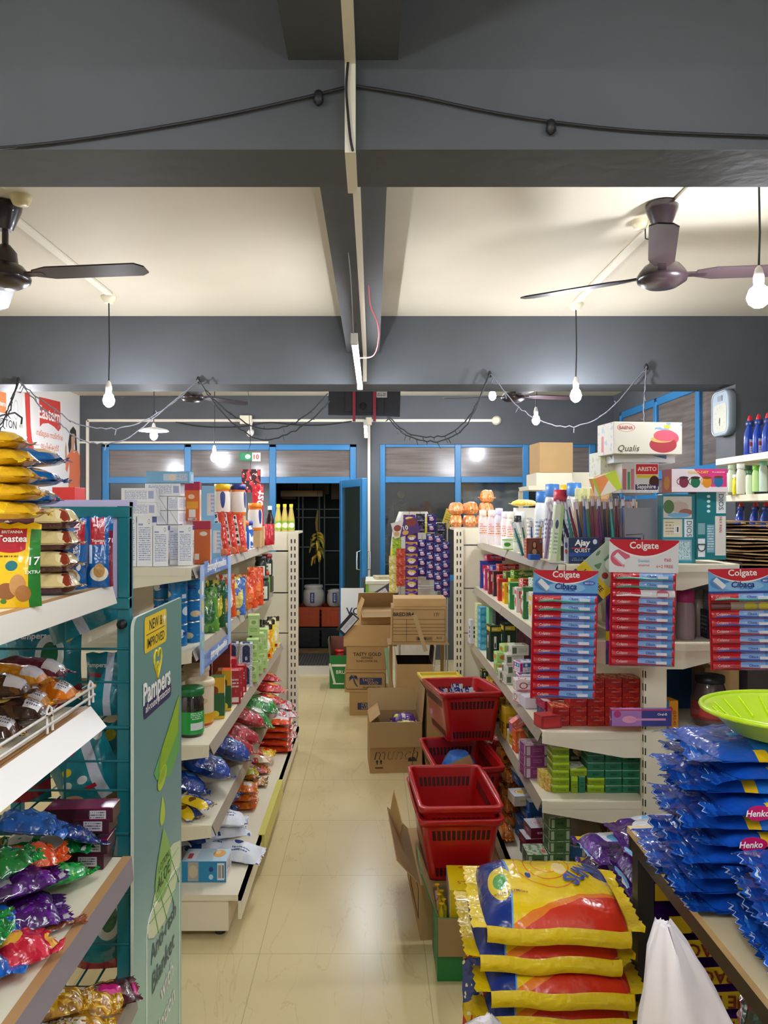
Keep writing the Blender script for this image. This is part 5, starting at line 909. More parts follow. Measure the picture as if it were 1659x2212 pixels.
lg = {'all': art('#a3d67a', [('e', .4, .5, .25, .25, '#d8742a'), ('r', .05, .8, .95, .95, '#c9e8a8'), ('t', .5, .2, .9, .4, 2, '#4a8a3a')])}
gy = {'all': art('#d6d8cc', [('r', .05, .2, .3, .8, '#5a6a52'), ('t', .4, .3, .9, .7, 3, '#8a9a80')]), 'top': art('#cfd0c0', [('r', .3, .2, .9, .8, '#8a8c80')])}
bp_ = {'all': art('#e0dae0', [('r', .05, .1, .2, .9, '#c01c8a'), ('r', .22, .5, .98, .9, '#1f6ab0'), ('e', .4, .7, .08, .14, '#e0e8f0'), ('e', .75, .7, .08, .14, '#e0e8f0'), ('t', .3, .1, .9, .4, 2, '#8a94b0')])}
rw_ = {'all': art('#e4e2e2', [('g', .4, .5, .22, .3, .5, '#b8243a'), ('r', .1, .05, .9, .14, '#c83a4a'), ('t', .6, .5, .9, .8, 2, '#5a6a7a')])}
for i, (px, Y, zl, m, lab) in enumerate(((1078, 4.05, 0, lg, 'light green soap box, lower, before the dark cartons'), (1079, 4.05, .05, lg, 'light green soap box, second up, before the dark cartons'), (1092, 4.0, .1, lg, 'light green soap box leaning highest'), (1086, 3.85, 0, gy, 'grey-green soap box, lowest of the tilted row'), (1098, 3.75, 0, gy, 'white and grey soap box, lowest in front'), (1099, 3.74, .05, gy, 'white and grey soap box, second up in front'), (1101, 3.73, .1, gy, 'white and grey soap box, third up in front'), (1110, 3.7, .15, gy, 'white and grey soap box lying on the top of the pile'), (1124, 3.55, .1, bp_, 'white box with blue and magenta print, upper'), (1128, 3.5, .05, bp_, 'white box with blue and magenta print, middle'), (1132, 3.52, 0, bp_, 'white box with blue and magenta print, lower'), (1124, 3.38, 0, rw_, 'white box with a red oval at the shelf front, lower'), (1122, 3.4, .05, rw_, 'white box with a red oval at the shelf front, upper'), (1140, 3.3, 0, {'all': mat('#d9d4e2', .4)}, 'plain pale lilac box behind the red oval boxes'), (1172, 3.0, .0, {'all': art('#a82a34', [('r', .1, .1, .9, .9, '#c83a3a')])}, 'dull red soap box at the near front corner'))):
    carton('soap_carton', lab, 'carton', (.085, .07, .048), m, (X(px, Y) + .02, Y, N2 + zl), .12 * (i % 3), 'soap boxes on the third shelf')
rs = {'all': art('#a81418', [('h', 1, .8, 1.35, '#c8301c'), ('e', .3, .1, .4, .3, '#c02414'), ('r', 0, 0, 1, .04, '#7a0c10')]), 'top': art('#c83a24', [('n', 3, .5, '#e8a070'), ('n', 6, .62, '#f0d8c8')])}
SY = 2.99
for c in range(5):
    for lv_ in range((2, 4, 5, 5, 5)[c]):
        carton('soap_box', f'red soap box, {("first", "second", "third", "fourth", "last")[c]} column from the aisle, {("bottom", "second", "third", "fourth", "top")[lv_]} row', 'soap box', (.0655, .1, .036), rs, (X(1213 + c * 38, SY) , SY + .06, N2 + lv_ * .0372), 0, 'red soap boxes', [('front', .62, .6, 'LIFEBUOY', .012, mat('#e0b0a0', .5), dict(fit=.032, shear=.2))])
for i, (px, z, c) in enumerate(((1190, 0, '#c8c0d0'), (1188, .037, '#e0c8d0'), (1200, .075, '#c4324a'))):
    carton('soap_box', ('lilac and purple soap box beside the red columns, lower', 'white and pink soap box with a ring, upper, beside the red columns', 'crimson soap box on the ringed one')[i], 'soap box', (.06, .1, .036), {'all': art(('#3a2a6a', '#b01c4a', '#a8203a')[i], [('n', 4, .6, '#8a70b0')]), 'top': art(c, [('g', .5, .5, .3, .25, .6, '#d8609a')])}, (X(px, 3.1), 3.15, N2 + z), .15, 'pink and lilac soap boxes')
# --- fourth shelf: green soaps
ls = {'all': art('#7f9a14', [('r', 0, .72, 1, 1, '#a8c81c'), ('t', .2, .25, .8, .55, 2, '#4a6a14')]), 'top': art('#d9dfc8', [('n', 4, .5, '#f0f2ea'), ('h', .6, -1, .2, '#a8cc3a'), ('g', .5, .6, .3, .24, .7, '#8aa82a')])}
gs_ = {'all': art('#1f6a48', [('r', .0, .9, 1, 1, '#2f8058'), ('t', .3, .35, .72, .65, 1, '#0f3a28')]), 'top': art('#b8c4be', [('e', .4, .55, .3, .26, '#1f6a4a'), ('g', .4, .55, .36, .32, .8, '#2f8058')])}
BY = 3.0
for c, (px, n, kinds) in enumerate(((1212, 6, 'llllll'), (1250, 3, 'VVl'), (1288, 8, 'llgggggg'), (1326, 7, 'ggggggg'), (1364, 7, 'ggggggg'))):
    z = N3
    for k in range(n):
        ch = kinds[k]
        if ch == 'V':
            carton('soap_box', f'{("lime", "green")[k]} soap box standing on edge between the lime columns', 'soap box', (.026, .09, .064), ls if k == 0 else gs_, (X(1242 + 16 * k, BY), BY + .05, N3), 0, 'green soap boxes'); z = N3 + .066; continue
        carton('soap_box', f'{"lime" if ch == "l" else "dark green"} soap box, {("first", "second", "third", "fourth", "last")[c]} column from the aisle, {ORD[k]} from below', 'soap box', (.066, .09, .0285), ls if ch == 'l' else gs_, (X(px, BY), BY + .05, z), .03 * ((k + c) % 2), 'green soap boxes', [('front', .5, .5, 'Pears', .011, mat('#123a26', .5), dict(fit=.024))] if ch == 'g' else ())
        z += .0295
pk = {'all': art('#8a3a78', [('r', .04, .1, .2, .9, '#c9b8c8'), ('r', .8, .1, .96, .9, '#c9b8c8'), ('t', .3, .3, .7, .7, 2, '#b06aa0')]), 'top': art('#b8a0a8', [('n', 4, .5, '#8a7a80')])}
for i in range(3): carton('soap_box', f'mauve soap carton, {("lowest", "middle", "top")[i]} of the stack at the shelf front edge', 'soap box', (.1, .1, .045), pk, (X(1155, 3.2), 3.22, N3 + .0455 * i), .1, 'mauve soap cartons')
for i, (px, Y, z, d, c, c2, lab, rot) in enumerate(((1124, 3.5, 0, (.05, .06, .1), '#e2622a', '#e88a4a', 'orange carton standing behind the mauve stack', 0), (1140, 3.45, .1, (.13, .05, .04), '#e2684a', '#d89ac0', 'salmon carton slanting across the mauve stack', -.6), (1170, 3.4, .09, (.12, .08, .045), '#4a5a3a', '#6a7a4a', 'olive green carton behind the salmon one', -.3), (1195, 3.3, 0, (.1, .08, .15), '#3a2a44', '#4a3a54', 'dark carton at the back of the fourth shelf', 0), (1215, 3.35, .18, (.07, .08, .05), '#b08ab4', '#2a6a48', 'mauve and green box in the shade behind the lime column', 0), (1240, 3.2, .0, (.06, .07, .155), '#5a6a50', '#4a5a44', 'grey green box behind the lime column', 0), (1232, 3.14, .16, (.06, .06, .03), '#d9c9a0', '#c8a82a', 'white and yellow soap box behind the lime column', 0), (1262, 3.14, .1, (.06, .06, .03), '#c8b890', '#c8a82a', 'yellow soap box behind the second lime column', 0), (1182, 3.06, .0, (.05, .06, .06), '#d8b838', '#e8d8a0', 'small yellow soap box at the lime column foot', 0), (1190, 3.02, 0, (.04, .05, .05), '#c89a3a', '#e0c878', 'golden soap box at the lime column foot', 0))):
    carton('soap_carton', lab, 'carton', d, art(c, [('n', 4, .55, c2), ('t', .2, .3, .8, .6, 2, '#e8e0d8')]), (X(px, Y), Y + .03, N3 + z), .1, 'odd cartons on the fourth shelf', (), rot=(0, rot, .1) if rot else None)
yb = {'all': art('#dcb01c', [('r', .1, .1, .5, .5, '#6a3a24'), ('t', .55, .2, .95, .5, 2, '#5a4a14'), ('r', 0, .8, 1, 1, '#e8c83a')]), 'top': mat('#d8b840', .4)}
yv = {'all': art('#d8a81c', [('r', 0, .45, 1, .95, '#a878a8'), ('t', .1, .1, .9, .35, 1, '#5a3a10')])}
for i, (px, Y, z, d, m, lab) in enumerate(((1052, 4.75, 0, (.06, .06, .05), lg, 'white and green box nearest the far post on the fourth shelf'), (1046, 4.8, .05, (.04, .05, .07), dk, 'little dark green box on the white and green one'), (1062, 4.5, 0, (.05, .06, .13), yb, 'yellow carton in the patterned row, farther'), (1070, 4.35, 0, (.05, .06, .15), yb, 'yellow carton in the patterned row, nearer'), (1084, 4.3, .12, (.06, .07, .05), bx, 'navy and white carton over the yellow row'), (1090, 4.3, .0, (.05, .07, .12), yb, 'yellow carton under the navy and white one'), (1075, 4.05, 0, (.05, .06, .04), yb, 'flat yellow box in the stepped stack, lowest'), (1075, 4.05, .041, (.05, .06, .04), yb, 'flat yellow box in the stepped stack, second'), (1074, 4.06, .082, (.05, .06, .04), yb, 'flat yellow box in the stepped stack, top'), (1092, 3.85, 0, (.05, .05, .11), yb, 'yellow box with open flap'), (1100, 3.75, 0, (.06, .06, .15), yb, 'yellow box with brown panel, upright'), (1112, 3.66, 0, (.06, .06, .06), {'all': mat('#d9cba0', .5)}, 'plain cream box under the lilac panel box'), (1126, 3.62, .0, (.1, .06, .12), yv, 'yellow and lilac panel box'), (1110, 4.1, 0, (.07, .06, .17), yb, 'yellow carton at the back of the fourth shelf'))):
    carton('soap_carton', lab, 'carton', d, m, (X(px, Y), Y, N3 + z), .12, 'yellow cartons on the fourth shelf')
# --- bottom shelf
for i, (px, Y, z, lab) in enumerate(((1062, 4.4, 0, 'red chips bag lowest at the far end of the bottom shelf'), (1072, 4.2, .05, 'red chips bag over the lowest one'), (1080, 4.05, .0, 'red chips bag nearest to the orange carton'), (1060, 4.15, .12, 'red and white chips bag on top of the red ones'), (1078, 4.3, .2, 'red chips bag highest behind the basket'), (1090, 4.35, .12, 'red chips bag at the back'))):
    bag('snack_bag', lab, 'snack bag', (.16, .13, .07), partf('#b01428', [('n', 4, .55, '#d83a4a'), ('n', 8, .64, '#f0e0e0')], 1.0, .18), (X(px, Y), Y, N4 + z), (0, .15, .4 * i), 'red chips bags', 330 + i, wr=.012)
carton('biscuit_box', 'orange carton tilted on the orange tubes', 'carton', (.1, .08, .06), art('#e07a1c', [('r', .1, .6, .9, .95, '#e8963a'), ('t', .3, .3, .8, .5, 2, '#8a3a10'), ('e', .2, .5, .1, .2, '#5a2a10')]), (X(1096, 3.82), 3.82, N4 + .19), .2, None, (), rot=(.0, .12, .2))
orx = partf('#c8701c', [('r', .08, .1, .9, .5, '#7a3a14'), ('t', .1, .14, .88, .46, 2, '#e8c890'), ('n', 5, .62, '#f0a83a')], .6)
for i, (px, Y, z) in enumerate(((1085, 3.72, 0), (1112, 3.72, 0), (1086, 3.72, .062), (1112, 3.73, .062), (1098, 3.74, .124), (1130, 3.7, .0), (1132, 3.7, .062), (1096, 3.53, 0), (1097, 3.54, .062), (1094, 3.38, 0))):
    bag('wafer_pack', f'orange and brown wafer pack, {ORD[i]} of the orange heap behind the red baskets', 'pack', (.11, .056, .06), orx, (X(px, Y), Y, N4 + z), (0, 0, PI / 2 + .05 * (i % 3)), 'orange wafer packs', 340 + i, wr=.005, pu=6, pv=5)
for i, (c, c2, lab, px, Y, z) in enumerate((('#2a5a9a', '#b8cce0', 'blue soap box, lowest at the bottom shelf front', 1140, 3.4, 0), ('#2a5a9a', '#b8cce0', 'blue soap box, second up', 1140, 3.4, .046), ('#2a5a9a', '#b8cce0', 'blue soap box, third up', 1152, 3.38, .092), ('#2a62a8', '#c8d8e8', 'blue soap box, fourth up with a white top', 1156, 3.38, .138), ('#dcd6c4', '#e0b81c', 'white box with yellow disc on the blue stack', 1124, 3.42, .138), ('#2a62a8', '#d0dcea', 'blue and white soap box leaning at the shelf edge', 1133, 3.55, .19), ('#7a1034', '#d8709a', 'wine red soap box, lower', 1150, 3.22, .046), ('#7a1034', '#e0b8c8', 'wine red soap box with pink ring, upper', 1160, 3.22, .092), ('#3a2a4a', '#8a7aa0', 'dark plum soap box under the wine red ones', 1152, 3.22, 0))):
    carton('soap_box', lab, 'soap box', (.085, .1, .045), {'all': art(c, [('t', .3, .3, .7, .7, 1, c2)]), 'top': art('#d9dde4' if i > 2 else c, [('e', .5, .5, .32, .28, c2), ('g', .5, .5, .26, .22, .6, '#f0f0f0')])}, (X(px, Y), Y, N4 + z), .12, 'soap boxes on the bottom shelf')
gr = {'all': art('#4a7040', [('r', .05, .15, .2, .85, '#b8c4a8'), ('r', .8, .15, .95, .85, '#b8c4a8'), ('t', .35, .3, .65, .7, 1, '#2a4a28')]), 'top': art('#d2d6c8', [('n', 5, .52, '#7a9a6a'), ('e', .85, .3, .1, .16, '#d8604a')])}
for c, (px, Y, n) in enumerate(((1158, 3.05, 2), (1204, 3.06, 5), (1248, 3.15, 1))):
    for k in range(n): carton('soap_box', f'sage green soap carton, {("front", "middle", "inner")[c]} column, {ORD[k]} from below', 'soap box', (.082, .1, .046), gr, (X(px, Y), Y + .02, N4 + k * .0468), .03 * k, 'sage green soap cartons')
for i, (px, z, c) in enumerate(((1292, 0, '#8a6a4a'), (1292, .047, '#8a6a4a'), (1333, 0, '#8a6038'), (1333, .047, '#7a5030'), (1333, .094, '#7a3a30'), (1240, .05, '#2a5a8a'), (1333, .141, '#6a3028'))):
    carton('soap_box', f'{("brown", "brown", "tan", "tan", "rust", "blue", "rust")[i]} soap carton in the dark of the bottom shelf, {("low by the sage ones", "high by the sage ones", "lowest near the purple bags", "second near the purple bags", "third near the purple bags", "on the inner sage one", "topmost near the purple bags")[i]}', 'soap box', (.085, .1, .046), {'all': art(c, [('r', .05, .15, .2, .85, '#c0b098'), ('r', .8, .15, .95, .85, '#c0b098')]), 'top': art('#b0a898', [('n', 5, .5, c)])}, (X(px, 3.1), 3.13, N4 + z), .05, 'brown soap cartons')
# ---------------------------------------------------------------- toothbrush hanging cards
CW, RH = .235, .0305
crd = art('#c01224', [('r', .0, 0, 1, 1, '#c01224')], .3)
def hdr(b, w_, z0, h_, white):
    base = '#e6e4e6' if white else '#6aa6da'
    b.box(-w_ / 2, w_ / 2, -.001, .001, z0, z0 + h_, art(base, [('r', 0, 0, 1, .09, '#1c3f94' if not white else '#e6e4e6'), ('e', .16, .44, .14, .26, '#d8607a' if white else '#3f8ac8'), ('e', .5, .3, .3, .2, '#8fc0e8' if not white else '#e6e4e6')] + ([('e', .86, .5, .1, .1, '#4a6ac0')] if not white else []), .3))
    n = 16; e = -.0016
    for lim, m, ee in ((.50, tW, -.0014), (.44, mat('#c8142a', .35), -.0018)):
        top = z0 + h_; pts = [(-w_ / 2, ee, top - .004), (-w_ / 2, ee, top)][::-1]
        arc = [(-w_ / 2 + w_ * i / n, ee, top - .006 - h_ * lim * math.sin(PI * i / n) ** .8) for i in range(n + 1)]
        b.face([(w_ / 2, ee, top), (-w_ / 2, ee, top)] + arc, m)
    b.text('Colgate', .05, tW, fr(0, -.0024, z0 + h_ * .8), .02, fit=w_ * .42)
    mb = mat('#e8ecf0', .4); M = T((-w_ * .34, -.003, z0 + h_ * .42)) @ RY(.75)
    b.box(-.022, .022, -.001, .001, -.009, .009, mb, M).box(-.024, .03, -.001, .001, -.015, -.009, mat('#7a8ab8' if not white else '#e89aa8', .4), M)
    if white:
        b.text('Dentist', .03, mat('#6ab0d8', .4), fr(.0, -.0024, z0 + h_ * .36), .01, fit=w_ * .16); b.text('SENSITIVE', .014, mat('#e0707a', .4), fr(0, -.0024, z0 + h_ * .22), .008, fit=w_ * .16)
        b.text('₹60', .03, mat('#c84a5a', .4), fr(w_ * .34, -.0024, z0 + h_ * .4), .008, fit=w_ * .1); b.text('6+2 FREE', .03, mat('#c84a5a', .4), fr(w_ * .3, -.0024, z0 + h_ * .2), .008, fit=w_ * .24)
    else:
        b.text('Cibaca', .05, mat('#1c2f7a', .4), fr(0, -.0024, z0 + h_ * .36), .03, .15, fit=w_ * .34); b.text('SUPREME', .016, mat('#2a5ab0', .4), fr(.012, -.0024, z0 + h_ * .2), .01, .2, fit=w_ * .2)
        b.text('MRP ₹30', .018, tW, fr(w_ * .36, -.0024, z0 + h_ * .5), .008, fit=w_ * .13)
_bl = {}
def blister(parent, z, kind):
    """one blister of the card: a moulded pocket with a toothbrush in it"""
    hc = {'g': '#2f9a80', 'b': '#3f4fa8', 'r': '#a82a3a', 'w': '#f0ecec', 'k': '#6a3a34'}[kind]
    if kind not in _bl:
        w_ = CW; b = MB(); art_ = art('#bf1526', [('r', .47, 0, .9, 1, '#86abdf'), ('e', .47, .55, .05, .5, '#86abdf'), ('r', .8, 0, 1, 1, '#5b93d0'), ('e', 1.0, .5, .04, .35, '#bf1526'), ('r', 0, .0, .5, .1, '#8a0c1a')], .16, .25, 60, .6) if kind != 'w' else art('#c81c30', [('r', .45, 0, 1, 1, '#e6dfe2'), ('e', .8, .5, .1, .5, '#d86a7a')], .16, .25, 60, .6)
        if kind == 'k': art_ = art('#5a2420', [('r', .3, 0, 1, 1, '#8a7a6a'), ('e', .6, .5, .1, .4, '#a89a20'), ('e', .8, .5, .08, .4, '#b8a82a')], .2)
        # moulded profile
        prof = [(-.0022, .0), (-.004, .002), (-.0095, .006), (-.0105, .012), (-.0085, .021), (-.004, .026), (-.0022, .0285)]
        b.grid([[(-w_ / 2 + .006, y, zz), (w_ / 2 - .006, y, zz)] for y, zz in prof], art_, False)
        if kind != 'k':
            b.text('Colgate', .013, mat('#e8c4c4', .4), fr(-w_ * .32, -.0108, .0165), .012, fit=w_ * .2)
            if kind != 'w': b.text('Cibaca', .012, mat('#24408e', .4), fr(w_ * .11, -.0106, .018), .012, .1, fit=w_ * .15)
        br = MB(); mh = mat(hc, .3)
        br.tube([(-w_ * .42, -.009, .008), (-w_ * .2, -.0105, .011), (w_ * .02, -.0105, .008), (w_ * .14, -.011, .007), (w_ * .36, -.0105, .008)], [.003, .0038, .0035, .0025, .003], mh, 6)
        br.box(w_ * .2, w_ * .36, -.0135, -.008, .009, .0185, mat('#e4e4ec', .6))
        _bl[kind] = (b, br)
        o = b.build('blister', parent); br.build('toothbrush', o) if kind != 'k' else None
        _bl[kind] = (o.data, o.children[0].data if o.children else None); o.location = (0, 0, z); return o
    o = bpy.data.objects.new('blister', _bl[kind][0]); COL.objects.link(o); o.parent = parent; o.location = (0, 0, z)
    if _bl[kind][1]: c = bpy.data.objects.new('toothbrush', _bl[kind][1]); COL.objects.link(c); c.parent = o
    return o
def tcard(lab, px, py, Y, rows, white, hh, rot):
    n = len(rows); L = n * RH; top = Zp(py, Y)
    r = thing('toothbrush_card', lab, 'toothbrush card', (X(px, Y), Y, top - L - hh), rot, 'hanging toothbrush cards')
    b = MB(); b.box(-CW / 2, CW / 2, .0, .002, 0, L, crd); b.build('backing_card', r)
    b = MB(); hdr(b, CW * (.99 if not white else 1.06), L, hh, white); b.build('header_card', r)
    for i, k in enumerate(rows): blister(r, L - (i + 1) * RH + .001, k)
    b = MB(); b.tube([(0, .003, L + hh - .01), (0, .006, L + hh + .02), (0, .03, L + hh + .02), (0, .2, L + hh + .012)], .0015, m_cable, 5); b.build('hanging_string', r)
    return r
tcard('blue headed toothbrush card of twelve, hung at the aisle corner', 1216, 1232, 2.72, 'ggbbrrbrbkbb'.replace('k', 'b'), False, .088, (0, .025, .06))
tcard('white headed toothbrush card with a free offer, hung at the middle of the gondola end', 1386, 1166, 2.76, 'ggwrrrrrrrr', True, .118, (0, .02, .0))
tcard('blue headed toothbrush card with one odd empty row, hung over the outer shelf', 1610, 1228, 2.74, 'gkbbrrbbr', False, .088, (0, -.03, -.12))
MB()
carton('toothbrush_pack', 'violet and blue single toothbrush pack below the white headed card', 'toothbrush', (.225, .02, .065), {'all': art('#3a3f8a', [('r', 0, 0, .5, 1, '#a878b8'), ('r', 0, .9, 1, 1, '#c0406a'), ('e', .3, .4, .12, .2, '#e09ab8'), ('r', .3, .34, .9, .46, '#d890c0'), ('e', .1, .7, .06, .2, '#b03a7a')], .2)}, (X(1386, 2.86), 2.87, .801), 0, None, [('front', .84, .7, 'Oral-B', .016, tW, dict(fit=.035))])
carton('soap_stack_support', 'long red soap carton lying under the violet toothbrush pack', 'soap box', (.2, .05, .034), rs, (X(1386, 2.86), 2.905, .766), 0) if False else None
r = tag(MB().box(-.075, .075, -.002, .002, -.12, .12, art('#a9b8a0', [('r', 0, .3, 1, .48, '#e0c01c'), ('r', 0, 0, 1, .3, '#1a3a5a'), ('n', 4, .58, .0, .5, 1, 1, '#5a7a58'), ('e', .5, .75, .16, .1, '#d8dcd4'), ('e', .6, .56, .08, .05, '#8a2a24')], .3)).text('12+3 FREE', .03, tK, fr(0, -.0026, -.03), .015, fit=.1).build('hanging_offer_card', None, (X(1296, 2.79), 2.80, Zp(1243, 2.79)), (0, .85, .0)), 'green and yellow offer card slanting between the two toothbrush cards', 'card')
tag(MB().box(-.03, .03, -.003, .003, -.15, .15, art('#3a2f6a', [('n', 3, .5, '#7a3aa0'), ('r', 0, .3, 1, .42, '#c8c01c'), ('n', 6, .62, '#8a5ab8')], .25)).build('hanging_sachet_strip', None, (X(1326, 2.92), 2.921, 1.17), (0, .0, 0)), 'violet sachet strip hanging behind the white headed card', 'sachet strip')
# ---------------------------------------------------------------- outer half of the gondola
vessel('shampoo_bottle', 'pink capped pale bottle standing in the outer second shelf', 'bottle', (X(1485, 3.0), 3.02, 1.101), [(.034, 0), (.036, .02), (.036, .12), (.03, .15)], mat('#a8969a', .25), [(.033, .145), (.034, .15), (.034, .19), (.0, .195)], mat('#c0387a', .35))
vessel('shampoo_bottle', 'pale bottle with yellow flower beside the pink capped one', 'bottle', (X(1512, 3.1), 3.12, 1.101), [(.034, 0), (.036, .02), (.036, .12), (.02, .15)], art('#a89c90', [('e', .9, .5, .1, .2, '#c8a82a')], .3), [(.022, .145), (.022, .18), (.0, .185)], mat('#8a8078', .35))
for i, (px, d, z) in enumerate(((1545, (.09, .07, .11), 0), (1548, (.08, .07, .075), .111), (1575, (.06, .06, .15), 0))):
    carton('soap_carton', ('dark navy box in the outer second shelf', 'grey printed box on the dark navy one', 'black box behind the outer toothbrush card')[i], 'carton', d, art(('#181c30', '#6a6a72', '#16161c')[i], [('t', .1, .2, .9, .8, 4, '#8a8a94')]), (X(px, 3.05), 3.05, 1.101 + z), 0)
vessel('candy_jar', 'large clear jar with black lid on the outer third shelf', 'jar', (X(1545, 2.98), 3.03, .761), [(.055, 0), (.068, .02), (.07, .11), (.05, .17)], mat('#4a3a38', .1, coat=.5), [(.054, .168), (.056, .17), (.056, .195), (0, .198)], mat('#15161a', .4), [(.0705, .03), (.0705, .1)], art('#7a2a2a', [('n', 4, .5, '#8a4a4a'), ('r', .6, .2, .9, .8, '#b83a34')], .3), capname='lid', n=24)
carton('storage_box', 'brown carton behind the black lidded jar', 'box', (.14, .1, .2), m_card, (X(1572, 3.1), 3.2, .761), 0)
carton('milk_carton_box', 'blue and orange dairy box leaning by the near upright', 'carton', (.075, .06, .11), art('#3f7ab0', [('r', .5, 0, 1, 1, '#e0941c'), ('e', .55, .7, .14, .1, '#c8302a')]), (X(1465, 2.86), 2.99, .761 - .0), .2, None, [('front', .25, .4, 'DAIRY', .02, tW, dict(rot=-PI / 2, fit=.06)), ('front', .78, .4, '@RS.45', .018, mat('#a8301c', .5), dict(rot=-PI / 2, fit=.07))])
carton('storage_crate', 'grey plastic crate under the dairy box level', 'crate', (.16, .16, .2), mat('#6f7880', .4), (X(1475, 3.0), 3.06, .461), 0)
carton('storage_crate', 'blue plastic tub in the dark of the outer shelves', 'crate', (.12, .14, .2), mat('#1f4a7a', .4), (1.3, 3.35, .761), 0)
carton('storage_box', 'dark red carton at the back of the outer shelf', 'box', (.09, .1, .18), mat('#7a2420', .5), (1.17, 3.3, .761), 0)
# cardboard sheets laid flat beyond
for i in range(13):
    b = MB(); rnd = random.Random(i)
    w_, l_ = .38, .5; a = V((0, 0, .0))
    b.grid([[(-w_ / 2 + w_ * u / 5 + .02 * rnd.random(), -l_ / 2 + l_ * v / 3 + .03 * rnd.random(), .003 * math.sin(u * 1.1 + i) + (.005 * rnd.random() if v == 0 else 0)) for u in range(6)] for v in range(4)], m_card if i % 2 else mat('#8d6f48', .8), False)
    tag(b.build('cardboard_sheet', None, (1.68 + .02 * (i % 3), 3.35 + .012 * i, 1.378 + i * .0145), (.004 * (-1) ** i, .012, .12 * ((i * 5) % 4 - 1.5)), solid=.005), f'flattened cardboard sheet, {ORD[i]} from the bottom of the pile by the wall shelf', 'cardboard', 'flattened cardboard sheets')
carton('storage_rack', 'dark low cabinet carrying the flattened cardboard', 'cabinet', (.4, .6, 1.36), mat('#3a3230', .6), (1.72, 3.42, 0), 0)
# ---------------------------------------------------------------- shelf unit on the right wall
r = thing('wall_shelf', 'cream wall shelving of blue cleaner bottles under the clock', 'shelving')
for z in (1.9, 1.69, 1.47, 1.1): MB().box(1.97, 2.32, 3.1, 4.42, z - .035, z, m_cream).build('shelf_board', r, bevel=.002)
MB().box(2.32, 2.35, 3.1, 4.42, 0, 1.95, m_cream).build('back_panel', r); MB().box(1.97, 2.32, 3.1, 4.42, .02, .12, m_cream).build('base', r)
for y in (3.1, 4.39): MB().box(2.3, 2.33, y, y + .03, 0, 1.95, m_cream).build('upright', r)
def cleaner(lab, px, Y, z, capc='#c8242a', k=1.0):
    x = X(px, Y)
    r = thing('toilet_cleaner_bottle', lab, 'bottle', (x, Y, z), (0, 0, .6), 'blue cleaner bottles')
    mb_ = mat('#1c3f9c', .22, coat=.3)
    b = MB(); rows = []
    for rad, zz, off in ((.03, 0, 0), (.034, .01, 0), (.034, .09, 0), (.032, .12, .002), (.026, .15, .008), (.021, .165, .012), (.02, .172, .014)):
        rows.append([V((off + rad * math.cos(2 * PI * j / 16), .62 * rad * math.sin(2 * PI * j / 16), zz * k)) for j in range(16)])
    b.grid(rows, mb_, closed=True); b.face(list(reversed(rows[0])), mb_); b.face(rows[-1], mb_); b.build('body', r)
    MB().lathe([(.02, .172 * k), (.022, .18 * k), (.021, .2 * k), (.0, .205 * k)], mat('#1c2f6a', .3), 14, T((.014, 0, 0))).build('collar', r)
    MB().lathe([(.017, .2 * k), (.016, .212 * k), (.009, .228 * k), (.0, .232 * k)], mat(capc, .35), 14, T((.014, 0, 0)), sq=.7).build('cap', r)
    MB().box(-.024, .02, -.0222, -.0205, .02, .095 * k, art('#d8d4dc', [('r', 0, .5, 1, .8, '#c83a4a'), ('h', 1, 1, 1.4, '#e0c030'), ('t', .1, .1, .9, .4, 2, '#3a5ab0')], .3)).build('front_label', r)
for i, px in enumerate((1617, 1636, 1656)): cleaner(f'blue cleaner bottle with red tip on the top wall shelf, {("farthest", "middle", "nearest to the picture edge")[i]}', px, 4.25 - .06 * i, 1.901)
for i, px in enumerate((1598, 1629, 1652)): cleaner(f'blue cleaner bottle on the lowest wall shelf in view, {("farthest", "middle", "nearest to the picture edge")[i]}', px, 4.22 - .08 * i, 1.471, k=.78)
for i, (px, c, cc, h_, lab) in enumerate(((1571, '#d8dcd4', '#e8e8e4', .12, 'little clear bottle at the far end of the middle wall shelf'), (1581, '#c8d0b8', '#9aa888', .15, 'pale green bottle second from the end'), (1591, '#e2d418', '#e0dcc8', .11, 'bright yellow bottle on the middle wall shelf'), (1608, '#dfe2d0', '#4a6a4a', .14, 'white bottle with dark cap by the yellow one'), (1620, '#d0dcc0', '#2a5a34', .13, 'pale bottle with green pump'), (1634, '#b8d88a', '#6ab02a', .14, 'lime bottle with green pump'), (1649, '#c8dcd0', '#7ac0a8', .17, 'mint refill bottle by the picture edge'), (1600, '#d8d8c8', '#c8ccc0', .16, 'white spray behind the yellow bottle'))):
    tall(lab, px, 4.22 - .03 * i, c, cc, h_, .026, 1.691, nm='hand_wash_bottle', g='bottles on the middle wall shelf')
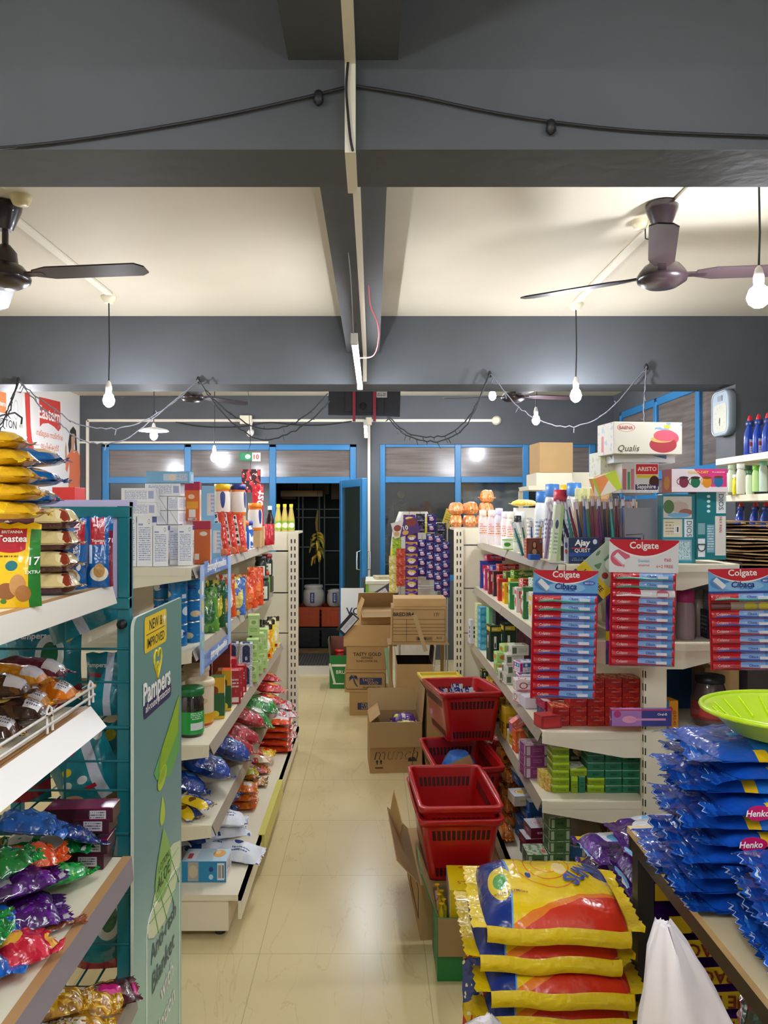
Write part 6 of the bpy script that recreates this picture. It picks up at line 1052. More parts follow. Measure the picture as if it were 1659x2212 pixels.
# ---------------------------------------------------------------- cartons, baskets and sacks in the aisle
m_red = mat('#b01016', .3, bump=.03, bscale=20, coat=.3)
def basket(lab, loc, rz, grp='red shopping baskets', rx=0):
    """a shopping basket: tapered walls with slotted grilles, rolled rim, handle bars"""
    r = thing('shopping_basket', lab, 'basket', loc, (rx, 0, rz), grp)
    W0, D0, W1, D1, h = .118, .195, .15, .235, .24; n = 6
    def ring(w_, d_, z, rad=.03):
        o = []
        for cx, cy, a0 in ((w_ - rad, -d_ + rad, -PI / 2), (w_ - rad, d_ - rad, 0), (-w_ + rad, d_ - rad, PI / 2), (-w_ + rad, -d_ + rad, PI)):
            o += [V((cx + rad * math.cos(a0 + PI / 2 * i / n), cy + rad * math.sin(a0 + PI / 2 * i / n), z)) for i in range(n + 1)]
        return o
    def rg(t, off=0.0): return ring(W0 + (W1 - W0) * t + off, D0 + (D1 - D0) * t + off, h * t)
    b = MB(); b.grid([rg(0), rg(.06), rg(.3), rg(.62), rg(.9), rg(1)], m_red, True, closed=True, flip=False)
    b.grid([rg(1, -.004), rg(.9, -.004), rg(.3, -.004), rg(.03, -.004)], m_red, True, closed=True)
    b.face(list(reversed(rg(0))), m_red); b.face(rg(.03, -.004), m_red); b.build('basket_body', r)
    b = MB(); b.grid([rg(.9, .001), rg(.9, .012), rg(1.0, .014), rg(1.012, .01), rg(1.012, -.0045), rg(.98, -.005)], m_red, True, closed=True); b.build('rim', r)
    md = mat('#3a0508', .6)
    def slots(f, n, u0, dt, t0, t1):
        b = MB()
        for i in range(n):
            u = -u0 + 2 * u0 * i / (n - 1)
            for e, rev in ((.0008, False), (-.0048, True)):
                q = [f(u + du, t, e) for t, du in ((t0, -dt), (t0, dt), (t1, dt), (t1, -dt))]; b.face(q[::-1] if rev else q, md)
        b.build('grille', r)
    wd, dd = (lambda t: W0 + (W1 - W0) * t), (lambda t: D0 + (D1 - D0) * t)
    for t0, t1 in ((.66, .82), (.06, .2)):
        slots(lambda u, t, e: (wd(t) * u, -dd(t) - e, h * t), 12, .72, .045, t0, t1); slots(lambda u, t, e: (-wd(t) * u, dd(t) + e, h * t), 12, .72, .045, t0, t1)
        slots(lambda u, t, e: (wd(t) + e, dd(t) * u, h * t), 16, .8, .03, t0, t1); slots(lambda u, t, e: (-wd(t) - e, -dd(t) * u, h * t), 16, .8, .03, t0, t1)
    for s_ in (-1, 1):
        b = MB(); b.tube([(s_ * (W1 + .008), -D1 * .72, h * .985), (s_ * (W1 + .011), -D1 * .6, h * 1.01), (s_ * (W1 + .012), 0, h * 1.015), (s_ * (W1 + .011), D1 * .6, h * 1.01), (s_ * (W1 + .008), D1 * .72, h * .985)], .006, m_red, 8); b.build('handle', r)
    return r
BK = (.32, 3.1)
bk = basket('outer basket of the nested red pair at the front', (BK[0], BK[1], .212), .05)
b2 = dup(bk, 'inner basket nested in the front red one, empty', (BK[0], BK[1] + .001, .262), (0, 0, .05), .985)
b4 = dup(bk, 'low red basket holding a blue bag, under the grocery filled one', (.42, 3.71, .2), (0, 0, .1))
b3 = dup(bk, 'red basket holding white and blue sachets, topmost behind the front pair', (.46, 3.97, .462), (-.06, 0, .13))
# blue plastic bag under it
b = MB(); rows = []
for i in range(9):
    t = i / 8; rad = math.sin(PI * (.14 + .8 * t)) ** .45
    rows.append([V((.1 * rad * (1 + .12 * NZ.noise(V((j * .6, i * .7, 1)))) * math.cos(2 * PI * j / 20),   .12 * rad * (1 + .14 * NZ.noise(V((j * .5, i * .8, 4)))) * math.sin(2 * PI * j / 20), .24 * t + .012 * NZ.noise(V((j, i, 2))))) for j in range(20)])
b.grid(rows, film('#1f6cc0', .25, .8, 25), closed=True); b.face(list(reversed(rows[0])), film('#1f6cc0', .25, .8, 25)); b.face(rows[-1], film('#1f6cc0', .25, .8, 25))
tag(b.build('plastic_bag', None, (.41, 3.66, .212)), 'crumpled blue plastic bag bulging out of the low red basket', 'plastic bag')
tag(MB().box(-.05, .05, -.002, .002, 0, .09, m_card).build('cardboard_piece', None, (.44, 3.545, .36), (-.3, -.4, .1)), 'loose brown cardboard piece tucked against the blue bag', 'cardboard')
sw = partf('#d4d8e4', [('n', 3, .55, '#2a4a9c'), ('t', .1, .2, .9, .6, 3, '#8a94b8'), ('e', .5, .8, .2, .1, '#2a4a9c')], .8)
for i in range(8):
    spouch('sachet_pouch', f'white and blue sachet pouch in the upper red basket, {ORD[i]} from the aisle side', 'pouch', (.07, .15, .026), sw, (.40 + .022 * i - .05 * (i % 2), 3.9 + .09 * (i % 3) - .05, .525), (-.2, .1 * (-1) ** i, .2 * (i % 3)), 'sachet pouches in the basket', 400 + i, wr=.008)
# brown carton under the front baskets
def open_box(name, lab, cat, loc, rz, w_, d_, h_, m, flaps, mi=None, grp=None, txt=(), lid=False):
    """a carton with walls and folded-out flaps: flaps = {side: (angle, length)}, angle 0 upright, positive outward"""
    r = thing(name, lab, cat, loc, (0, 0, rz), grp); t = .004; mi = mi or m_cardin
    b = MB()
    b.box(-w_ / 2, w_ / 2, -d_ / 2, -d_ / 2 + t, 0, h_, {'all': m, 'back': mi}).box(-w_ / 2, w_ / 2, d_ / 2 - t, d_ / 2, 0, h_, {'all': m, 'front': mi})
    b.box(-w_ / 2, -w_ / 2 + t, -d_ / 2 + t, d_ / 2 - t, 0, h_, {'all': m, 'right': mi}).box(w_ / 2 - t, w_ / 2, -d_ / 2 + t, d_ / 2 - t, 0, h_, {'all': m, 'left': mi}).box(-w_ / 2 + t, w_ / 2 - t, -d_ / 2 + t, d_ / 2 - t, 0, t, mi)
    if lid: b.box(-w_ / 2 + t, w_ / 2 - t, -d_ / 2 + t, d_ / 2 - t, h_ - t, h_, m)
    for f in txt:
        if callable(f): f(b)
        else: b.text(f[3], f[4], f[5], facem(f[0], (w_, d_, h_), f[1], f[2]) @ RZ(f[6].pop('rot', 0) if len(f) > 6 else 0), **(f[6] if len(f) > 6 else {}))
    b.build('box_body', r)
    for side, (a, L) in flaps.items():
        q = MB(); ww = w_ if side in ('front', 'back') else d_
        q.box(-ww / 2 + .002, ww / 2 - .002, -t / 2, t / 2, 0, L, {'all': m, 'front': m, 'back': mi})
        M = T((0, 0, h_)) @ {'front': T((0, -d_ / 2, 0)), 'back': T((0, d_ / 2, 0)) @ RZ(PI), 'left': T((-w_ / 2, 0, 0)) @ RZ(-PI / 2), 'right': T((w_ / 2, 0, 0)) @ RZ(PI / 2)}[side] @ RX(a)
        q.xf(M).build('flap', r)
    return r
open_box('cardboard_box', 'long brown carton under the nested red baskets, side flaps torn out', 'cardboard box', (.335, 3.14, 0), .05, .34, .52, .205, m_card, {'left': (.75, .13)}, lid=True, txt=[lambda b: [b.tube([(-.171, y0, z0), (-.171, y1, z1)], .0012, tK, 4) for y0, z0, y1, z1 in ((-.2, .05, .1, .05), (-.2, .16, .1, .16), (-.2, .05, -.2, .16), (.1, .05, .1, .16))]])
tag(MB().box(-.085, .085, -.002, .002, 0, .19, {'all': m_card2}).build('cardboard_piece', None, (.085, 3.25, .22), (.0, -.55, PI / 2 + .2)), 'brown flap sticking out between the red baskets and the aisle', 'cardboard')
# green carton with yellow boxes
mg = mat('#1c7a3c', .4)
open_box('cardboard_box', 'green printed carton open at the front, brown flap hanging over its face', 'cardboard box', (.37, 2.73, 0), 0, .3, .22, .215, mg, {'front': (PI - .08, .125), 'left': (.35, .16)}, txt=[lambda b: b.box(.0, .12, -.1112, -.1102, .03, .085, art('#b8d4b8', [('t', .1, .1, .8, .5, 2, '#4a6a4a')]), M=T((0, 0, 0)) @ RY(-.1)), ('front', .55, .38, 'നന്മ', .06, tW, dict(fit=.09, rot=.35))])
yw = {'all': art('#e2c40c', [('e', .3, .2, .1, .22, '#c8202a'), ('r', .5, .1, .75, .9, '#b8741c'), ('n', 3, .66, '#e8a01c')], .3), 'top': art('#e6c80e', [('e', .55, .9, .28, .06, '#d84a1c'), ('e', .8, .8, .2, .14, '#e88a1c'), ('e', .8, .45, .16, .2, '#c81f28'), ('e', .82, .45, .1, .13, '#e8dcd8')], .3), 'left': mat('#d8d4cc', .5)}
c = carton('candy_carton', 'yellow carton with white side standing in the green carton', 'carton', (.155, .185, .15), yw, (.345, 2.735, .008), -.03, 'yellow candy cartons', [('top', .34, .28, 'RL5', .035, mat('#b84a14', .5), dict(rot=PI, fit=.045)), ('top', .8, .45, 'a', .07, tR, dict(rot=PI, bold=.04))])
c.location.z = .15
carton('candy_carton', 'plain carton block under the yellow candy carton', 'carton', (.15, .18, .142), m_card, (.345, 2.735, .006), -.03)
carton('candy_carton', 'second yellow carton beside the first, on the basket side', 'carton', (.075, .16, .09), {'all': yw['all'], 'top': art('#e6c80e', [('e', .75, .6, .16, .3, '#e88a1c'), ('e', .5, .4, .1, .3, '#c81f28'), ('t', .76, .4, .96, .8, 1, '#d83a24')], .3)}, (.468, 2.735, .192), 0, 'yellow candy cartons')
carton('storage_box', 'brown carton carrying the second yellow carton', 'box', (.07, .15, .184), m_card, (.468, 2.735, .006), 0)
for i in range(5):
    b = MB(); m_ = partf('#e0c018', [('r', .3, .2, .55, .8, '#d8506a'), ('t', .3, .3, .55, .7, 1, '#f4e0e0'), ('r', .8, 0, 1, 1, '#9aa82a')], .6)
    b.lathe([(.003, 0), (.011, .012), (.012, .08), (.003, .095), (.009, .105)], m_, 10)
    tag(b.build('candy_roll', None, (.238 + .012 * (i % 2), 2.655 + .031 * i, .14), (-.05, 0, .3 * i)), f'yellow wrapped candy roll upright in the green carton, {ORD[i]} from the flap', 'candy', 'candy rolls')
carton('candy_carton', 'low plain tray under the candy rolls', 'carton', (.036, .2, .132), m_card2, (.244, 2.73, .006), 0)
# open carton with purple packs
def munch(b):
    b.text('munch', .16, tK, fr(.0, -.1516, .118), .0, .25, fit=.27); b.text('munch', .16, m_card, fr(.0, -.1522, .118), -.012, .25, fit=.258)
    for x in (-.105, .1):
        for a in (-.012, .012):
            b.prism([(x + a - .004, .055), (x + a + .004, .055), (x + a + .004, .07), (x + a + .009, .07), (x + a, .083), (x + a - .009, .07), (x + a - .004, .07)], -.1522, -.1512, tK) if x < 0 else None
        if x < 0: b.box(x - .024, x + .024, -.1522, -.1512, .03, .036, tK)
    b.prism([(.1 + .028 * math.cos(PI * k / 10), .07 + .028 * math.sin(PI * k / 10)) for k in range(11)], -.1522, -.1512, tK); b.box(.098, .102, -.1522, -.1512, .035, .07, tK)
open_box('cardboard_box', 'open brown carton of purple packs on the tiles, flaps up', 'cardboard box', (.135, 4.86, 0), .06, .32, .3, .31, m_card, {'front': (PI - .12, .15), 'back': (.3, .14), 'right': (.08, .2), 'left': (-.9, .08)}, txt=[munch])
carton('cardboard_insert', 'slotted cardboard piece lying inside the open carton', 'cardboard', (.125, .2, .2), art('#b2905f', [('r', .4, .1, .45, .9, '#5a4a30'), ('r', .55, .1, .6, .9, '#5a4a30'), ('r', .7, .1, .75, .9, '#5a4a30')], .7), (.042, 4.86, .04), .06)
pp = partf('#4a1a78', [('r', .45, .7, .6, 1, '#d8c84a'), ('r', .4, .1, .55, .5, '#c8c0d4'), ('n', 4, .6, '#5e2a94'), ('e', .15, .3, .1, .16, '#d8d83a')], .6)
for i, (x, y, z) in enumerate(((.2, 4.90, .006), (.2, 4.905, .084), (.2, 4.91, .162), (.197, 4.90, .24))):
    bag('chocolate_pack', f'purple pack in the open carton, {("lowest", "second", "third", "topmost")[i]}', 'pack', (.15, .12, .076), pp, (x, y, z), (0, 0, .06), 'purple packs in the carton', 420 + i, wr=.006, pu=5, pv=4, fin=.008)
bag('chocolate_pack', 'yellow and white packet at the front inside the open carton', 'pack', (.13, .09, .05), partf('#d8cc2a', [('n', 4, .5, '#e8e8dc'), ('e', .2, .6, .1, .2, '#4a7a2a')], .7), (.21, 4.78, .25), (0, .1, .2), None, 425, wr=.007)
carton('cardboard_insert', 'brown pad under the yellow and white packet', 'cardboard', (.11, .08, .24), m_card, (.22, 4.78, .006), .06)
# the stack of oil cartons
def palm(b, z0=.03):
    Y_ = -.1606; b.tube([(x, Y_, z) for x, z in [(-.158 + .015, .025), (.158 - .015, .025), (.158, .04), (.158, .14), (.143, .155), (-.143, .155), (-.158, .14), (-.158, .04), (-.143, .025)]], .0018, mat('#2a2422', .6), 4)
    mbl = mat('#27345e', .6); b.prism([(-.068, .045), (-.058, .045), (-.078, .08), (-.09, .118), (-.1, .118), (-.088, .075)], Y_ - .001, Y_, mbl)
    for a in (.1, .75, 1.5, 2.2, 2.9, 3.5, -.4):
        L = .042; c_ = V((-.095, 0, .118)); p = [(c_.x + L * t * math.cos(a) + .004 * (0 if s_ else 1), c_.z + L * t * math.sin(a) * .8 - .02 * t * t + (.011 * math.sin(PI * t) if s_ else -.004 * math.sin(PI * t))) for s_, ts in ((0, (0, .33, .66, 1)), (1, (.66, .33))) for t in ts]
        b.prism(p, Y_ - .001, Y_, mbl)
    b.prism([(-.045, .06), (.13, .06), (.13, .115), (-.045, .115)], Y_ - .0012, Y_, mbl)
    b.text('TASTY', .03, m_card2, fr(.02, Y_ - .002, .098), .01, fit=.09); b.text('GOLD', .03, m_card2, fr(.06, Y_ - .002, .075), .01, fit=.08); b.text('PALMOLEIN OIL', .02, tK, fr(.05, Y_ - .001, .039), .01, fit=.14)
SXc, SYc = (790 - CX) * 6.05 / K, 6.2
def oil(lab, z, txt, dx=0, rz=0): return open_box('cardboard_box', lab, 'cardboard box', (SXc + dx, SYc, z), rz, .325, .32, .178, m_card, {}, lid=True, txt=txt, grp='oil cartons')
oil('lowest brown oil carton of the stack, print upside down', 0, [lambda b: (b.box(-.1, .06, -.1615, -.1605, .045, .1, mat('#27345e', .6)), b.text('TASTY', .03, m_card2, fr(-.03, -.1622, .06) @ RZ(PI), .01, fit=.1), b.text('GOLD', .03, m_card2, fr(-.03, -.1622, .085) @ RZ(PI), .01, fit=.1))], .03, .04)
oil('oil carton with a blue palm tree, second in the stack', .18, [palm], 0, -.02)
oil('oil carton with black sunflower oil lettering, third in the stack', .36, [lambda b: (b.text('TASTY GOLD', .04, tK, fr(0, -.1608, .12), .02, fit=.22), b.text('REFINED', .024, tK, fr(0, -.1608, .092), .01, fit=.09), b.text('SUNFLOWER OIL', .026, tK, fr(0, -.1608, .066), .01, fit=.17))], .01, .01)
open_box('cardboard_box', 'wide plain brown carton on the oil cartons', 'cardboard box', (X(800, 6.1), 6.22, .54), 0, .42, .34, .165, m_card2, {}, lid=True)
open_box('cardboard_box', 'tan carton with half open flaps and a tape strip, highest on the stack', 'cardboard box', (X(815, 6.1), 6.25, .707), .12, .3, .3, .1, m_card2, {'front': (1.9, .1), 'back': (-.7, .17), 'left': (-.3, .1)}, lid=True)
tag(MB().box(-.018, .018, -.002, .002, -.16, .16, mat('#9cc0a0', .25)).build('packing_tape', None, (X(840, 6.0), 5.99, .38), (0, -.12, 0)), 'pale green tape strip trailing down beside the oil cartons', 'tape')
# form printed carton over the dairy carton
def form(b):
    Y_ = -.1505
    for z in (.02, .075, .1, .125, .15, .185, .255): b.box(-.19, .19, Y_ - .001, Y_, z, z + .0018, tK)
    for x in (-.19, -.09, .19): b.box(x, x + .002, Y_ - .001, Y_, .02, .255 if x != -.09 else .185, tK)
    b.text('BRED3R4', .06, tK, fr(-.11, Y_ - .001, .222), .03, fit=.15); b.text('17/', .035, tK, fr(.13, Y_ - .001, .22), 0, fit=.04); b.text('Rs20', .02, tK, fr(.15, Y_ - .001, .05), 0, fit=.04); b.box(-.02, .1, Y_ - .001, Y_, .03, .06, art('#8d7048', [('r', .1, .2, .6, .8, '#2a2a3a'), ('t', .6, .2, .95, .8, 2, '#2a2a3a')]))
    b.box(.02, .05, Y_ - .003, Y_ - .001, -.06, .22, mat('#b8a078', .25), M=T((0, 0, 0)) @ RY(-.3))
open_box('cardboard_box', 'brown record carton printed with a form, torn tape hanging', 'cardboard box', (X(905, 5.6), 5.75, .63), -.01, .4, .3, .27, m_card, {}, lid=True, txt=[form])
carton('cardboard_sheet', 'tan lid laid over the form printed carton', 'cardboard', (.385, .25, .06), m_card2, (X(908, 5.6), 5.77, .901), 0)
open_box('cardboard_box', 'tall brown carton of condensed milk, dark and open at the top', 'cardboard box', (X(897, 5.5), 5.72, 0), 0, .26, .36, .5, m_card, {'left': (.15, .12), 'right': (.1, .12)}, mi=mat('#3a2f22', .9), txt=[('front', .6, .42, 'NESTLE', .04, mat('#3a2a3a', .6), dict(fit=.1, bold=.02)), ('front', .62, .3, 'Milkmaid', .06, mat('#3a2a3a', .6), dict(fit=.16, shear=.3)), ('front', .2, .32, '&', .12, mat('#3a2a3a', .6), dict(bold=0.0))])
for x in (.14, .53): tag(MB().box(x - .012, x + .012, 5.86, 5.89, 0, .628, m_card).build('carton_support', None), f'upright cardboard stay under the {("aisle side", "wall side")[x > .3]} of the form printed carton', 'cardboard')
tag(MB().box(.11, .56, 5.61, 5.895, .6285, .6298, m_cardin).build('cardboard_pad', None), 'flat pad across the stays under the form printed carton', 'cardboard')
# dark open carton between, yellow tray
r = open_box('cardboard_box', 'dusty brown carton standing under the yellow tray', 'cardboard box', (.42, 4.87, 0), .1, .2, .26, .52, m_card, {}, lid=True)
b = MB(); ym = mat('#d6bd4a', .35)
b.box(-.125, .125, -.16, .16, 0, .012, ym).box(-.135, .135, -.17, -.155, .01, .03, ym).box(-.135, .135, .155, .17, .01, .03, ym).box(-.135, -.12, -.155, .155, .01, .03, ym).box(.12, .135, -.155, .155, .01, .03, ym).lathe([(.07, .012), (.075, .02), (.03, .026), (0, .027)], ym, 20)
tag(b.build('plastic_tray', None, (.44, 4.87, .522), (0, 0, .1), bevel=.003), 'yellow plastic tray behind the red basket', 'tray')
# green carton by the door with red jars
open_box('cardboard_box', 'green carton with white tape standing by the entrance', 'cardboard box', (X(731, 6.95), 7.06, 0), .0, .16, .22, .3, mg, {'left': (.1, .14), 'back': (0, .14)}, mi=mat('#7a4a40', .7), txt=[lambda b: (b.box(-.06, .07, -.1112, -.1102, .2, .22, tW), b.text('BRU', .05, tW, fr(.02, -.1112, .15), .01, fit=.08), b.box(-.05, .05, -.1112, -.1102, .04, .05, tW), b.box(-.03, -.01, -.1125, -.111, .05, .24, mat('#cfe0d0', .3), M=RY(-.25)))])
for i, (dx, z) in enumerate(((-.02, .2), (.02, .2), (0, .245))):
    vessel('jar', f'red lidded jar in the green carton, {("aisle side", "wall side", "on top")[i]}', 'jar', (X(731, 6.95) + dx * 1.6, 7.06 + .02 * i, z - .045 * (i < 2)), [(.035, 0), (.04, .02), (.04, .05), (.03, .06)], mat('#b82a20', .3), [(.04, .06), (.042, .062), (.042, .08), (0, .082)], mat('#d02a20', .3), group='red jars', capname='lid')
tag(MB().box(-.06, .06, -.09, .09, 0, .145, m_card).build('cardboard_pad', None, (X(731, 6.95), 7.06, .006)), 'brown pad raising the red jars in the green carton', 'cardboard')
# ---------------------------------------------------------------- chocolate rack, counter
QX, QY = X(915, 6.5), 6.55
r = thing('sachet_rack', 'wire display rack hung with purple chocolate sachets at the aisle end', 'rack', (QX, QY, 0))
mw = mat('#c8c4c0', .35, .6)
for x in (-.2, .2):
    for y in (-.06, .16): MB().tube([(x, y, 0), (x, y, 1.52)], .006, mw, 8).build('post', r)
for z in (.25, .55, .8, .95, 1.2, 1.5): MB().tube([(-.2, -.06, z), (.2, -.06, z), (.2, .16, z), (-.2, .16, z), (-.2, -.06, z)], .004, mw, 6).build('wire_ring', r)
for i in range(5): MB().tube([(-.2 + i * .1, -.06, .55), (-.2 + i * .1, -.06, .95)], .003, mw, 6).build('wire_bar', r)
m_pw = partf('#4f1378', [('n', 3, .58, '#6a22a0'), ('r', .05, .02, .95, .16, '#d8a82c'), ('e', .5, .62, .34, .2, '#e2c34a'), ('e', .5, .48, .22, .14, '#e6e0f0'), ('n', 7, .66, '#8a50b8')], .6)
m_bw = partf('#22175e', [('n', 4, .55, '#3a2a9c'), ('e', .5, .4, .26, .16, '#d89ab0'), ('e', .45, .6, .2, .1, '#e0e0f0'), ('r', .1, .82, .5, .94, '#d8d0e0'), ('n', 8, .66, '#2a4ab8')], .7)
m_kw = partf('#1a1628', [('e', .5, .5, .3, .2, '#3a2a6a'), ('r', .1, .2, .9, .3, '#a8a0b8'), ('n', 6, .62, '#2a4a3a')], .7)
def strip(lab, px, py0, n, w_, h_, m, Y=6.44):
    z1 = Zp(py0, Y); r = thing('hanging_sachet_strip', lab, 'sachet strip', (X(px, Y), Y, z1 - n * h_), (0, 0, 0), 'sachet strips on the rack')
    first = None
    for i in range(n):
        if first is None:
            b = MB(); pillow(b, h_ - .006, w_, .022, m, seed=int(px), wr=.005, nu=8, nv=6, fin=.004, zig=.001, M=T((0, 0, h_ / 2)) @ RX(PI / 2) @ RZ(PI / 2)); o = b.build('sachet', r); first = o
            for lo in o.data.uv_layers[0].data: u_, v_ = lo.uv; lo.uv = (1 - v_, u_)
        else: o = first.copy(); COL.objects.link(o); o.location = (0, 0, i * h_)
    MB().tube([(0, .0, n * h_ - .01), (0, .02, n * h_ + .03), (0, .05, n * h_ + .03)], .0015, m_cable, 4).build('hanging_hook', r); return r
strip('wide purple sachet strip with gold bands, closest to the door', 889, 1150, 6, .105, .098, m_pw)
for i, (px, py, n, m, lab) in enumerate(((912, 1165, 4, m_bw, 'navy sachet strip, first beside the wide purple one'), (930, 1152, 5, m_bw, 'navy sachet strip, second beside the wide purple one'), (947, 1156, 6, m_bw, 'navy sachet strip, third beside the wide purple one'), (962, 1170, 6, m_bw, 'navy sachet strip nearest to the gondola post'), (884, 1112, 1, m_pw, 'single purple sachet over the wide strip'), (908, 1110, 2, m_kw, 'black sachet strip at the rack top'), (932, 1110, 2, m_bw, 'short blue sachet strip at the rack top'), (953, 1130, 2, m_kw, 'dark green and black sachet strip at the rack top'), (866, 1185, 4, partf('#b83a2a', [('n', 4, .5, '#d8604a')], .6), 'rusty red sachet strip on the door side of the rack'), (857, 1160, 2, partf('#8fb82a', [('n', 4, .5, '#b8d84a')], .6), 'lime sachet strip on the door side of the rack'), (850, 1200, 4, partf('#d8c83a', [('n', 4, .5, '#e8e0d0')], .6), 'yellow and white sachet strip on the door side of the rack'))):
    strip(lab, px, py, n, .075 if i != 4 else .1, .078, m, 6.46 - .012 * (i % 3))
tag(MB().box(-.11, .11, -.003, .003, -.065, .065, art('#4a2a70', [('h', -1, .3, -.2, '#d8d2d0'), ('e', .2, .6, .14, .2, '#8a3a34'), ('e', .75, .75, .2, .26, '#7a2a24'), ('e', .45, .2, .12, .14, '#c89a50'), ('e', .12, .25, .1, .16, '#c8a05a')], .3)).text('10', .05, tW, fr(0, -.004, .0), .02).build('hanging_header_card', None, (X(876, 6.37), 6.37, Zp(1140, 6.37)), (0, -.25, 0)), 'purple and white header card with cookies, tilted on the rack', 'card')
tag(MB().box(-.035, .035, -.002, .002, -.08, .08, art('#d8c020', [('t', .2, .3, .8, .7, 3, '#8a6a10')])).build('hanging_card', None, (X(967, 6.5), 6.5, Zp(1120, 6.5)), (0, .3, 0)), 'yellow card slanting at the top of the sachet rack', 'card')
b = MB(); wb = art('#d8d6cc', [('n', 3, .6, '#e8e6e0'), ('n', 6, .66, '#d8c83a')], .35, .8, 20)
for q in range(1):
    rows = []
    for i in range(11):
        t = i / 10; w_ = (.17 + .05 * math.sin(t * PI)) * (1 if t < .93 else .75)
        rows.append([V((w_ * (1 + .08 * NZ.noise(V((j * .8, t * 5, 3)))) * math.cos(2 * PI * j / 22) + .02 * NZ.noise(V((j, t * 7, 1))), .08 * math.sin(2 * PI * j / 22), 1.6 * t + .02 * NZ.noise(V((j, i, 5))))) for j in range(22)])
    b.grid(rows, wb, closed=True); b.face(rows[-1], wb)
tag(b.build('diaper_bag_bundle', None, (X(893, 6.9), 6.92, 0)), 'tall white and yellow plastic wrapped bundle behind the sachet rack', 'bundle')
r = thing('counter', 'white and lime checkout counter behind the cartons', 'counter', (X(830, 7.2), 7.3, 0))
MB().box(-.16, .2, -.2, .2, .0, .93, mat('#dfe2d6', .4)).build('body', r); MB().box(-.175, .215, -.215, .215, .93, .965, mat('#e6e4d4', .35)).build('worktop', r, bevel=.004)
MB().box(-.172, -.15, -.207, -.2, .55, .93, mat('#7ac01c', .4)).build('lime_edge', r); MB().box(-.15, .19, -.206, -.2, .82, .86, mat('#7ac01c', .4)).build('lime_band', r)
carton('paper_stack', 'buff papers lying on the checkout counter', 'paper', (.2, .16, .03), art('#d0c49a', [('t', .1, .1, .9, .9, 5, '#8a7a50')]), (X(832, 7.2), 7.25, .966), .2)
tag(MB().box(-.1, .1, -.025, .025, -.06, .06, {'all': mat('#1d1f2a', .4), 'front': art('#1d1f2a', [('r', .1, .15, .6, .85, '#d2d4da'), ('t', .14, .2, .56, .8, 4, '#8a8c94')])}).build('label_printer', None, (X(834, 6.75), 6.75, Zp(1282, 6.75)), (-.3, -.55, 0)), 'black device with white label propped on the cartons', 'device')
tag(MB().box(-.09, .09, -.015, .015, -.04, .04, {'all': mat('#20222c', .4), 'front': art('#20222c', [('r', .12, .1, .95, .7, '#c8ccd6'), ('t', .2, .2, .9, .6, 3, '#8a8c98')])}).build('flat_device', None, (X(754, 6.35), 6.03, .72), (0, -.85, 0)), 'black and white flat packet slipped between carton and door', 'device')
b = MB(); b.box(-.11, .11, -.006, .006, 0, .42, mat('#dcdee2', .4)); b.text('VOI', .16, mat('#23304a', .5), fr(.02, -.007, .2), .02, fit=.16)
tag(b.build('notice_board', None, (X(762, 7.5), 7.32, .45), (-.06, 0, .02)), 'white board with dark letters leaning by the open door', 'board')
carton('storage_box', 'dark box behind the white lettered board', 'box', (.18, .16, .45), mat('#2a2c34', .6), (X(762, 7.4), 7.33, 0), 0)
# ---------------------------------------------------------------- by and beyond the door
b = MB(); mm = mat('#4a4640', .9)
b.box(-.27, .17, -.3, .3, 0, .012, mm)
for i in range(14): b.box(-.25 + i * .03, -.235 + i * .03, -.29, .29, .012, .018, mat('#36332f', .9))
tag(b.build('door_mat', None, (X(690, 8.3), 8.3 - .06, .0)), 'grey ribbed mat in the doorway', 'mat')
tag(MB().box(-.26, .3, -.14, .14, 0, .006, mat('#7a5a34', .85, vary=.3, vscale=20)).build('jute_sheet', None, (X(690, 8.9), 8.92, -.018)), 'brown jute sheet outside the door', 'sheet')
def crate(lab, px, z, c, grp):
    r = thing('plastic_crate', lab, 'crate', (X(px, 9.2), 9.35, z), (0, 0, 0), grp); m = mat(c, .45); w_, d_, h_ = .135, .2, .24
    b = MB(); b.box(-w_, w_, -d_, -d_ + .01, 0, h_, m).box(-w_, w_, d_ - .01, d_, 0, h_, m).box(-w_, -w_ + .01, -d_, d_, 0, h_, m).box(w_ - .01, w_, -d_, d_, 0, h_, m).box(-w_, w_, -d_, d_, 0, .01, m); b.build('crate_body', r)
    b = MB(); b.box(-w_ - .006, w_ + .006, -d_ - .008, -d_, h_ - .03, h_, m)
    for i in range(6): b.box(-w_ + .02 + i * .042, -w_ + .028 + i * .042, -d_ - .006, -d_, .02, h_ - .03, m)
    for z_ in (.06, .12, .17): b.box(-w_, w_, -d_ - .005, -d_, z_, z_ + .008, m)
    b.build('ribs', r); return r
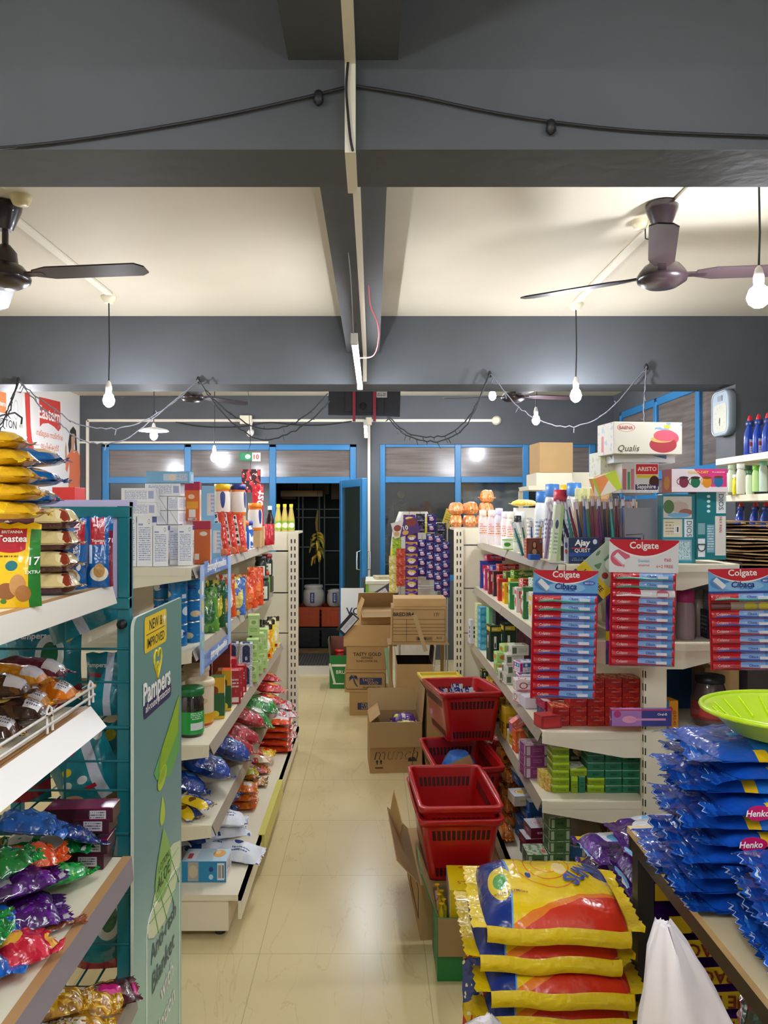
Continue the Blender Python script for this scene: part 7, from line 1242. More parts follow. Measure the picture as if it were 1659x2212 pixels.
for i, px in enumerate((668, 718)):
    crate(('black crate on the ground, door jamb side', 'black crate on the ground, near the open leaf')[i], px, -.02, '#14181f', 'black crates')
    crate(('orange crate on a black one, door jamb side', 'orange crate on a black one, near the open leaf')[i], px, .222, '#c04a1c', 'orange crates')
    b = MB(); rows = []; prof = [(.1, 0), (.128, .04), (.13, .14), (.115, .19), (.1, .2), (.12, .225), (.11, .25), (.05, .255)] if i == 0 else [(.08, 0), (.1, .04), (.105, .13), (.09, .17), (.1, .185), (.05, .2)]
    for k, (rad, z) in enumerate(prof): rows.append([V((rad * (1 + .1 * NZ.noise(V((j * .7, k * 1.3, i * 5)))) * math.cos(2 * PI * j / 20), 1.1 * rad * (1 + .1 * NZ.noise(V((j * .6, k, 3 + i)))) * math.sin(2 * PI * j / 20), z + .012 * NZ.noise(V((j, k, 8))))) for j in range(20)])
    ms = mat('#d4cdc8', .8, vary=.08, vscale=12); b.grid(rows, ms, closed=True); b.face(list(reversed(rows[0])), ms); b.face(rows[-1], ms)
    b.box(-.03, .02, -.15, -.14, .05, .17, mat('#33468a', .6)); b.text('MAIDA' if i == 0 else 'FLOUR', .03, tW, fr(-.005, -.151, .11) @ RZ(-PI / 2), .01, fit=.09)
    tag(b.build('flour_sack', None, (X(px + (8 if i == 0 else 6), 9.2), 9.3, .464)), ('larger white sack with blue label and rolled top on the orange crate', 'smaller white sack with blue label near the open leaf')[i], 'sack', 'white sacks')
# iron grid gate, bananas
r = thing('iron_gate', 'grey iron grille with dark mesh standing outside the door', 'gate', (0, 9.9, 0)); mi_ = mat('#8f8f90', .5, .3)
b = MB()
for px in (645, 654, 690, 701, 742, 775): b.tube([(X(px, 9.9), 0, 0), (X(px, 9.9), 0, 2.0)], .011, mi_, 6)
for py, a, c in ((1100, 640, 780), (1118, 640, 780), (1182, 640, 690), (1190, 700, 780), (1250, 640, 690), (1263, 700, 780)): b.tube([(X(a, 9.9), 0, Zp(py, 9.9)), (X(c, 9.9), 0, Zp(py, 9.9))], .01, mi_, 6)
b.build('bars', r); MB().box(X(640, 9.9), X(790, 9.9), .03, .035, 0, 2.0, mat('#15171b', .8)).build('mesh_sheet', r)
b = MB()
for i in range(6): b.box(-1.1 + i * .2, -.93 + i * .2, 9.3, 9.34, 1.75 + .03 * (i % 3), 2.1, mat(('#4a3a30', '#5a4a3c')[i % 2], .8))
b.box(-1.1, -.6, 9.2, 9.26, 1.78, 1.85, mat('#8a7050', .7))
struct(b.build('roof_boards'))
r = thing('banana_bunch', 'bunch of ripe bananas hanging from a stalk outside the door', 'bananas', (X(685, 9.0), 9.0, Zp(1165, 9.0)))
MB().tube([(0, 0, .1), (-.005, 0, .2), (.01, 0, .34)], [.016, .02, .012], mat('#7a5a2c', .8), 8).build('stalk', r)
MB().tube([(.01, 0, .34), (0, 0, .7), (0, 0, 1.475)], .003, m_cable, 4).build('hanging_cord', r)
rnd = random.Random(4)
for i in range(22):
    a = rnd.uniform(0, 2 * PI); z = .09 - .3 * (i / 22); L = .12
    c_ = V((math.cos(a), math.sin(a) * .8, 0)); pts = [V((0, 0, z)) + c_ * (.015 + .075 * math.sin(t * 1.5)) + V((0, 0, -.11 * t * t)) for t in (0, .25, .5, .75, 1)]
    MB().tube(pts, [.006, .016, .018, .015, .005], mat(('#c8a02c', '#b8902a', '#9a8a2c', '#5a6a24')[i % 4], .5), 7).build('banana', r)
# green strip and curtain added to imitate the green glow in the door glass
r = thing('added_green_glow', 'green lit strip over a plastic curtain seen through the door glass', 'lamp', (X(768, 9.0), 9.0, 0))
MB().tube([(-.14, 0, 1.47), (.14, 0, 1.47)], .008, emis('#40ffa0', 14), 8).build('tube', r)
MB().grid([[(-.12 + .03 * i, .02 * math.sin(i * 2.2), z) for i in range(9)] for z in (.9, 1.45)], mat('#1fb06a', .4)).build('curtain', r, solid=.002); MB().box(-.15, .15, -.02, .02, 1.48, 1.5, mi_).build('bracket', r); MB().tube([(-.15, 0, -.02), (-.15, 0, 1.49)], .008, mi_, 6).build('post', r)
# plant behind the window
r = thing('potted_plant', 'leafy plant behind the glass at the window corner', 'plant', (X(850, 8.9), 8.95, -.02)); rnd = random.Random(7)
MB().lathe([(.1, 0), (.14, .3), (.13, .32)], mat('#7a4a3a', .7), 18).build('pot', r); b = MB(); lm = [mat('#6d8a3a', .5), mat('#8fa050', .5), mat('#4a6a2c', .5)]
for i in range(90):
    a = rnd.uniform(0, 2 * PI); z = rnd.uniform(.9, 1.75); rad = rnd.uniform(.02, .16); c_ = V((rad * math.cos(a), rad * math.sin(a), z)); d = V((math.cos(a), math.sin(a), rnd.uniform(-.4, .5))) * .09; n_ = V((-math.sin(a), math.cos(a), 0)) * .025
    b.face([c_, c_ + d * .5 + n_, c_ + d, c_ + d * .5 - n_], lm[i % 3])
b.build('leaves', r); MB().tube([(0, 0, .3), (.01, 0, 1), (0, .01, 1.7)], .012, mat('#5a4a2c', .8), 6).build('stem', r)
tag(MB().lathe([(.045, 0), (.045, .008), (0, .009)], mat('#b08a2c', .5), 20, RX(PI / 2)).build('hanging_disc_sign', None, (X(866, 8.9), 8.9, Zp(1068, 8.9))), 'round yellow sign behind the glass next to the plant', 'sign')
for i, (a, c, z0, z1, y) in enumerate(((1000, 1140, -.02, 1.9, 8.62), (455, 590, -.02, 1.92, 8.62))):  # pale sheets added outside to stand in for reflections in the lower panes
    b = MB(); b.grid([[(X(a, y) + (X(c, y) - X(a, y)) * u / 14, .02 * math.sin(u * 1.7) + .01 * math.sin(u * 4.1), z) for u in range(15)] for z in (z0, z0 + (z1 - z0) * .3, z0 + (z1 - z0) * .6, z1)], mat('#c9ced4', .3, .2, .4, 12))
    tag(b.build('reflection_sheet', None, (0, y, 0), solid=.002), ('silvery plastic sheet behind the panes beyond the soap gondola', 'pale plastic sheet behind the panes beyond the milk cartons')[i], 'plastic sheet')
# ---------------------------------------------------------------- detergent table at the near corner
r = thing('table', 'plywood topped table on black legs carrying the blue detergent bags', 'table')
TX, TZ = .685, .755; ply = mat('#cdb184', .55, vary=.08, vscale=10); blk = mat('#16171a', .45)
MB().box(TX, 1.45, 1.0, 2.07, TZ - .018, TZ, {'all': mat('#c8a878', .6), 'top': mat('#dccaa2', .5)}).build('table_top', r)
for x, y in ((TX + .004, 2.03), (1.4, 2.03), (TX + .004, 1.02), (1.4, 1.02)): MB().box(x, x + .042, y - .03, y + .012, 0, TZ - .02, blk).build('leg', r)
b = MB(); b.box(TX + .001, TX + .012, 1.0, 2.06, TZ - .055, TZ - .018, blk).box(TX, 1.45, 2.045, 2.06, TZ - .055, TZ - .018, blk); b.build('apron', r)
hk = partf('#1d70ce', [('n', 3, .54, '#1f76d4'), ('h', -1, .15, -.2, '#154cb0'), ('n', 6, .66, '#3a94e0'), ('e', .36, .6, .11, .2, '#c81e66'), ('e', .38, .56, .05, .08, '#e8b8d0'), ('r', .2, .0, .27, .1, '#e2b81c')], .8, .2, 28)
fb = partf('#1a58b8', [('n', 4, .5, '#143f98'), ('n', 6, .64, '#c9d4e8'), ('n', 3, .66, '#2a7ad0')], .9, .18, 30)
def det(lab, x, y, z, rz, seed, tip=0.0, badge=False):
    b = MB(); d = (.4, .25, .036); pos = pillow(b, *d, hk, hk, seed=seed, wr=.009, fin=.045, zig=.005, nu=26, nv=14, finm=fb, pu=3.4, pv=5)
    ptext(b, pos, 'Henko', .055, tW, -.28, .12, d[0], d[1], 1.2, .004, .02, 0, .09)
    if badge:   # the pink heart-shaped badge wrapped over the long side
        c = V((-.145, -.1295, .019)); b.face([c + V((.03 * math.cos(t) * (1 + .15 * math.cos(t)), .0, .0155 * math.sin(t))) for t in [2 * PI * k / 20 for k in range(20)]], mat('#c2185e', .25))
        b.face([c + V((.035 + .018 * (k in (1, 3)), -.0006, (-.006, -.011, 0, .011, .006)[k])) for k in range(5)], mat('#c9c4dc', .3)); b.text('Henko', .03, tW, fr(c.x - .002, c.y - .001, c.z), .02, .2, fit=.05)
    return tag(b.build('detergent_bag', None, lift(b, (x, y, z), (tip, 0, rz)), (tip, 0, rz)), lab, 'detergent bag', 'blue detergent bags')
rnd = random.Random(11)
for i in range(10):
    det(f'blue detergent bag in the tall pile under the lime tray, {("lowest" if i == 0 else ORD[i] + " from the table")}', .89 + .012 * (-1) ** i + (.004 * i), 1.72 + .01 * rnd.uniform(-1, 1), TZ + .001 + i * .0345, rnd.uniform(-.1, .1), 500 + i, 0, i in (4, 6))
for i in range(5):
    det(f'blue detergent bag in the low pile at the picture corner, {("lowest", "second", "third", "fourth", "topmost")[i]}', .955 + .01 * (-1) ** i, 1.40 + .008 * i, TZ + .001 + i * .0345, rnd.uniform(-.12, .12), 520 + i, 0, i == 1)
det('blue detergent bag lying flat at the table corner by the black leg', (.925), 1.90, TZ + .001, .06, 530, 0)
# lime tray
r = thing('plastic_basket_tray', 'lime green oval tray on top of the blue detergent bags', 'tray', (.95, 1.68, TZ + .352), (0, .02, 0)); ml = mat('#b9dc10', .3, coat=.3)
def ov(rx, ry, z, n=40): return [V((rx * math.cos(2 * PI * j / n), ry * math.sin(2 * PI * j / n), z)) for j in range(n)]
b = MB(); b.grid([ov(.12, .09, 0), ov(.16, .125, .008), ov(.205, .165, .05), ov(.222, .18, .056)], ml, closed=True); b.grid([ov(.22, .178, .058), ov(.2, .16, .052), ov(.155, .12, .012), ov(.118, .088, .004)], ml, closed=True); b.face(list(reversed(ov(.12, .09, 0))), ml); b.face(ov(.118, .088, .004), ml); b.build('tray_body', r)
b = MB(); b.tube([*ov(.222, .18, .057), V((.222, 0, .057))], .006, ml, 8); b.build('rim', r)
for j in range(22):
    a = 2 * PI * j / 22; MB().tube([(.155 * math.cos(a), .122 * math.sin(a), .016), (.198 * math.cos(a), .16 * math.sin(a), .053)], .002, mat('#d0ee2a', .3), 5).build('rib', r)
# purple value packs under the table
vp = partf('#3c1262', [('n', 3, .56, '#58208a'), ('e', .3, .5, .2, .3, '#7ab4e0'), ('e', .2, .7, .12, .2, '#e8ecf2')], .8); yb_ = film('#d8bc14', .3, .4)
for i in range(9):
    b = MB(); pos = pillow(b, .5, .34, .066, vp, None, seed=540 + i, wr=.008, fin=.02, pu=4, pv=3)
    Yv = -.172; b.grid([[(-.2, Yv + .008 * math.sin(u), z) if u == 0 else (-.2 + .4 * u / 8, Yv - .004 * math.sin(u * 1.3 + i), z + .004 * math.sin(u + i)) for u in range(9)] for z in (.008, .056)], yb_)
    b.text('VALUE PACK', .05, mat('#7a1a1c', .4), fr(.0, Yv - .0065, .031) @ RZ(PI), .02, fit=.32); b.text('E PACK VAL', .03, mat('#7a1a1c', .4), fr(.1, Yv + .02, .01), .01, fit=.01) if False else None
    tag(b.build('value_pack', None, (1.0 + .012 * (-1) ** i, 2.3, .004 + i * .0705), (0, 0, .03 * (-1) ** i)), f'purple pack with yellow value band under the table, {("lowest" if i == 0 else ORD[i] + " from the floor")}', 'detergent bag', 'purple value packs')
for i, (x, y, z, ry, rz) in enumerate(((.98, 2.6, .49, .04, .3), (.86, 2.6, .42, .1, .15), (.87, 2.6, .335, .1, .0))):
    bag('value_pack', ('purple and white pack peeking behind the table corner', 'purple pack drooping between yellow pile and table leg', 'purple pack slumped lowest beside the yellow pile')[i], 'detergent bag', (.3, .22, .07), partf('#4a1678', [('n', 3, .58, '#6a2aa0'), ('r', .2, .3, .8, .95, '#d8dce8'), ('e', .45, .5, .2, .25, '#6ab0e0'), ('r', 0, .85, .2, 1, '#e0c01c')], .8), (x, y, z), (0, ry, rz), 'purple value packs', 560 + i, wr=.009)
for i in range(5): bag('value_pack', f'purple pack in the low pile behind the yellow bags, {ORD[i]} from the floor', 'detergent bag', (.3, .22, .065), vp, (.87 + .01 * (-1) ** i, 2.6, .002 + .067 * i), (0, 0, .06 * i), 'purple value packs', 565 + i, wr=.006)
# yellow detergent stack
sun = partf('#e3c208', [('g', .52, .72, .24, .42, .93, '#d8741c'), ('g', .52, .72, .17, .3, .9, '#d8741c'), ('g', .52, .72, .11, .2, .88, '#d8741c'), ('e', .6, .6, .05, .11, '#f0d89a'), ('h', .42, -1, .06, '#e07a1c'), ('h', .42, -1, .11, '#cc3018'), ('e', .06, .5, .17, .75, '#5a9ad8'), ('e', .05, .48, .165, .74, '#15307e'), ('e', .15, .42, .085, .24, '#e0c41c'), ('e', .15, .42, .05, .12, '#3f9a3a'), ('e', .36, .5, .02, .055, '#223c88'), ('e', .9, .75, .09, .22, '#1a2f74'), ('r', .985, 0, 1, 1, '#e3c208')], .4, .22, 30)
sunb = partf('#dfc010', [('n', 3, .62, '#e8d030')], .6)
for i in range(8):
    z = .006 + i * .0755; top = i == 7
    b = MB(); pos = pillow(b, .365, .33, .078 if not top else .095, sun, sunb, seed=580 + i, wr=.009, fin=.03, nu=22, nv=12, pu=3.2, pv=2.4, finm=sunb)
    # the long folded side facing the camera
    b.grid([[pos(u, -1, True) + V((0, -.004 - .01 * math.sin(k / 3 * PI), 0)) + V((0, 0, -.036 + .014 * k + .004 * math.sin(u * 5 + i))) for u in [-1 + q / 7 for q in range(15)]] for k in range(4)], sunb)
    ptext(b, pos, 'SUN', .1, tB, .46, .05, .365, .33, 1.0, .0045, .03, .2, .13) if top or i == 3 else None
    ptext(b, pos, 'FRESH & LEMON', .02, mat('#6a1a1c', .4), -.6, -.52, .365, .33, 0, .004, .01, 0, .09)
    dx, rz = ((0, .02), (.004, -.02), (.008, -.04), (.0, -.05), (.008, -.04), (.006, -.03), (-.02, -.02), (.0, -.05))[i]
    o = tag(b.build('detergent_bag', None, (.466 + dx, 2.07 + .01 * (-1) ** i, z), (0, .0, rz)), f'yellow detergent bag, {("lowest", "second", "third", "fourth", "fifth", "sixth", "seventh", "topmost")[i]} of the pile before the table leg' , 'detergent bag', 'yellow detergent bags')
for i in range(3):
    bag('detergent_bag', f'yellow bag standing on edge against the pile, {("lower", "middle", "upper")[i]}', 'detergent bag', (.2, .1, .045), partf('#d8b81c', [('n', 4, .5, '#c83a2a'), ('h', -1, .4, -.2, '#1f3a86'), ('n', 8, .64, '#e8dcb0')], 1.0, .2), (.286, 2.0, .0 + .215 * i), (0, PI / 2, PI / 2), 'upright yellow bags', 600 + i, wr=.014) if i < 2 else None
# white sacks at the very front
m_sack = mat('#dcd6da', .55, 0, .4, 9)
def sack(lab, loc, wl, wr_, d_, h_, seed):
    """an empty woven sack standing in a peak: left edge steep, right edge sloping, a fold running down from the peak"""
    b = MB(); rows = []; n = 32
    for i in range(25):
        t = i / 24; k = 1 - t; row = []; xl = -wl * (.35 + .65 * k ** .5) * (1 if t < 1 else .6); xr = min(.17, .012 + wr_ * k ** .85); dd = d_ * (.12 + .88 * k ** .7)
        for j in range(n):
            a = 2 * PI * j / n; c, s_ = math.cos(a), math.sin(a)
            x = (xr if c > 0 else -xl) * abs(c) ** .8 * (1 if c > 0 else -1); fold = math.exp(-((x - xr * .25 * (1 - .5 * t)) / (.018 + .03 * k)) ** 2)
            y = dd * s_ * (.55 + .75 * fold if s_ < 0 else 1) + .018 * NZ.noise(V((x * 14 + seed, t * 5, 2))) + .008 * NZ.noise(V((x * 40, t * 14, seed)))
            row.append(V((x + .012 * NZ.noise(V((j * .6, t * 6, seed + 5))), y, h_ * t + .01 * NZ.noise(V((j * .7, 3, seed))) * (t > .9))))
        rows.append(row)
    b.grid(rows, m_sack, closed=True); b.face(list(reversed(rows[0])), m_sack); b.face(rows[-1], m_sack)
    return tag(b.build('white_sack', None, loc), lab, 'sack', 'crumpled white sacks')
sack('crumpled white sack with a pointed top leaning before the table', (.49, 1.3, 0), .06, .44, .1, .905, 3)
sack('second white sack, only its top edge above the picture border', (.24, 1.62, 0), .1, .3, .08, .535, 8)
bag('detergent_bag', 'dark green and maroon pack showing under the table front edge', 'detergent bag', (.3, .24, .07), partf('#1a3a2a', [('h', .3, 1, .75, '#7a1428'), ('e', .5, .55, .26, .18, '#e0d4d4'), ('e', .5, .55, .22, .14, '#8a1424'), ('n', 4, .62, '#2a5a3c')], .6), (.86, 1.45, .45), (.9, 0, -.7), None, 610, wr=.007)
carton('storage_box', 'brown box under the table holding the green and maroon pack', 'box', (.3, .3, .36), m_card, (.95, 1.5, 0), 0)
# ---------------------------------------------------------------- fans, screen, clock, poster, wires
m_fan = mat('#2c2024', .3, coat=.4); m_fan2 = mat('#3a2c30', .35)
def fan(lab, x, y, angs, drop=.30, R=.6):
    r = thing('ceiling_fan', lab, 'fan', (x, y, CE), (0, 0, 0), 'brown ceiling fans'); zh = -drop
    MB().lathe([(.03, -.11), (.062, -.03), (.066, -.006), (.05, 0)], m_fan, 20).build('canopy', r)
    MB().lathe([(.013, zh + .06), (.013, -.1)], m_fan, 12).build('down_rod', r)
    MB().lathe([(.02, zh + .13), (.045, zh + .1), (.05, zh + .055)], m_fan, 18).build('lower_canopy', r)
    MB().lathe([(.0, zh - .045), (.06, zh - .04), (.095, zh - .018), (.1, zh), (.09, zh + .02), (.07, zh + .045), (.05, zh + .055), (0, zh + .056)], m_fan, 28).build('motor_housing', r)
    for k, a in enumerate(angs):
        b = MB(); M = RZ(a) @ T((0, 0, zh + .008)) @ RX(-.16)
        pl = [(.13, -.03), (.2, -.052), (R - .03, -.048), (R, -.02), (R, .03), (R - .03, .05), (.2, .045), (.13, .02)]
        top = [M @ V((px_, py_, .003)) for px_, py_ in pl]; bot = [M @ V((px_, py_, -.003)) for px_, py_ in pl]
        b.face(top, m_fan); b.face(list(reversed(bot)), m_fan2)
        for i in range(len(pl)): j = (i + 1) % len(pl); b.face([top[j], top[i], bot[i], bot[j]], m_fan)
        bl = b.build('blade', r); MB().box(.07, .17, -.016, .016, -.004, .004, m_fan, M).build('blade_iron', bl)
    return r
D = math.radians
fan('brown ceiling fan with all its blades in view, beside the bright bulb', 1.173, 3.12, (D(-8), D(146), D(250)))
fan('brown ceiling fan cut by the picture edge, one blade over the white ceiling', -1.49, 3.12, (D(-8), D(119), D(240)))
fan('far brown fan whose hub shows below the beam, among the fairy lights', -1.5, 6.4, (D(50), D(175), D(290)))
fan('far brown fan beside the small bulb under the far ceiling', 1.17, 6.4, (D(10), D(170), D(280)))
r = thing('ceiling_socket', 'round cream wiring box beside the cut off fan', 'wiring box', (X(45, 3.05), 3.05, CE)); MB().lathe([(.0, -.05), (.03, -.048), (.042, -.02), (.042, 0)], mat('#d8c898', .45), 18).build('box_cover', r); MB().tube([(-.02, 0, -.045), (-.06, .02, -.02), (-.1, .05, -.01)], .003, m_cable, 5).build('cord', r)
r = thing('ceiling_socket', 'round cream wiring box beside the fan on the bulb side', 'wiring box', (X(1402, 3.2), 3.3, CE)); MB().lathe([(.0, -.04), (.026, -.038), (.036, -.02), (.036, 0)], mat('#d8cca8', .45), 18).build('box_cover', r); MB().tube([(.02, 0, -.03), (.01, -.03, -.09), (.035, -.06, -.11), (.06, -.1, -.07)], .003, m_cable, 5).build('cord', r)
# television seen from behind
r = thing('tv', 'black television seen from behind, hung on two red straps', 'television', (X(787, 6.45), 6.45, 0)); mt_ = mat('#262a33', .5)
b = MB(); b.box(-.3, .3, -.02, .03, 2.405, 2.66, mt_).box(-.16, .16, -.035, -.02, 2.43, 2.6, mt_).lathe([(.03, 0), (.03, .004), (0, .005)], mat('#14161a', .6), 16, T((-.01, -.035, 2.48)) @ RX(PI / 2)); b.xf(T((0, 0, 2.5)) @ RY(.025) @ T((0, 0, -2.5))).build('screen_back', r)
MB().box(.1, .19, -.0365, -.035, 2.55, 2.62, art('#b8bcc0', [('t', .1, .1, .9, .5, 2, '#3a3c44')])).build('rating_label', r)
for x in (-.085, .085): MB().box(x - .012, x + .012, -.05, -.036, 2.35, CE, mat('#9c3448', .4)).build('mount_strap', r)
# wall clock
r = thing('wall_clock', 'silver wall clock with a small digital panel on the grey pier', 'clock', (2.318, 5.03, Zp(893, 5.03)), (0, 0, -PI / 2))
def rr2(w_, h_, rad, y, n=6, bulge=.0):
    o = []
    for cx, cz, a0 in ((w_ - rad, -h_ + rad, -PI / 2), (w_ - rad, h_ - rad, 0), (-w_ + rad, h_ - rad, PI / 2), (-w_ + rad, -h_ + rad, PI)):
        o += [V((cx + rad * math.cos(a0 + PI / 2 * i / n), y, cz + rad * math.sin(a0 + PI / 2 * i / n))) for i in range(n + 1)]
    return o
ms = mat('#7d8890', .35, .1); b = MB(); w_, h_ = .125, .15
b.grid([rr2(w_ * .96, h_ * .96, .06, 0), rr2(w_, h_, .06, -.02), rr2(w_, h_, .06, -.045), rr2(w_ * .95, h_ * .95, .055, -.052), rr2(w_ * .9, h_ * .9, .05, -.046)], ms, closed=True); b.build('clock_case', r)
MB().face(rr2(w_ * .9, h_ * .9, .05, -.046), mat('#7c909e', .4)).build('clock_face', r)
b = MB(); q = rr2(w_ * .72, h_ * .62, .03, -.0475); b.face([p + V((0, 0, -.03)) for p in q], mat('#b4b4a0', .5))
for i in range(12): a = PI / 2 - 2 * PI * i / 12; b.text(str(12 if i == 0 else i), .016, mat('#6a6a64', .5), fr(.07 * math.cos(a), -.0482, -.03 + .07 * math.sin(a)), .004)
b.build('dial', r)
MB().box(-.035, .03, -.049, -.046, .08, .115, art('#5a666c', [('t', .1, .2, .9, .8, 2, '#2a3238')])).build('digital_panel', r)
for a, L, wd, nm in ((D(-108), .035, .003, 'hour_hand'), (D(-95), .052, .002, 'minute_hand')): MB().box(0, L, -.05, -.0485, -wd, wd, m_black, T((0, 0, -.03)) @ RY(-a)).build(nm, r)
# poster wall
LX = RL + .006
def W(px, py): y = (LX) * K / (px - CX); return (y, H - (py - CY) * y / K)
r = thing('poster', 'white spice poster with red logo and a standing woman on the side wall', 'poster')
def pw(poly, m, off, bb): bb.face([(LX + off, y, z) for y, z in poly], m); return bb
b = MB(); y0, y1 = 6.98, 8.27; b.box(RL + .001, LX, y0, y1, .95, 2.74, mat('#e9e6e4', .45)); b.build('poster_sheet', r)
mrd, mor = mat('#d2423c', .45), mat('#e2805a', .5)
b = MB(); pw([W(*p) for p in ((53, 848), (64, 848), (66, 920), (69, 950), (74, 970), (83, 990), (60, 990))], mrd, .001, b); b.build('red_swoosh', r)
b = MB(); lg = [W(84, 857), W(130, 868), W(131, 925), W(126, 932), W(117, 922), W(104, 914), W(92, 915), W(86, 922)]; pw(lg[::-1], mrd, .001, b)
yy, zz = W(107, 895); b.text('Eastern', .2, tW, sd(LX + .002, yy, zz), .02, fit=.5); b.build('logo', r)
b = MB(); yy, zz = W(108, 941)
for k, s_ in enumerate(('നമ്മുടെ നാടിന്റെ', 'രുചിക്കൂട്ട്')): b.text(s_, .09, mor, sd(LX + .0015, yy, zz - .115 * k), .006, fit=.62 if k == 0 else .42)
b.build('lettering', r)
b = MB(); hr, sk, dsz = mat('#2a2422', .6), mat('#c99a80', .6), mat('#e07a55', .55)
cyy, cz = 7.98, 1.98
pw([W(*p) for p in ((150, 990), (147, 960), (151, 930), (158, 921), (164, 930), (167, 985), (163, 980), (161, 950), (155, 950), (153, 975))][::-1], hr, .0012, b)
pw([W(*p) for p in ((154, 966), (153.5, 945), (156, 936), (161, 938), (162, 950), (160, 962), (159, 970), (164, 975), (150, 978))][::-1], sk, .0016, b)
pw([W(*p) for p in ((141, 1014), (145, 985), (152, 974), (160, 978), (166, 972), (172, 985), (173, 1025), (171, 1056), (147, 1056), (150, 1018), (149, 1000), (145, 1020))][::-1], dsz, .0019, b)
pw([W(*p) for p in ((141, 1005), (140, 970), (142, 955), (144, 968), (145, 1000))][::-1], sk, .0014, b); b.build('woman_figure', r)
r = thing('poster', 'white masala poster panel with orange badge at the picture edge', 'poster')
b = MB(); b.box(RL + .001, LX, 5.6, 6.93, 1.2, 2.72, mat('#dfdedd', .45)); b.build('poster_sheet', r)
b = MB(); yy, zz = W(12, 905)
b.box(LX, LX + .001, 6.42, 6.62, 2.44, 2.62, mat('#e07a48', .5)).build('orange_badge', r); b = MB(); b.text('Eastern', .1, tW, sd(LX + .002, 6.52, 2.52), .015, fit=.17); b.text('MUTTON', .12, tK, sd(LX + .002, 6.6, 2.36), .005, fit=.42); b.text('Masala', .09, mat('#4a4a4a', .5), sd(LX + .002, 6.6, 2.24), .003, fit=.3); b.build('lettering', r); b = MB()
b.grid([[(LX + .001, 6.8 + .045 * math.cos(a) * k, 2.5 + .09 * math.sin(a) * k) for a in [2 * PI * i / 20 for i in range(21)]] for k in (.85, 1)], mat('#b8b4b0', .5)); b.build('emblem', r)
b = MB(); b.box(RL + .001, LX + .0005, 5.6, 6.9, 2.66, 2.72, mat('#5a2a24', .5)); b.build('dark_top_band', r)
carton('storage_box', 'red printed carton edge behind the teal stand', 'box', (.16, .2, .095), mat('#c8302c', .4), (X(155, 5.6), 5.55, Zp(1082, 5.6)), 0)
tag(MB().box(-.5, .5, -.2, .2, 0, Zp(1083, 5.6), mat('#d8d2c4', .5)).build('side_cabinet', None, (X(152, 5.6) - .1, 5.6, 0)), 'pale side cabinet along the poster wall', 'cabinet')
# cables and fairy lights
def wire(name, lab, cat, pts, rad=.004, m=m_cable, bulbs=0, grp=None, wob=.0, sub=6):
    P_ = [V(p) for p in pts]; o = []
    for i in range(len(P_) - 1):
        p0, p1, p2, p3 = P_[max(i - 1, 0)], P_[i], P_[i + 1], P_[min(i + 2, len(P_) - 1)]
        for k in range(sub):
            t = k / sub; q = .5 * ((2 * p1) + (p2 - p0) * t + (2 * p0 - 5 * p1 + 4 * p2 - p3) * t * t + (3 * p1 - p0 - 3 * p2 + p3) * t ** 3)
            n_ = len(o); o.append(q + V((0, wob * NZ.noise(V((n_ * .9, 1, 3))), wob * NZ.noise(V((n_ * .9, 5, 2))))))
    o.append(P_[-1]); b = MB(); b.tube(o, rad, m, 5)
    rnd = random.Random(len(o))
    for k in range(bulbs):
        q = o[int((k + .5) / bulbs * (len(o) - 1))]; d = V((rnd.uniform(-.02, .02), rnd.uniform(-.02, .02), rnd.uniform(-.045, .02))); b.tube([q, q + d], [.0035, .0025], m, 4)
    return tag(b.build(name, None), lab, cat, grp)
FY = 4.885
def pp_(l, Y=FY): return [P(px, py, Y) for px, py in l]
g = 'fairy light strings'
for i, (l, lab, Y) in enumerate((([(40, 822), (22, 870), (8, 912), (-8, 950)], 'dark fairy light string falling to the picture edge, outer strand', 4.885), ([(42, 822), (28, 860), (20, 890), (-6, 925)], 'dark fairy light string falling to the picture edge, inner strand', 4.855),
    ([(42, 822), (70, 850), (120, 885), (165, 915), (230, 926), (290, 918), (340, 893), (385, 862), (428, 820)], 'upper fairy light swag in front of the spice poster', 4.885), ([(42, 824), (80, 870), (130, 915), (165, 945), (210, 958), (270, 950), (330, 905), (395, 850), (430, 822)], 'lower fairy light swag in front of the spice poster', 4.855),
    ([(428, 820), (455, 855), (500, 895), (560, 925), (620, 920), (670, 890), (708, 850)], 'fairy light swag between the far fan hub and the television, upper', 4.885), ([(430, 822), (462, 870), (510, 920), (565, 950), (620, 938), (675, 905), (712, 866)], 'fairy light swag between the far fan hub and the television, lower', 4.855),
    ([(836, 900), (870, 935), (915, 952), (960, 950), (1010, 915), (1058, 808)], 'fairy light swag over the entrance windows, lower', 4.855), ([(838, 898), (880, 935), (930, 944), (975, 935), (1020, 890), (1056, 810)], 'fairy light swag over the entrance windows, upper', 4.885),
    ([(1060, 808), (1085, 840), (1120, 880), (1165, 908), (1220, 922), (1280, 910), (1330, 872), (1370, 825), (1398, 792)], 'long fairy light swag rising towards the pier hook', 4.885), ([(1396, 792), (1394, 830), (1391, 880), (1393, 925)], 'short fairy light end dangling above the casserole box', 4.885))):
    w0 = wire('fairy_light_cord', lab, 'string light', pp_(l, Y), .0042 if i != 9 else .005, m_cable if i < 2 or 4 <= i < 8 else mat('#5a5c62', .5), 10, g, .012)
for px, py in ((40, 822), (428, 820), (1058, 808), (1396, 792)):
    tag(MB().lathe([(.012, -.02), (.014, 0), (.006, .02)], m_cable, 8, T(P(px, py, 4.9))).build('wall_hook', None), f'dark hook on the far beam holding the fairy lights {("over the poster", "over the far fan", "over the windows", "over the pier")[(40, 428, 1058, 1396).index(px)]}', 'hook', 'beam hooks')
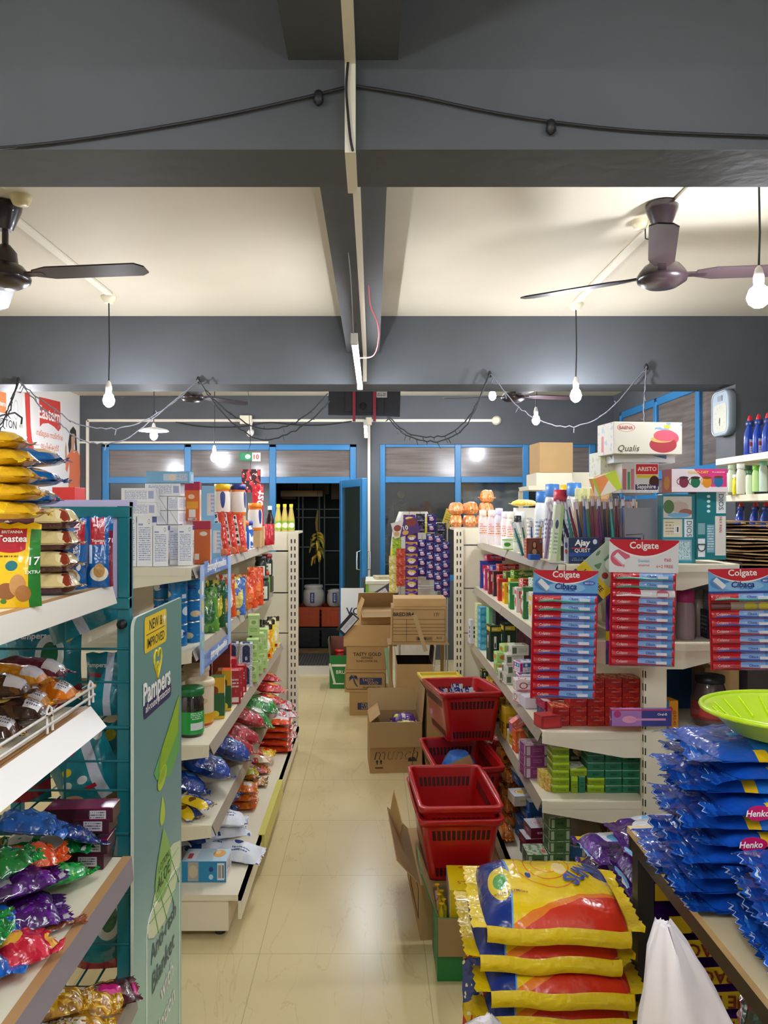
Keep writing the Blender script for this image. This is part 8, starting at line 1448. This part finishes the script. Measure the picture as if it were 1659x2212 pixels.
wire('hanging_cable', 'black cable slung across the near beam, poster side', 'cable', pp_([(-30, 322), (120, 308), (300, 282), (480, 250), (640, 215), (750, 188)], 1.722), .0035, m_cable, 0, 'near beam cables')
wire('hanging_cable', 'black cable slung across the near beam, fan side', 'cable', pp_([(770, 186), (900, 208), (1050, 240), (1200, 264), (1400, 284), (1700, 296)], 1.722), .0035, m_cable, 0, 'near beam cables')
wire('hanging_cable', 'black cable hanging down beside the white conduit on the near beam', 'cable', pp_([(752, 132), (748, 190), (752, 250), (757, 300), (762, 326)], 1.705), .003, m_cable)
for px, py, lab in ((688, 208, 'little black clip on the near beam, poster side'), (1190, 271, 'little black clip on the near beam, fan side')): tag(MB().lathe([(.004, -.02), (.012, -.012), (.009, .01), (.003, .014)], m_cable, 8, T(P(px, py, 1.72))).build('cable_clip', None), lab, 'clip')
wire('red_wire', 'red wire looping from the middle beam to the tube light', 'wire', [(X(795, 3.3), 3.3, 2.612), P(800, 665, 3.7), P(816, 705, 3.75), P(817, 745, 3.8), P(806, 775, 3.85), (-.07, 4.0, 2.385)], .003, mat('#d8505a', .4))
wire('support_chain', 'thin chain of the tube light hanging by the beam conduit', 'wire', [(-.095, 3.0, 2.61), (-.09, 3.2, 2.55), (-.088, 3.5, 2.41)], .002, mat('#8a8c90', .4))
wire('hanging_cable', 'black cable sagging under the far conduit', 'cable', pp_([(380, 912), (440, 922), (520, 922), (580, 913), (640, 918), (700, 918), (760, 910)], 8.26), .006)
# little security camera and hanging offer card
r = thing('wall_camera', 'small white camera on the far conduit', 'camera', (X(541, 8.2), 8.2, Zp(935, 8.2))); MB().lathe([(.02, -.05), (.034, -.045), (.034, .05), (0, .055)], m_pale, 16, RX(PI / 2 + .3)).build('camera_body', r); MB().tube([(0, .0, .02), (0, .04, .09), (0, .09, .13)], .012, m_pale, 8).build('mount_arm', r); MB().lathe([(.018, 0), (.018, .004), (0, .005)], m_black, 12, T((0, -.046, -.016)) @ RX(PI / 2 + .3)).build('lens', r)
r = thing('hanging_display', 'green price tag with ten on it over a pack of cherry sachets', 'price tag', (X(541, 5.3), 5.3, Zp(995, 5.3)))
MB().box(-.075, .02, -.002, .002, 0, .055, art('#2a8a5a', [('r', .1, .1, .9, .9, '#3a9a6a'), ('e', .6, .5, .2, .3, '#d8e8dc')])).build('green_tag', r); b = MB(); b.box(.012, .07, -.003, -.001, -.005, .055, mat('#e8e6e2', .4)); b.text('10', .045, tR, fr(.041, -.0036, .026), .015, fit=.04); b.build('price_disc', r)
MB().box(-.06, .07, -.004, .004, -.22, -.06, partf('#3a1a20', [('n', 4, .52, '#c83a44'), ('n', 7, .64, '#e8c8c8')], .5)).build('sachet_sheet', r); MB().tube([(-.02, 0, .055), (0, 0, .11), (0, -.1, .47)], .002, m_cable, 4).build('hanging_cord', r); MB().tube([(.0, 0, 0), (0, 0, -.06)], .002, m_cable, 4).build('lower_cord', r)
carton('storage_box', 'brown carton standing high beyond the soap gondola', 'box', (.25, .25, .22), m_card2, (X(1193, 5.7), 5.75, Zp(1022, 5.7) + .001), .1)
carton('storage_box', 'long cream carton lying high beyond the soap gondola', 'box', (.32, .24, .1), m_cream, (X(1276, 5.7), 5.8, Zp(1050, 5.7) + .001), 0)
r = thing('shelf_unit', 'tall cream shelving beyond the soap gondola, brown carton on it', 'shelving', (X(1240, 5.7), 5.78, 0))
for z in (.4, 1.0, 1.45, Zp(1050, 5.7) - .002): MB().box(-.36, .36, -.2, .2, z - .03, z, m_cream).build('shelf', r)
MB().box(-.3, -.04, -.18, .18, Zp(1050, 5.7) - .002, Zp(1022, 5.7) - .002, m_cream).build('raised_shelf', r)
for x in (-.36, .33): MB().box(x, x + .03, .17, .2, 0, 1.78, m_cream).build('upright', r)
# let soft packs rest on each other instead of sinking in: small lifts in metres
for up, names in {0.002: 'biscuit_box biscuit_wrapper.007 candy_roll.002 cookie_pack.005 flour_pack.001 noodle_pack.003 rusk_pack.002 rusk_pack.003 rusk_pack.004 rusk_pack.005 steel_wool_pack.003 cup_set_box', 0.004: 'jar.001 noodle_pack.004 snack_bag.012 snack_bag.013 biscuit_box.003', 0.006: 'flour_pack.002 soap_carton.050', 0.008: 'tea_box.010 sachet_pouch.001 biscuit_wrapper.005 cardboard_piece.001 candy_roll.004 cookie_pack flour_pack.003 biscuit_roll.010', 0.01: 'cookie_pack.003 cookie_pack.006 flour_pack.004 snack_bag.017 soap_box.062 wafer_pack.003', 0.012: 'cardboard_piece flour_pack.006 value_pack.008', 0.014: 'biscuit_roll.002 biscuit_roll.004 red_wire biscuit_wrapper.001 biscuit_box.002 biscuit_roll.006 biscuit_roll.008 biscuit_roll.003 biscuit_roll.009 biscuit_wrapper.008 biscuit_wrapper.002 biscuit_wrapper.006 biscuit_wrapper.003 biscuit_wrapper.009 biscuit_wrapper.015 biscuit_wrapper.010 biscuit_wrapper.014 biscuit_wrapper.012 biscuit_wrapper.011 biscuit_wrapper.013 ceiling_socket hand_wash_bottle.001 hand_wash_bottle.003 hand_wash_bottle.005 hand_wash_bottle.006 foil_box cookie_pack.004 flour_bag.001 flour_bag.002 flour_bag.003 flour_bag.004 flour_bag.005 flour_bag.006 flour_bag.009 flour_bag.007 flour_bag.011 flour_bag.010 flour_pack.007 flour_pack.008 frying_pan_box.001 noodle_pack.011 noodle_pack.012 sachet_pouch.003 sachet_pouch.002 sachet_pouch.007 snack_bag snack_bag.003 snack_bag.004 snack_bag.006 snack_bag.009 soap_carton.003 soap_carton.029 soap_carton.054 value_pack.007 wafer_pack.001'}.items():
    for n in names.split(): bpy.data.objects[n].location.z += up
